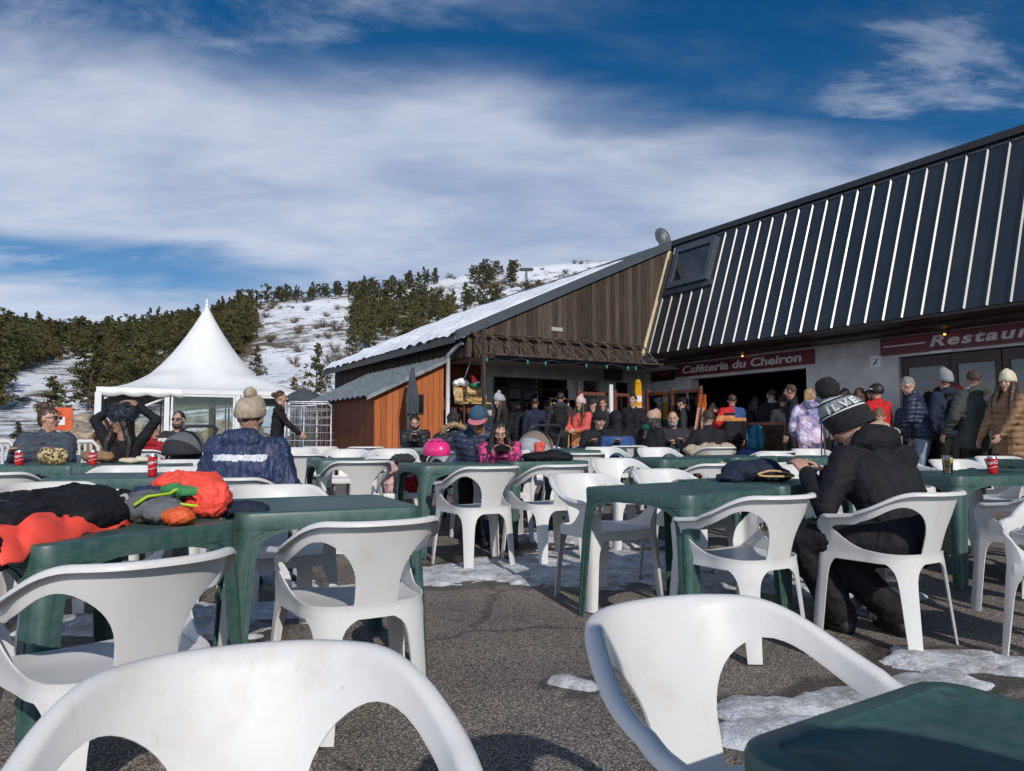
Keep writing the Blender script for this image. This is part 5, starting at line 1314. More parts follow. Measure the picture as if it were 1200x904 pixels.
bm = bmesh.new(); lathe(bm, [(.05,AZ-.12), (.06,AZ), (.02,AZ+.04), (.05,AZ+.09), (.03,AZ+.14), (.005,AZ+.2)], 16); obj('finial', bm, M['whitemetal'], tent, 180)
bm = bmesh.new(); h = HW-.03
for (x0,y0,x1,y1) in ((-h-.05,-h-.05,h+.05,-h+.05), (-h-.05,h-.05,h+.05,h+.05), (-h-.05,-h+.052,-h+.05,h-.052), (h-.05,-h+.052,h+.05,h-.052)): box(bm, (x0,y0,EZ-.14), (x1,y1,EZ-.004))
obj('eave_beam', bm, M['whitemetal'], tent)
for x in (-h, h):
    for y in (-h, h): bm = bmesh.new(); box(bm, (x-.075,y-.075,0), (x+.075,y+.075,EZ-.141)); obj('post', bm, M['whitemetal'], tent)
bm = bmesh.new(); g = []
for i in range(81): x = -h+2.0*i/80; g.append([bm.verts.new((x, -h-.062, EZ-.02)), bm.verts.new((x, -h-.066, EZ-.19-.06*abs(math.sin(i/80*PI*3.5))))])
for i in range(80): bm.faces.new([g[i][0], g[i+1][0], g[i+1][1], g[i][1]])
mesh_obj('valance', baked(bm, [('SOLIDIFY', dict(thickness=.006))]), M['pvc'], tent, 180)
def panel(x0, x1, side):
    bm = bmesh.new(); z0_, z1_ = .06, EZ-.145; t_ = .05
    for lo, hi in (((x0,-.03,z0_), (x0+t_,.03,z1_)), ((x1-t_,-.03,z0_), (x1,.03,z1_)), ((x0+t_,-.03,z1_-.06), (x1-t_,.03,z1_)), ((x0+t_,-.03,z0_), (x1-t_,.03,z0_+.06))): box(bm, lo, hi, side)
    o = obj('glazed_panel', bm, M['whitemetal'], tent); bm = bmesh.new(); box(bm, (x0+t_,-.005,z0_+.06), (x1-t_,.005,z1_-.06), side); obj('pane', bm, M['pane'], o)
for side, spans in ((Matrix.Translation((0,-h,0)), ((-h+1.72,-h+3.35), (-h+3.5,-h+4.75), (-h+4.8,h-.09))), (Matrix.Translation((0,h,0)), ((-h+.09,-1.05), (-1.0,1.0), (1.05,h-.09))), (Matrix.Translation((-h,0,0)) @ Matrix.Rotation(PI/2, 4, 'Z'), ((-h+.09,0), (.05,h-.09))), (Matrix.Translation((h,0,0)) @ Matrix.Rotation(PI/2, 4, 'Z'), ((-h+.09,0), (.05,h-.09)))):
    for x0, x1 in spans: panel(x0, x1, side)
for x in (-h+1.62, -h+3.42): bm = bmesh.new(); box(bm, (x-.06,-h-.04,0), (x+.06,-h+.04,EZ-.142)); obj('mullion', bm, M['whitemetal'], tent)
bm = bmesh.new(); tube(bm, [(-h+.1,-h+.05,EZ-.95), (-h+1.6,-h+.05,EZ-.25)], .035, 8); obj('brace', bm, M['whitemetal'], tent, 180)
bm = bmesh.new(); tube(bm, [(.35,1.0,0), (.35,1.0,EZ+.3)], .11, 10); obj('heater_column', bm, M['darkmetal'], tent, 180)
bm = bmesh.new(); box(bm, (-h,-h,.0), (h,h,.055)); obj('floor_deck', bm, M['oldwood'], tent)
# ------------------------------------------------------------------ wire roll cages, tarp, far parasol, orange sign, lift pylon
def cage():
    t = thing('roll_cage', '', 'trolley'); W, D, Hh = .46, .40, 1.62
    for nm, y in (('end_panel', -D), ('end_panel', D)):
        bm = bmesh.new(); tube(bm, [(-W,y,.15), (-W,y,Hh-.08), (-W+.08,y,Hh), (W-.08,y,Hh), (W,y,Hh-.08), (W,y,.15)], .015, 8)
        for i in range(1, 9): x = -W+2*W*i/9; tube(bm, [(x,y,.15), (x,y,Hh)], .0045, 4, cap=False)
        for i in range(1, 9): z = .15+(Hh-.2)*i/8.6; tube(bm, [(-W,y,z), (W,y,z)], .0045, 4, cap=False)
        obj(nm, bm, M['steel'], t, 180)
    bm = bmesh.new()
    for i in range(1, 8): z = .15+(Hh-.3)*i/8; tube(bm, [(-W,-D,z), (-W,D,z)], .0045, 4, cap=False); 
    for i in range(7): y = -D+2*D*i/6; tube(bm, [(-W,y,.15), (-W,y,Hh-.25)], .0045, 4, cap=False)
    obj('side_panel', bm, M['steel'], t, 180)
    bm = bmesh.new(); box(bm, (-W,-D,.13), (W,D,.16)); obj('base', bm, M['steel'], t)
    for x in (-W+.08, W-.08):
        for y in (-D+.08, D-.08): bm = bmesh.new(); tube(bm, [(x-.02,y,.06), (x+.02,y,.06)], .06, 14); tube(bm, [(x,y,.06), (x,y,.13)], .02, 6); obj('wheel', bm, M['darkmetal'], t, 40)
    return t
cg = cage(); cg.location = at(362, 15.8); cg.rotation_euler = (0,0,R(14)); tag(cg, 'front wire roll cage trolley beside the walking girl', None, 'wire roll cages')
dup(cg, at(379, 17.1), R(20), 'wire roll cage trolley nearest the brown shed side', 'wire roll cages')
dup(cg, at(351, 17.8), R(8), 'wire roll cage trolley farthest back behind the walking girl', 'wire roll cages')
lump('tarpaulin', 'white crumpled tarpaulin heaped beside the brown shed wall', 'tarpaulin', at(390, 18.6), [((0,0,.45), (.38,.4,.5)), ((-.05,0,1.0), (.27,.3,.45)), ((-.1,0,1.45), (.18,.22,.32)), ((.22,-.1,.72), (.28,.28,.2))], 'roofsnow', .05, .03, wf=3.5)
p = at(356, 19.5); t = thing('grey_parasol', 'small open grey parasol behind the wire trolleys', 'umbrella', p); bm = bmesh.new(); tube(bm, [(0,0,0), (0,0,2.1)], .03, 8); obj('pole', bm, M['steel'], t, 180); bm = bmesh.new(); lathe(bm, [(.02,2.16), (.35,2.04), (.62,1.86), (.62,1.82), (.35,2.0), (.02,2.1)], 8); obj('canopy', bm, M['parasol'], t)
p = at(72, 15.0); t = thing('orange_sign', 'orange board sign with a white paper beside the tent', 'sign', (p.x, p.y, p.z), R(8)); M['orange'] = plain('orange_paint', (.62,.10,.025), .6)
bm = bmesh.new(); box(bm, (-.22,-.01,1.02), (.22,.01,1.48)); obj('board', bm, M['orange'], t); bm = bmesh.new(); box(bm, (-.05,-.016,1.13), (.08,-.011,1.29)); obj('paper', bm, M['whitemetal'], t); bm = bmesh.new(); tube(bm, [(0,.03,0), (0,.03,1.4)], .025, 6); obj('post', bm, M['steel'], t)
bm = bmesh.new(); box(bm, (-.12,-.015,1.34), (.02,-.0105,1.37)); box(bm, (-.10,-.015,1.39), (.0,-.0105,1.41)); obj('print', bm, M['darkmetal'], t)
az = (617-600)/F; dd = 175; x, y = dd*math.sin(az), dd*math.cos(az); z = terrain(x, y); t = thing('ski_lift_pylon', 'dark ski lift pylon head on the snow slope above the roof', 'pylon', (x, y, z), 0)
bm = bmesh.new(); tube(bm, [(0,0,-1), (0,0,5.5)], [.45,.3], 10); obj('mast', bm, M['steel'], t, 180); bm = bmesh.new(); box(bm, (-1.7,-.5,5.4), (1.7,.5,6.1)); bmesh.ops.bevel(bm, geom=bm.edges[:], offset=.15, segments=2, affect='EDGES'); obj('crossarm', bm, M['darkmetal'], t)
# ------------------------------------------------------------------ wind screens, rail, skis, yellow board
def screen(P0, P1, zb0, zt0, label, nposts=2):
    d = P1-P0; L = d.length; t = thing('wind_screen', label, 'screen', P0, math.atan2(d.y, d.x), 'red-brown framed glass wind screens')
    bm = bmesh.new(); box(bm, (.04,-.025,zt0-.07), (L-.04,.025,zt0)); obj('top_rail', bm, M['redbrown'], t); bm = bmesh.new(); box(bm, (.04,-.025,zb0), (L-.04,.025,zb0+.06)); obj('bottom_rail', bm, M['redbrown'], t)
    for i in range(nposts): x = L*i/(nposts-1); bm = bmesh.new(); box(bm, (x-.038,-.038,.0), (x+.038,.038,zt0+.06)); obj('post', bm, M['redbrown'], t)
    bm = bmesh.new(); box(bm, (.04,-.004,zb0+.06), (L-.04,.004,zt0-.07)); obj('pane', bm, M['pane'], t)
def abp(a, b, z=0): p = VA*a+UB*b; return V((p.x, p.y, z))
screen(abp(9.43, 13.4, .26), abp(10.34, 13.4, .26), 1.07, 1.83, 'glass wind screen in front of the cafe shop window')
screen(abp(10.42, 13.4, .26), abp(11.2, 13.4, .26), 1.07, 1.83, 'glass wind screen left of the yellow ski board')
screen(abp(11.3, 13.3, .26), abp(11.3, 11.6, .26), 1.0, 1.86, 'glass wind screen right of the yellow ski board', 3)
P0 = abp(11.3, 11.5, .26); P1 = abp(11.3, 9.3, .26); d = P1-P0; t = thing('wooden_rail', 'red-brown wooden rail before the cafe opening', 'railing', P0, math.atan2(d.y, d.x))
bm = bmesh.new(); box(bm, (.0,-.06,1.06), (2.2,.06,1.12)); obj('top_rail', bm, M['redbrown'], t)
for x in (.06, 2.14): bm = bmesh.new(); box(bm, (x-.05,-.05,0), (x+.05,.05,1.058)); obj('post', bm, M['redbrown'], t)
bm = bmesh.new(); box(bm, (.11,-.02,.1), (2.09,.02,1.055)); obj('board', bm, M['doorframe'], t)
p = abp(Af(748, 13.15), 13.15, .27); t = thing('yellow_board', 'tall yellow ski board standing upright by the glass screens', 'board', p, RZ); M['yellow'] = plain('yellow_gloss', (.62,.31,.01), .35)
bm = bmesh.new(); prof = [(.085*math.cos(a), 1.98+.16*math.sin(a)) for a in [R(x) for x in range(0, 181, 15)]]+[(-.085,.0), (.085,.0)]
prism(bm, [(x, -.02, z) for x, z in prof], (0,.04,0)); obj('board', bm, M['yellow'], t); bm = bmesh.new(); box(bm, (-.0855,-.024,1.62), (.0855,-.0205,1.76)); box(bm, (-.0855,-.024,1.50), (.0855,-.0205,1.515)); obj('band', bm, M['whitemetal'], t); bm = bmesh.new(); box(bm, (-.0855,-.024,.98), (.0855,-.0205,1.22)); obj('lower_print', bm, M['green'], t)
def ski(px, lean, label):
    p = abp(11.05, Bf(px, 11.05), .26); t = thing('ski', label, 'ski', p, R(-60), 'pair of orange skis'); bm = bmesh.new(); g = []
    for i in range(30):
        u = i/29; z = 1.72*u; w_ = .052-.014*math.sin(u*PI)+(.0 if .04 < u < .93 else -.02); c = .10*max(0, u-.9)**1*2; g.append([bm.verts.new((-w_+lean*z, -c+.10*z, z)), bm.verts.new((w_+lean*z, -c+.10*z, z))])
    for i in range(29): bm.faces.new([g[i][0], g[i][1], g[i+1][1], g[i+1][0]])
    mesh_obj('blade', baked(bm, [('SOLIDIFY', dict(thickness=.014))]), M['skiorange'], t, 40)
    bm = bmesh.new()
    prism(bm, [(-.02+lean*.85,-.0145+.085,.85), (.018+lean*.85,-.0145+.085,.85), (.018+lean*1.45,-.0145+.145,1.45), (-.02+lean*1.45,-.0145+.145,1.45)], (0,.004,0))
    obj('print', bm, M['whitemetal'], t)
M['skiorange'] = plain('orange_ski_topsheet', (.80,.17,.02), .3); ski(805, .14, 'left orange ski of the pair leaning on the rail'); ski(816, .05, 'right orange ski of the pair leaning on the rail')
# menu board and papers behind the far window
p = abp(Af(655.5, BI-.3), BI-.3, .27); t = thing('menu_board', 'black menu board in a pale wooden frame by the shop window', 'board', p, RZ); bm = bmesh.new()
for lo, hi in (((-.27,-.02,.6), (-.23,.02,1.75)), ((.23,-.02,.6), (.27,.02,1.75)), ((-.23,-.02,1.71), (.23,.02,1.75)), ((-.23,-.02,.6), (.23,.02,.64))): box(bm, lo, hi)
box(bm, (-.26,-.01,0), (-.22,.03,.599)); box(bm, (.22,-.01,0), (.26,.03,.599)); obj('frame', bm, M['palewood'], t); bm = bmesh.new(); box(bm, (-.23,-.008,.64), (.23,.008,1.71)); obj('slate', bm, M['black'], t); bm = bmesh.new()
for i in range(9): box(bm, (-.19,-.013,1.62-.09*i), (-.19+.12+.22*((i*37)%10)/10,-.0085,1.635-.09*i))
obj('chalk_lines', bm, M['letter'], t)
for px, py, w_, h_, lb in ((671, 451, .16, .12, 'white paper notice highest in the shop window'), (678, 452, .14, .2, 'grey paper notice in the shop window right of the white one'), (672, 463, .15, .13, 'white paper notice low in the shop window')):
    p = on_b(px, py, BI+.06); t = obj('paper_notice', (lambda b: (box(b, (-w_,-.003,-h_), (w_,.003,h_)), b)[1])(bmesh.new()), M['whitemetal']); t.location = p; t.rotation_euler = (0,0,RZ); tag(t, lb, 'notice', 'paper notices in the shop window')
p = on_b(716, 470, 13.2); t = thing('white_post', 'slim white marker post beside the glass wind screen', 'post', (p.x, p.y, .27), RZ); bm = bmesh.new(); box(bm, (-.045,-.02,0), (.045,.02,2.0)); obj('shaft', bm, M['whitemetal'], t)
t_ = thing('black_loudspeaker', 'black box hanging under the porch ceiling right of the awning frame', 'box', abp(Af(719, 14.2), 14.2, 2.58), RZ); bm = bmesh.new(); box(bm, (-.24,-.08,-.13), (.24,.08,.138)); bmesh.ops.bevel(bm, geom=bm.edges[:], offset=.015, segments=2, affect='EDGES'); obj('casing', bm, M['darkmetal'], t_)
# ------------------------------------------------------------------ people
def seat_for(px, d, yaw, label): chair(px, d, yaw, label)
# the hooded man at the near table
hp = V((2.04, 3.87, gz(2.04, 3.87)))
def hat_bands(i): return 0 if i <= 2 else (1 if i in (3, 4, 6, 8) else (2 if i in (5,) else 1))
man = person('man in a black hoodie and grey bobble hat hunched over the green table', 0, 0, 15, H=1.86, sit=True, lean=29, nod=18, hy=38, hl=(-.30,.40,.82), hr=(-.12,.46,.82), jacket='black', trousers='black_pant',
             hair=('short', 'hair_black'), bulk=1.02, hood='down', voxel=.008, feet=((-.26,.20,.09), (-.02,.06,.10)), knee=(-.75,.70), tb=1.32, pos=hp, wr=.007,
             hat=('bigpom', 'knit_black', 1.0, lambda i: (0 if i <= 2 else (2 if i in (3, 7) else 1)), ['knit_grey', 'letter'], 'knit_black'))
hat = [c for c in man['root'].children if c.name.startswith('hat')][0]
Hb, k, C = man['Hb'], man['k'], man['C']; hu = Hb @ V((0,0,1)); hf = Hb @ V((0,1,0)); hr_ = Hb @ V((1,0,0)); base = C+hu*.018*k-hf*.016*k
for ch, az in zip('ILVE', (160, 180, 205, 230)):
    me = text_mesh(ch, .066, .0022, 0, .003); a = R(az)
    n = (hr_*math.cos(a)/.092+hf*math.sin(a)/.112).normalized(); n = (n+hu*.34).normalized(); rgt = hu.cross(n).normalized(); up2 = n.cross(rgt)
    p = base+hr_*(.0945*k*math.cos(a))+hf*(.1148*k*math.sin(a))+hu*(.070+.02*math.sin(a))*k
    me.transform(Matrix.Translation(p+n*.0025) @ Matrix((rgt, up2, n)).transposed().to_4x4())
    # bow the letter round the hat
    mesh_obj('letter', me, M['letter'], hat)
for z, am in ((.052, .003), (.118, .003)):
    bm = bmesh.new(); pts = []
    for q in range(49):
        a = 2*PI*q/48; r_ = 1.05 if z < .1 else .80
        pts.append(base+hr_*(.092*k*r_*math.cos(a))+hf*(.112*k*r_*math.sin(a))+hu*(z*k+.02*k*math.sin(a)))
    tube(bm, pts, .0042, 6); obj('dark_stripe', bm, M['knit_black'], hat, 180)

def tape(c): return 1 if (.86 < c.z < .897 and c.y < -.04 and abs(c.x) < .17) else 0
person('person in a navy raincoat and beige bobble hat seen from behind', 288, 4.62, -4, H=1.66, sit=True, lean=6, hl=(-.28,.30,.62), hr=(.28,.30,.62), jacket='navy_rain', jmats=['silver_tape'], zones=tape, trousers='jeans',
       hair=('short', 'hair_brown'), hat=('pom', 'knit_beige', .9), bulk=1.5, hood='down', voxel=.009, wr=.017, fs=(1.5,1.5,.5), wf=8)
person('person with a dark hair bun in a slate puffer jacket looking right', 57, 7.05, 196, H=1.62, sit=True, lean=4, hy=68, hl=(-.16,.36,.80), hr=(.16,.36,.80), jacket='slate_puffer', trousers='jeans', hair=('bun', 'hair_brown'), bulk=1.34, glasses=True)
person('woman in black raising both arms to her blue-grey fur hat', 147, 7.05, 180, H=1.56, sit=True, lean=2, hy=-38, nod=4, hl=(-.11,-.03,1.235), hr=(.11,-.03,1.235), jacket='black', trousers='black_pant', hair=('long', 'hair_black'), hat=('fur', 'fur_blue'), bulk=.86, wr=.006, skin_m='skin_dark')
person('bearded man in sunglasses sitting behind the grey stroller hood', 210, 9.6, 182, H=1.60, sit=True, jacket='charcoal', hair=('short', 'hair_black'), beard='hair_brown', glasses=True, bulk=1.1)
person('small blond child in a crimson jacket seen from behind', 181, 8.6, -12, H=1.15, sit=True, jacket='darkred', trousers='navy', hair=('short', 'hair_blond'), bulk=1.25, hood='down')
person('seated person in brown half hidden behind the raised arms', 128, 10.4, 176, H=1.45, sit=True, lean=14, jacket='tan_quilt', hair=('long', 'hair_brown'), bulk=1.1)
person('girl in a black jacket walking right with her arm held out', 325, 12.0, -84, H=1.62, lean=4, hl=(-.24,-.05,.86), hr=(.15,.40,.93), jacket='black', trousers='jeans', hair=('lowbun', 'hair_brown'), bulk=.95, feet=((-.09,.28,.09), (.09,-.26,.13)))
person('bearded man in a black puffer looking at his phone by the orange shed', 487, 12.6, 184, H=1.72, sit=True, lean=6, nod=18, hl=(-.06,.32,.86), hr=(.06,.32,.86), jacket='black_puffer', hair=('short', 'hair_black'), beard='hair_black', bulk=1.28, scarf='lightgrey')
person('adult in a blue and pink cap bending over a phone beside the girl', 562, 7.25, 184, H=1.72, sit=True, lean=17, nod=20, hy=-12, hl=(-.27,.44,.80), hr=(-.10,.46,.80), jacket='navy_puffer', hair=('short', 'hair_black'), hat=('cap', 'capblue', 'cappink'), bulk=1.3, hood='down', skin_m='skin_dark')
person('girl in a pink patterned jacket looking down at a phone', 586, 6.92, 182, H=1.38, sit=True, lean=10, nod=26, hl=(-.09,.27,.80), hr=(.07,.27,.80), jacket='pink', trousers='navy', hair=('long', 'hair_black'), bulk=1.15)
person('person in a black coat with a tan fur hood trim seen from behind', 533, 8.1, 8, H=1.58, sit=True, lean=12, jacket='black_puffer', hair=('bun', 'hair_black'), hood='fur', bulk=1.3)
person('person in a pale grey bobble hat standing by the shop window post', 588, 13.2, 118, H=1.62, nod=10, jacket='black', hair=('long', 'hair_brown'), hat=('pom', 'lightgrey', 1.0, lambda i: 0, [], 'knit_beige'))
person('person in a navy jacket facing the shop window', 627, 16.4, 8, H=1.74, jacket='navy', hair=('short', 'hair_brown'), bulk=1.15)
person('person in black at the left end of the shop window queue', 609, 16.7, 14, H=1.72, jacket='black', hair=('short', 'hair_black'), bulk=1.05)
p14 = person('person in a charcoal hooded jacket reading the menu board', 655, 15.4, 2, H=1.80, jacket='charcoal', hair=('short', 'hair_black'), bulk=1.18, hood='down')
def coralz(c): return 0 if c.z > 1.0 else 1
person('child in a pale pink bobble hat and coral and apricot jacket', 680, 13.6, 140, H=1.58, hl=(-.1,.3,1.0), hr=(.1,.3,1.02), jacket='coral_child', jmats=['peach'], zones=coralz, trousers='palejeans', hair=('long', 'hair_brown'), hat=('pom', 'knit_pink', 1.0), scarf='green', bulk=1.15, long_hem=.1)
person('person in a dark cap behind the left glass screen', 694, 16.3, 150, H=1.70, jacket='black', hair=('short', 'hair_black'), hat=('cap', 'charcoal', 'charcoal'))
person('person in dark grey behind the left glass screen, bareheaded', 706, 16.6, 160, H=1.72, jacket='charcoal', hair=('short', 'hair_brown'))
person('laughing man in a black cap and coat leaning on the far table', 697, 11.6, 192, H=1.80, sit=True, lean=22, hl=(-.2,.46,.80), hr=(.22,.44,.80), jacket='black', hair=('short', 'hair_black'), hat=('beanie', 'knit_black', .8), bulk=1.25, skin_m='skin')
def bluelow(c): return 1 if c.z < .90 else 0
person('seated person in a black hood and blue jacket back', 726, 11.3, 12, H=1.78, sit=True, lean=16, jacket='black', jmats=['midblue'], zones=bluelow, hair=('short', 'hair_black'), hood='up', bulk=1.2)
def greenhood(c): return 1 if (c.z > .96 and c.y < -.02) else 0
person('seated person in a peach beanie and black coat with a green hood', 757, 11.6, -58, H=1.80, sit=True, lean=12, nod=8, jacket='black', jmats=['green'], zones=greenhood, hair=('long', 'hair_black'), hat=('beanie', 'knit_tan', 1.0), hood='down', bulk=1.22, glasses=True)
person('bald man with a grey beard sitting behind the far table', 788, 12.2, 172, H=1.82, sit=True, lean=8, hy=-8, hl=(-.12,.42,.82), hr=(.10,.42,.80), jacket='charcoal', hair=('', 'hair_grey'), beard='hair_grey', bulk=1.2)
person('short-haired man in a black sweater seen from behind', 832, 10.1, 10, H=1.70, sit=True, lean=6, hl=(-.34,.34,.78), hr=(.2,.38,.78), jacket='black', hair=('short', 'hair_brown'), bulk=1.12, wr=.006)
person('person in a dark cap behind the right glass screen', 800, 16.1, 80, H=1.72, jacket='charcoal', hair=('short', 'hair_black'), hat=('cap', 'black', 'black'))
def skij(c): return 1 if c.z > 1.36 and c.x < .02 else (2 if c.z > 1.26 and c.x >= .02 else (3 if 1.20 < c.z < 1.30 else (1 if c.x < -.2 and c.z > 1.0 else 0)))
person('person in a red, blue and black ski jacket at the cafe opening', 857, 14.5, 4, H=1.70, hl=(-.34,.1,1.0), jacket='black', jmats=['red', 'midblue', 'peach'], zones=skij, hair=('short', 'hair_brown'), bulk=1.3)
person('dark-haired woman facing out from the cafe opening', 836, 15.9, 188, H=1.62, hl=(-.05,.18,1.45), jacket='charcoal', hair=('long', 'hair_black'))
person('tall person in black with a pale hood at the cafe opening', 906, 15.0, 0, H=1.84, jacket='black', hair=('short', 'hair_black'), scarf='lightgrey', bulk=1.3)
person('tall dark-haired person in black beside the lilac jacket', 930, 13.0, 70, H=1.80, nod=14, jacket='black', hair=('short', 'hair_brown'), skin_m='skin_dark', bulk=1.1)
person('girl in a lilac patterned ski suit and sunglasses', 948, 11.4, -28, H=1.62, hy=-30, hl=(-.24,.12,.86), hr=(.2,.25,.9), jacket='lilac', trousers='lilac', hair=('tail', 'hair_blond'), bulk=1.2, hood='down', glasses=True)
person('tall person in a blue-grey jacket behind the lilac ski suit', 963, 12.6, 2, H=1.84, hy=-20, jacket='slate_puffer', hair=('short', 'hair_brown'), bulk=1.15)
person('dark-haired person standing behind the bobble hat', 993, 13.6, 170, H=1.76, jacket='charcoal', hair=('short', 'hair_black'))
person('woman with wavy brown hair by the white wall', 1006, 12.8, -50, H=1.72, jacket='black', hair=('long', 'hair_red'), bulk=1.15)
person('fair person seen past the wavy brown hair', 1016, 13.6, 120, H=1.72, jacket='navy', hair=('bun', 'hair_brown'))
person('person in a red jacket and black ski helmet', 1029, 12.0, 20, H=1.72, nod=4, jacket='red', hair=('short', 'hair_black'), hat=('helmet', 'boot', 'whitemetal'), bulk=1.15)
person('seated light-haired person in beige behind the hooded man', 1030, 10.3, -24, H=1.80, sit=True, lean=10, nod=10, jacket='knit_beige', hair=('short', 'hair_light'), hood='down', bulk=1.15)
person('grey-haired man in a navy puffer bowing his head', 1081, 10.5, 52, H=1.76, lean=12, nod=16, hl=(-.16,.3,.95), jacket='navy_puffer', trousers='palejeans', hair=('short', 'hair_grey'), bulk=1.2)
p32 = person('tall person in a grey beanie and navy jacket at the doors', 1111, 11.2, 14, H=1.84, jacket='navy', hair=('short', 'hair_black'), hat=('beanie', 'knit_grey', 1.25), bulk=1.22, hood='down')
person('person in a red cap facing out between the queue members', 1124, 12.0, 150, H=1.70, jacket='navy', hair=('short', 'hair_brown'), hat=('cap', 'red', 'midblue'))
person('brown-haired man in a grey-green hooded jacket seen from behind', 1142, 9.9, 2, H=1.76, hy=-14, hl=(-.36,.08,.95), hr=(.34,.02,.88), jacket='olive', trousers='black_pant', hair=('short', 'hair_brown'), hood='down', scarf='lightgrey', bulk=1.28, long_hem=.10, wr=.012)
person('woman in a cream beanie and brown quilted coat', 1181, 9.4, 108, H=1.67, hy=12, hl=(-.1,.3,.86), jacket='tan_quilt', trousers='black_pant', hair=('long', 'hair_brown'), hat=('beanie', 'knit_cream', 1.15), bulk=1.2, long_hem=.22)
person('person in olive trousers cut by the right edge of the photo', 1296, 4.85, 78, H=1.74, sit=True, jacket='olive', trousers='olive', hair=('short', 'hair_brown'), legs_x=.14)
person('dark-coated person between the navy jacket and the menu board', 641, 17.2, 20, H=1.70, jacket='charcoal', hair=('short', 'hair_brown'))
person('tall person in black behind the yellow ski board', 741, 15.6, 160, H=1.76, jacket='black', hair=('short', 'hair_black'), bulk=1.1)
person('person in a black coat deep inside the cafe opening', 884, 15.6, 12, H=1.72, jacket='black', hair=('long', 'hair_black'), bulk=1.1)
person('person in charcoal next to the pale hood at the cafe opening', 919, 14.3, -10, H=1.68, jacket='charcoal', hair=('short', 'hair_black'))
person('short person in red half hidden behind the lilac ski suit', 958, 13.2, 10, H=1.52, jacket='red', hair=('short', 'hair_brown'))
person('person in a slate coat in the queue left of the navy puffer', 1066, 12.6, -20, H=1.62, jacket='slate_puffer', hair=('short', 'hair_black'), hat=('beanie', 'knit_black', .9))
person('unseen person added out of frame to shade the near corner table', 0, 0, -8, H=1.60, jacket='charcoal', hair=('short', 'hair_brown'), hat=('beanie', 'knit_black', 1.0), bulk=1.75, pos=V((.70, -.09, 0)), voxel=.012)  # added behind the camera's view so its shadow darkens the near corner table
for px, d, yw, lb in ((57, 7.1, 194, 'white chair under the person in the slate puffer'), (147, 7.1, 180, 'white chair under the woman in the fur hat'), (210, 9.65, 182, 'white chair under the bearded man in sunglasses'), (181, 8.6, -12, 'white chair under the crimson-jacketed child'), (128, 10.45, 176, 'white chair under the seated person in brown'),
    (487, 12.65, 184, 'white chair under the man with the phone by the shed'), (562, 7.3, 184, 'white chair under the adult in the blue cap'), (588, 6.95, 182, 'white chair under the girl in pink'), (533, 8.1, 8, 'white chair under the fur-trimmed coat'), (697, 11.65, 192, 'white chair under the laughing man'), (726, 11.3, 12, 'white chair under the blue jacket back'),
    (757, 11.6, -58, 'white chair under the peach beanie'), (788, 12.25, 172, 'white chair under the bald man'), (1030, 10.3, -24, 'white chair under the light-haired person in beige'), (1296, 4.85, 78, 'white chair under the olive trousers at the right edge')):
    chair(px, d, yw, lb)
def backpack(info, label, mat, w=.15):
    r = info['root']; Z = Matrix.Rotation(r.rotation_euler.z, 3, 'Z'); k = info['k']
    c = info['Pv']+info['up']*.27*k-info['fw']*.22*k
    t = thing('backpack', label, 'backpack', r.location+Z @ c, r.rotation_euler.z); bm = bmesh.new(); ell(bm, (0,0,0), (w,.10,.23)); ell(bm, (0,0,.12), (w*.9,.09,.12)); ell(bm, (0,-.08,-.08), (w*.75,.05,.11))
    mesh_obj('bag', skin(bm, .014, 3, .008, 10), M[mat], t, 180); bm = bmesh.new()
    for s in (-1, 1): tube(bm, [(s*.09,.05,.22), (s*.12,.12,.26), (s*.13,.20,.22), (s*.13,.20,.0)], .018, 6)
    obj('strap', bm, M['darkmetal'], t, 180)
backpack(p14, 'black backpack on the charcoal jacket by the menu board', 'black'); backpack(p32, 'dark backpack on the back of the grey beanie person', 'charcoal')

# ------------------------------------------------------------------ things on tables and chairs
M['canred'] = plain('red_can', (.48,.012,.016), .28, var=.05); M['alu'] = plain('aluminium', (.6,.6,.62), .3, metal=.9)
def can(px, d, label, rz=0, Hc=.122, zt=None):
    P = at(px, d); z = P.z+TH+.001; t = thing('drink_can', label, 'can', (P.x, P.y, z), math.atan2(P.x, P.y)*-1+R(rz), 'red drink cans'); r = .033 if Hc < .14 else .029
    bm = bmesh.new(); lathe(bm, [(r*.78,0), (r*.95,.006), (r,.014), (r,Hc-.016)], 28); obj('body', bm, M['canred'], t, 40)
    bm = bmesh.new(); lathe(bm, [(r,Hc-.0158), (r*.82,Hc-.003), (r*.82,Hc), (r*.76,Hc), (r*.74,Hc-.004), (.003,Hc-.004)], 28); obj('lid', bm, M['alu'], t, 40)
    me = text_mesh('Coca-Cola', .034, .0008, .35, .0, .9)
    for v in me.vertices:
        x, y = v.co.x, v.co.y+.004*math.sin(v.co.x*60); a = x/r; v.co = V(((r+.0006)*math.sin(a), -(r+.0006)*math.cos(a), Hc*.64+y))
    mesh_obj('lettering', me, M['letter'], t)
    me = text_mesh('Coca-Cola', .02, .0004, .35, .0, .9)
    bm = bmesh.new(); tube(bm, [((r+.0004)*math.sin(a), -(r+.0004)*math.cos(a), Hc*.36+.006*math.sin(a*2)) for a in [R(x) for x in range(-80, 81, 10)]], .0022, 5); obj('ribbon', bm, M['letter'], t, 180)
can(181, 5.0, 'tall red drink can behind the heap of jackets', Hc=.15); can(25, 6.15, 'red drink can leftmost on the table of the slate puffer'); can(111, 6.2, 'red drink can in front of the woman in the fur hat'); can(1160, 5.25, 'red drink can on the table at the right edge', Hc=.122)
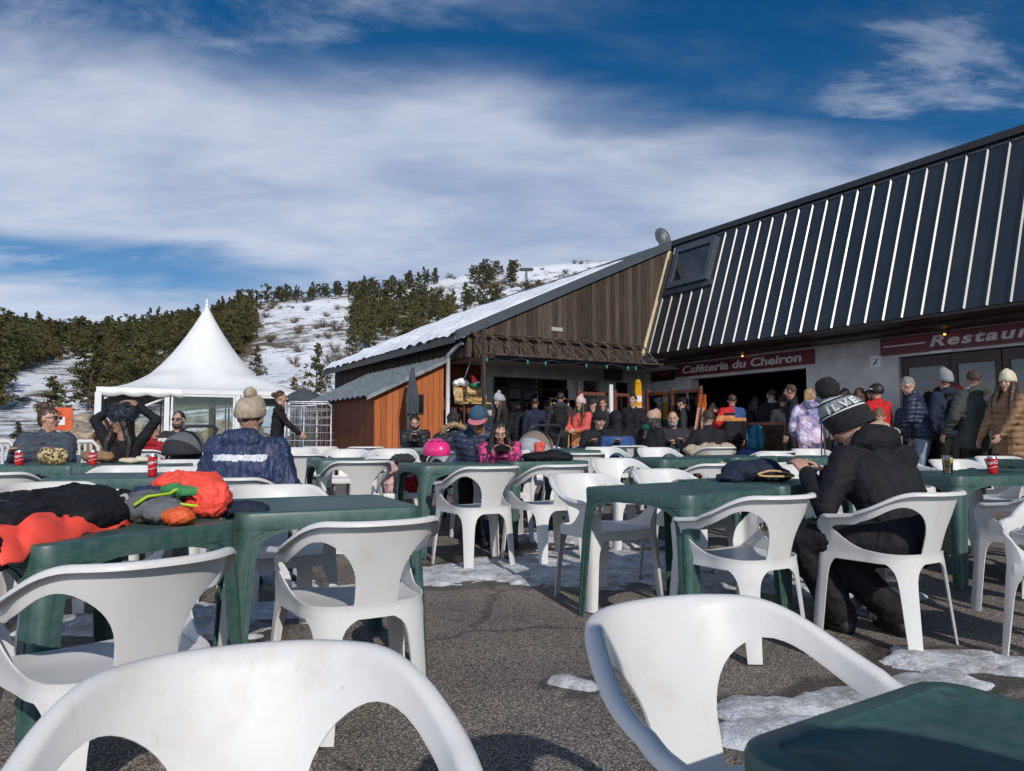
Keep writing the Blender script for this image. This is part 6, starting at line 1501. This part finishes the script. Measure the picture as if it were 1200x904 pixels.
def beer(px, d, label, zoff=0):
    P = at(px, d); t = thing('beer_glass', label, 'glass', (P.x, P.y, P.z+TH+.001), 0, 'glasses of beer'); bm = bmesh.new(); lathe(bm, [(.027,0), (.029,.005), (.036,.13), (.0345,.13), (.028,.008), (.002,.007)], 24); obj('glass', bm, M['pane'], t, 40)
    bm = bmesh.new(); lathe(bm, [(.026,.009), (.0335,.100), (.002,.1005)], 24); obj('beer', bm, M['beer'], t, 40); bm = bmesh.new(); lathe(bm, [(.0335,.1007), (.0342,.116), (.002,.119)], 24); obj('foam', bm, M['foam'], t, 40)
    bm = bmesh.new(); a0_ = math.atan2(-P.y, -P.x)
    for i in range(3): 
        a = a0_+R(-20+20*i); c = V((math.cos(a), math.sin(a), 0)); s = V((-c.y, c.x, 0)); r = .0345
        for z in (.045, .072): q = [c*r+s*.005+V((0,0,z)), c*r-s*.005+V((0,0,z)), c*(r+.0015)-s*.004+V((0,0,z+.022)), c*(r+.0015)+s*.004+V((0,0,z+.022))]; prism(bm, q, c*.001)
    obj('print', bm, M['darkmetal'], t)
m, nt, bs = new_mat('golden_beer'); bs.inputs['Base Color'].default_value = (.80,.46,.03,1); bs.inputs['Roughness'].default_value = .1; M['beer'] = m; M['foam'] = plain('beer_foam', (.75,.70,.58), .9)
beer(1108, 5.2, 'glass of beer on the table beside the hooded man'); beer(503, 11.2, 'glass of beer beside the man at the orange shed')
tz = TH+gz(0, 2.77)
jk = thing('ski_jacket', 'black padded ski jacket with a coral band sprawled over the left table', 'jacket', (-1.66, 2.68, tz), 0)
bl = [((.02,-.40,.02), (.12,.16,.04)), ((-.02,-.22,.035), (.19,.2,.055)), ((-.07,.0,.05), (.23,.22,.085)), ((-.02,.18,.055), (.21,.18,.09)), ((.12,.02,.04), (.14,.2,.065)), ((.10,.2,.04), (.16,.12,.065)), ((-.16,.22,.04), (.16,.13,.075)), ((.05,-.2,.04), (.12,.18,.07)), ((.10,-.50,-.03), (.09,.08,.09)), ((.09,-.52,-.11), (.07,.05,.10))]
bm = bmesh.new()
for c, r in bl: ell(bm, c, r)
me = skin(bm, .008, 5, .011, 7.5, (1.2,.7,1), seed=4); mesh_obj('shell', me, M['black_pant'], jk, 180)
bm = bmesh.new(); g = []; path = [(.15,-.50,-.005), (.165,-.44,.020), (.175,-.36,.036), (.185,-.24,.040), (.185,-.12,.040), (.185,.0,.045), (.20,.10,.040), (.185,.165,.03)]
def cr(p, t):
    n = len(p)-1; f = t*n; i = min(int(f), n-1); u = f-i; P = [V(p[max(i-1,0)]), V(p[i]), V(p[i+1]), V(p[min(i+2,n)])]
    return .5*((2*P[1])+(P[2]-P[0])*u+(2*P[0]-5*P[1]+4*P[2]-P[3])*u*u+(3*P[1]-P[0]-3*P[2]+P[3])*u**3)
for i in range(49):
    t_ = i/48; c = cr(path, t_); w = .046+.008*math.sin(t_*19); row = []
    for j in range(9):
        e = -1+2*j/8; row.append(bm.verts.new(c+V((w*e*.9, -.015*e, -.030*e*abs(e)-.028*max(0,e)+.010*noise.noise(V((i*.3, e*2, 1)))+.012*math.sin(t_*24+e)))))
    g.append(row)
for i in range(48):
    for j in range(8): bm.faces.new([g[i][j], g[i+1][j], g[i+1][j+1], g[i][j+1]])
mesh_obj('coral_band', baked(bm, [('SOLIDIFY', dict(thickness=.012)), ('SUBSURF', dict(levels=1))]), M['coral'], jk, 180)
bm = bmesh.new(); tube(bm, [cr([(-.2,-.02,.105), (-.08,-.14,.105), (.04,-.12,.09), (.14,.04,.085), (.2,.2,.075)], i/30) for i in range(31)], .008, 8); obj('grey_seam', bm, M['charcoal'], jk, 180)
su = thing('race_suit', 'colourful grey, navy and green ski suit folded on the left table', 'ski suit', (-1.35, 2.90, tz), R(-25))
def part(t, nm, blobs, mat, wr=.009, vx=.009):
    bm = bmesh.new()
    for c, r in blobs: ell(bm, c, r)
    mesh_obj(nm, skin(bm, vx, 3, wr, 13, seed=len(nm)), M[mat], t, 180)
part(su, 'grey_panel', [((-.05,-.03,.05), (.11,.10,.065)), ((.06,-.04,.04), (.08,.09,.05))], 'grey'); part(su, 'navy_panel', [((-.17,.13,.08), (.17,.07,.05)), ((-.03,.15,.07), (.12,.05,.05))], 'navy_rain'); part(su, 'green_panel', [((-.02,.10,.105), (.11,.05,.03))], 'palegreen' if 'palegreen' in M else 'green'); part(su, 'orange_panel', [((.15,-.06,.028), (.075,.05,.035))], 'orange')
bm = bmesh.new(); lathe(bm, [(.052,0), (.05,.004), (.002,.005)], 24, M=Matrix.Rotation(R(12), 3, 'Z') @ Matrix.Rotation(R(58), 3, 'X') @ Matrix.Diagonal((.62,1.15,1)).to_3x3(), c=(-.085,-.125,.058)); obj('oval_patch', bm, M['lightgrey'], su, 40)
bm = bmesh.new(); tube(bm, [(.0,-.13,.07), (.02,-.09,.10), (.03,.0,.105), (.0,.07,.12)], .006, 6); tube(bm, [(.07,-.1,.05), (.12,-.02,.07), (.16,.02,.06)], .006, 6); obj('lime_piping', bm, M['limepipe'] if 'limepipe' in M else M['yellow'], su, 180)
lump('coral_jacket', 'crumpled bright coral jacket at the right end of the heap', 'jacket', (-1.28, 3.07, tz), [((-.10,.05,.13), (.12,.10,.05)), ((-.02,.02,.125), (.12,.10,.06)), ((.05,-.04,.09), (.09,.09,.075)), ((.07,-.06,.05), (.07,.07,.055)), ((0,.06,.06), (.12,.06,.06)), ((-.12,.08,.08), (.07,.05,.06))], 'coral', .014, .007, wf=7)
lump('navy_cloth', 'dark navy garment under the coral jacket', 'jacket', (-1.19, 3.16, tz+.0), [((0,0,.02), (.16,.10,.035)), ((.06,-.03,.02), (.12,.07,.03))], 'navy', .01, .010)
lump('leopard_pouch', 'leopard print pouch on the table of the slate puffer', 'pouch', at(64, 6.3)+V((0,0,TH+.07)), [((-.07,0,0), (.06,.035,.07)), ((.07,0,0), (.06,.035,.07)), ((0,0,0), (.10,.04,.075))], 'leopard', .006, .010)
lump('patterned_bag', 'brown and orange patterned bag beside the fur hat woman', 'bag', at(118, 6.62)+V((0,0,TH+.07)), [((-.08,0,-.015), (.08,.06,.055)), ((.05,0,-.02), (.09,.06,.05)), ((0,0,-.02), (.10,.06,.045))], 'tan_quilt', .010, .012)
lump('pale_cloth', 'small pale folded cloth right of the fur hat woman', 'cloth', at(163, 6.45)+V((0,0,TH+.02)), [((-.06,0,0), (.10,.06,.028)), ((.05,0,.01), (.08,.06,.03))], 'knit_cream', .008, .01)
# pink helmet
P = at(512, 6.2); hl_ = thing('pink_helmet', 'bright pink ski helmet on the green table', 'helmet', (P.x, P.y, P.z+TH+.002), R(-50)); M['pinkgloss'] = plain('glossy_pink_shell', (.72,.03,.19), .25, var=.06)
bm = bmesh.new(); nu, nv = 40, 20; rr = []
for i in range(nv+1):
    a = PI*.62*i/nv; ring = []
    for q in range(nu):
        ph = 2*PI*q/nu; cut = .105+.03*math.cos(ph*2)+(.02 if math.cos(ph) > .7 else 0)
        x, y, z = .135*math.sin(a)*math.cos(ph), .108*math.sin(a)*math.sin(ph), .115+.105*math.cos(a)
        z = max(z, .035+.028*(1-math.cos(2*ph))*.5*1.2 if i == nv else z); ring.append(bm.verts.new((x, y, max(z, .012))))
    rr.append(ring)
for i in range(nv):
    for q in range(nu): bm.faces.new([rr[i][q], rr[i+1][q], rr[i+1][(q+1)%nu], rr[i][(q+1)%nu]])
bmesh.ops.remove_doubles(bm, verts=bm.verts, dist=.0005)
mesh_obj('shell', baked(bm, [('SOLIDIFY', dict(thickness=.014))]), M['pinkgloss'], hl_, 60); bm = bmesh.new()
for ph in (0, .55, -.55, 1.2, -1.2, 2.2, -2.2, 3.1):
    for a in (.72,): c = V((.137*math.sin(a)*math.cos(ph), .110*math.sin(a)*math.sin(ph), .115+.107*math.cos(a))); ell(bm, c, (.016,.008,.006), Matrix.Rotation(ph+PI/2, 3, 'Z'), 10, 6)
obj('vent', bm, M['darkmetal'], hl_, 180)
lump('black_jacket', 'black folded jacket on the table right of the girl in pink', 'jacket', at(643, 6.75)+V((0,0,TH+.035)), [((-.12,0,0), (.12,.11,.05)), ((.02,0,.005), (.14,.12,.06)), ((.14,-.01,0), (.08,.10,.045))], 'black_pant', .012, .009, wf=7)
lump('plush_toy', 'small red and white soft toy by the stroller', 'toy', at(632, 7.2)+V((0,0,TH+.08)), [((0,0,0), .055), ((.03,-.02,.05), .035), ((-.03,-.02,.05), .03)], 'coral_child', .004, .010)
bg = thing('cap_bag', 'dark navy bag with a tan lined flap on the table by the hooded man', 'bag', at(886, 4.66)+V((0,0,TH+.003)), R(18))
part(bg, 'bag', [((-.10,.02,.055), (.13,.12,.07)), ((.04,.03,.06), (.14,.12,.075)), ((.12,0,.03), (.11,.12,.045)), ((-.2,.0,.02), (.09,.09,.03))], 'navy', .010, .008)
bm = bmesh.new(); tube(bm, [cr([(-.07,-.10,.045), (.0,-.125,.065), (.10,-.125,.055), (.2,-.09,.03), (.1,-.135,.03), (-.05,-.125,.034), (-.07,-.10,.045)], i/40) for i in range(41)], .007, 6); obj('tan_edge', bm, M['tanleather'] if 'tanleather' in M else M['palewood'], bg, 180)
lump('beige_jacket', 'beige jacket hung over the chair of the man in the black sweater', 'jacket', at(832, 9.83)+V((0,0,.66)), [((-.2,0,.04), (.16,.09,.09)), ((0,0,.06), (.2,.09,.09)), ((.2,0,.06), (.15,.09,.10)), ((0,-.04,-.12), (.26,.05,.15))], 'beige', .02, .014, wf=7)
lump('tan_scarf', 'tan crumpled fabric over the chair behind the dark cap bag', 'scarf', at(846, 6.1)+V((0,0,.62)), [((0,0,.05), (.10,.08,.09)), ((.02,0,-.1), (.08,.07,.14)), ((-.05,-.02,-.02), (.07,.07,.1))], 'beige', .02, .012, wf=12)
kc = thing('child_jacket', 'pink and grey children ski clothes heaped on a white chair', 'jacket', at(470, 6.85)+V((0,0,.45)), R(10))
part(kc, 'pink_sleeve', [((-.08,.0,.1), (.07,.09,.16)), ((-.10,-.1,.22), (.05,.06,.07)), ((.04,-.05,.17), (.12,.08,.06))], 'peachpink' if 'peachpink' in M else 'knit_pink', .018); part(kc, 'grey_collar', [((.02,.02,.29), (.12,.08,.05))], 'charcoal', .014); part(kc, 'red_body', [((.14,.0,.08), (.12,.13,.11))], 'darkred', .012)
tb2 = thing('teal_backpack', 'teal backpack leaning against the wooden rail', 'backpack', abp(11.0, Bf(886, 11.0), .93), R(-60)); M['teal_cloth'] = cloth('teal_fabric', (.01,.15,.19))
bm = bmesh.new(); ell(bm, (0,0,.12), (.19,.10,.26)); ell(bm, (0,0,.26), (.16,.09,.14)); ell(bm, (0,-.08,.05), (.13,.06,.12)); mesh_obj('bag', skin(bm, .014, 2, .01, 10), M['teal_cloth'], tb2, 180); bm = bmesh.new(); tube(bm, [(-.1,-.10,.35), (-.11,-.14,.2), (-.1,-.12,-.05)], .018, 6); tube(bm, [(.1,-.10,.35), (.11,-.14,.2), (.1,-.12,-.05)], .018, 6); tube(bm, [(-.05,-.03,.38), (0,-.04,.43), (.05,-.03,.38)], .012, 6); obj('strap', bm, M['midblue'], tb2, 180)
bm = bmesh.new(); ell(bm, (-.1,-.12,-.15), (.26,.12,.09)); mesh_obj('rain_cover', skin(bm, .014, 2, .012, 10), M['midblue'], tb2, 180)
rb = lump('red_bag', 'small bright red bag hanging on the wooden rail', 'bag', abp(11.1, Bf(829, 11.1), .98), [((0,0,0), (.07,.06,.16)), ((0,0,.12), (.04,.04,.08))], 'red', .008, .012)
def pole(px, d, label, tilt):
    P = at(px, d); t = thing('ski_pole', label, 'ski pole', P, 0, 'ski poles by the lilac suit'); bm = bmesh.new(); tube(bm, [(0,0,0), (tilt,.0,1.05)], .009, 8); obj('shaft', bm, M['alu'], t, 180); bm = bmesh.new(); tube(bm, [(tilt,0,1.05), (tilt*1.1,0,1.17)], .016, 8); tube(bm, [(tilt*1.1,0,1.16), (tilt-.03,0,1.05), (tilt*1.05,0,1.10)], .006, 5); obj('grip', bm, M['midblue'], t, 180); bm = bmesh.new(); lathe(bm, [(.012,.06), (.045,.065), (.012,.075)], 14); obj('basket', bm, M['darkmetal'], t, 180)
pole(960, 8.3, 'left ski pole standing by the shaded table', .02); pole(966, 8.35, 'right ski pole standing by the shaded table', -.01)
def phone(P, rz, label, tilt=50): 
    t = thing('phone', label, 'phone', P, rz, 'phones in hands'); bm = bmesh.new(); box(bm, (-.075,-.037,-.004), (.075,.037,.004), Matrix.Rotation(R(tilt), 4, 'X')); bmesh.ops.bevel(bm, geom=bm.edges[:], offset=.002, segments=2, affect='EDGES'); obj('case', bm, M['darkmetal'], t); bm = bmesh.new(); box(bm, (-.069,-.033,.0042), (.069,.033,.0048), Matrix.Rotation(R(tilt), 4, 'X')); obj('screen', bm, M['winglass'], t)
phone(at(588, 6.6)+V((0,0,TH+.13)), R(180), 'black phone the girl in pink looks at'); phone(at(489, 12.22)+V((0,0,.90)), R(180), 'phone held by the man at the orange shed')
zz = Matrix.Rotation(R(32), 3, 'Z'); phone(hp+zz @ V((0,.60,.84)), R(32), 'phone held by the hooded man', 40)
# strollers
def stroller(px, d, rz, label, hood, inner, group=None):
    t = thing('stroller', label, 'stroller', at(px, d), R(rz)); bm = bmesh.new()
    for s in (-1, 1): tube(bm, [(s*.24,.38,.10), (s*.23,-.05,.55), (s*.22,-.38,1.0)], .014, 8); tube(bm, [(s*.24,-.34,.12), (s*.23,-.05,.55), (s*.22,.30,.62)], .014, 8)
    tube(bm, [(-.22,-.38,1.0), (-.15,-.42,1.04), (.15,-.42,1.04), (.22,-.38,1.0)], .018, 8); tube(bm, [(-.24,-.34,.12), (.24,-.34,.12)], .012, 6); obj('frame', bm, M['darkmetal'], t, 180)
    bm = bmesh.new(); ell(bm, (0,.05,.52), (.20,.30,.10)); ell(bm, (0,-.16,.70), (.19,.09,.25)); mesh_obj('seat', skin(bm, .016, 3, .006), M[inner], t, 180)
    bm = bmesh.new(); nr, nc = 18, 20; gg = []
    for i in range(nr+1):
        a = R(-22+150*i/nr); row = []
        for j in range(nc+1):
            b = PI*j/nc; rx, ry = .215, .24*(1+.03*math.cos(i*PI/3)); row.append(bm.verts.new((rx*math.cos(b)*1.0, -.12+ry*math.sin(b)*math.sin(a-.6), .74+ry*math.sin(b)*math.cos(a-.6)*1.0)))
        gg.append(row)
    for i in range(nr):
        for j in range(nc): f = bm.faces.new([gg[i][j], gg[i+1][j], gg[i+1][j+1], gg[i][j+1]]); f.material_index = 1 if 6 <= i < 8 else (2 if i >= 13 else 0)
    bmesh.ops.remove_doubles(bm, verts=bm.verts, dist=.0005)
    mesh_obj('canopy', baked(bm, [('SOLIDIFY', dict(thickness=.008))]), [M[hood], M['black'], M['lightgrey'] if hood == 'canopyb' else M['charcoal']], t, 180)
    for sx in (-1, 1):
        for y in (.36, -.34): bm = bmesh.new(); tube(bm, [(sx*.26-.02,y,.10), (sx*.26+.02,y,.10)], .10, 20); obj('wheel', bm, M['boot'], t, 40)
M['canopyb'] = cloth('taupe_canopy_fabric', (.20,.165,.135))
stroller(622, 8.7, 150, 'taupe and pale grey stroller behind the girl in pink', 'canopyb', 'charcoal'); stroller(209, 7.95, 170, 'grey-hooded stroller in front of the bearded man in sunglasses', 'grey', 'charcoal')
for px, d, lb in ((505, 11.0, ''),): pass
# ------------------------------------------------------------------ sun, sky with clouds, camera
SUN_EL, SUN_AZ = R(31), math.atan2(.36, -.93)      # azimuth measured clockwise from +y
sd = V((math.sin(SUN_AZ)*math.cos(SUN_EL), math.cos(SUN_AZ)*math.cos(SUN_EL), math.sin(SUN_EL)))
L = bpy.data.lights.new('sun', 'SUN'); L.energy = 3.35; L.angle = R(.53); L.color = (1, .95, .88)
lo = bpy.data.objects.new('sun', L); COL.objects.link(lo); lo.rotation_euler = (-sd).to_track_quat('-Z', 'Y').to_euler(); lo.location = (6, -12, 12)
W = bpy.data.worlds.new('World'); S.world = W; W.use_nodes = True; nt = NT(W); nt.n.clear()
out = nt.add('ShaderNodeOutputWorld'); bg = nt.add('ShaderNodeBackground'); nt.link(bg.outputs[0], out.inputs[0]); bg.inputs['Strength'].default_value = .10
sky = nt.add('ShaderNodeTexSky', sky_type='NISHITA'); sky.sun_disc = False; sky.sun_elevation = SUN_EL; sky.sun_rotation = SUN_AZ; sky.altitude = 1400; sky.air_density = 1.0; sky.dust_density = .3; sky.ozone_density = 2.5
def mth(op, a, b=None, c=None, clamp=False):
    n = nt.add('ShaderNodeMath', operation=op); n.use_clamp = clamp
    for i, q in enumerate((a, b, c)):
        if q is None: continue
        if isinstance(q, (int, float)): n.inputs[i].default_value = q
        else: nt.link(q, n.inputs[i])
    return n.outputs[0]
def sstep(x, a, b):
    n = nt.add('ShaderNodeMapRange', interpolation_type='SMOOTHSTEP'); nt.link(x, n.inputs['Value']); n.inputs['From Min'].default_value = a; n.inputs['From Max'].default_value = b; return n.outputs[0]
tc_ = nt.add('ShaderNodeTexCoord'); nrm = nt.add('ShaderNodeVectorMath', operation='NORMALIZE'); nt.link(tc_.outputs['Generated'], nrm.inputs[0]); sp = nt.add('ShaderNodeSeparateXYZ'); nt.link(nrm.outputs[0], sp.inputs[0])
X, Y, Z = sp.outputs; el = mth('MULTIPLY', mth('ARCSINE', Z), 57.2958); az = mth('MULTIPLY', mth('ARCTAN2', X, Y), 57.2958)
den = mth('ADD', mth('MAXIMUM', Z, 0.0), .16); cv = nt.add('ShaderNodeCombineXYZ'); nt.link(mth('DIVIDE', X, den), cv.inputs[0]); nt.link(mth('DIVIDE', Y, den), cv.inputs[1])
def cloudnoise(scale, rot, stretch, det, rough, off):
    mp = nt.add('ShaderNodeMapping'); mp.inputs['Rotation'].default_value = (0,0,R(rot)); mp.inputs['Scale'].default_value = stretch; mp.inputs['Location'].default_value = off; nt.link(cv.outputs[0], mp.inputs['Vector'])
    n = nt.add('ShaderNodeTexNoise'); n.inputs['Scale'].default_value = scale; n.inputs['Detail'].default_value = det; n.inputs['Roughness'].default_value = rough; n.inputs['Distortion'].default_value = .25; nt.link(mp.outputs[0], n.inputs['Vector']); return n.outputs['Fac']
n1 = cloudnoise(1.25, -35, (1, 1.7, 1), 8, .58, (3.1, 1.7, 0)); n2 = cloudnoise(2.6, -52, (.75, 1.5, 1), 9, .62, (7.7, .3, 0)); n3 = cloudnoise(1.0, 10, (1,1,1), 3, .5, (2.2, 8.1, 0))
upper = mth('SUBTRACT', 25.5, mth('MULTIPLY', mth('MAXIMUM', mth('SUBTRACT', az, 0.0), 0.0), .27))
upper = mth('ADD', upper, mth('MULTIPLY', mth('SUBTRACT', n1, .5), 9.0))
body = sstep(mth('SUBTRACT', upper, el), -3.2, 3.6)
gap = mth('MULTIPLY', sstep(mth('ABSOLUTE', mth('SUBTRACT', el, mth('ADD', 11.6, mth('MULTIPLY', mth('SUBTRACT', n1, .5), 5)))), 2.3, .5), sstep(mth('ADD', az, mth('MULTIPLY', mth('SUBTRACT', n2, .5), 14)), -9, -27))
body = mth('MULTIPLY', body, mth('SUBTRACT', 1.0, mth('MULTIPLY', gap, .88)))
wis = mth('MULTIPLY', sstep(n2, .42, .70), mth('ADD', .15, mth('MULTIPLY', sstep(az, 6, -12), .75)))
wis2 = mth('MULTIPLY', sstep(n2, .50, .66), mth('MULTIPLY', sstep(az, 20, 27), sstep(el, 31, 24)))
tex = mth('ADD', .62, mth('MULTIPLY', sstep(mth('ADD', mth('MULTIPLY', n1, .6), mth('MULTIPLY', n2, .4)), .34, .62), .38))
dn = mth('MAXIMUM', mth('MAXIMUM', mth('MULTIPLY', body, tex), mth('MULTIPLY', wis, .62)), mth('MULTIPLY', wis2, .45), clamp=True)
dn = mth('MULTIPLY', dn, .92)
# keep the blue of the clear sky deep
hs = nt.add('ShaderNodeHueSaturation'); hs.inputs['Saturation'].default_value = 1.38; hs.inputs['Value'].default_value = .76; nt.link(sky.outputs[0], hs.inputs['Color'])
cc = nt.add('ShaderNodeMix', data_type='RGBA'); nt.link(sstep(mth('ADD', n3, mth('MULTIPLY', n2, .35)), .45, .9), cc.inputs['Factor']); cc.inputs['A'].default_value = (4.8,5.5,7.1,1); cc.inputs['B'].default_value = (7.1,7.5,8.6,1)
glow = nt.add('ShaderNodeVectorMath', operation='SCALE'); nt.link(cc.outputs['Result'], glow.inputs[0]); nt.link(mth('ADD', 1.0, mth('MULTIPLY', sstep(Y, .1, -.6), 1.9)), glow.inputs['Scale'])
mx = nt.add('ShaderNodeMix', data_type='RGBA'); nt.link(dn, mx.inputs['Factor']); nt.link(hs.outputs[0], mx.inputs['A']); nt.link(glow.outputs[0], mx.inputs['B']); nt.link(mx.outputs['Result'], bg.inputs['Color'])
cam = bpy.data.cameras.new('camera'); co = bpy.data.objects.new('camera', cam); COL.objects.link(co); S.camera = co
cam.sensor_fit = 'HORIZONTAL'; cam.sensor_width = 36; cam.lens = 36*F/1200; cam.clip_start = .05; cam.clip_end = 3000
co.location = (0,0,CAMZ); co.rotation_euler = (R(90)+PITCH, 0, 0)
S.view_settings.view_transform = 'Standard'; S.view_settings.look = 'None'; S.view_settings.exposure = 0.0; S.view_settings.gamma = 1
bpy.data.scenes.remove(TMP)
S.render.engine = 'CYCLES'; S.cycles.max_bounces = 6; S.cycles.transparent_max_bounces = 12; S.cycles.use_denoising = True; S.cycles.caustics_reflective = False; S.cycles.caustics_refractive = False
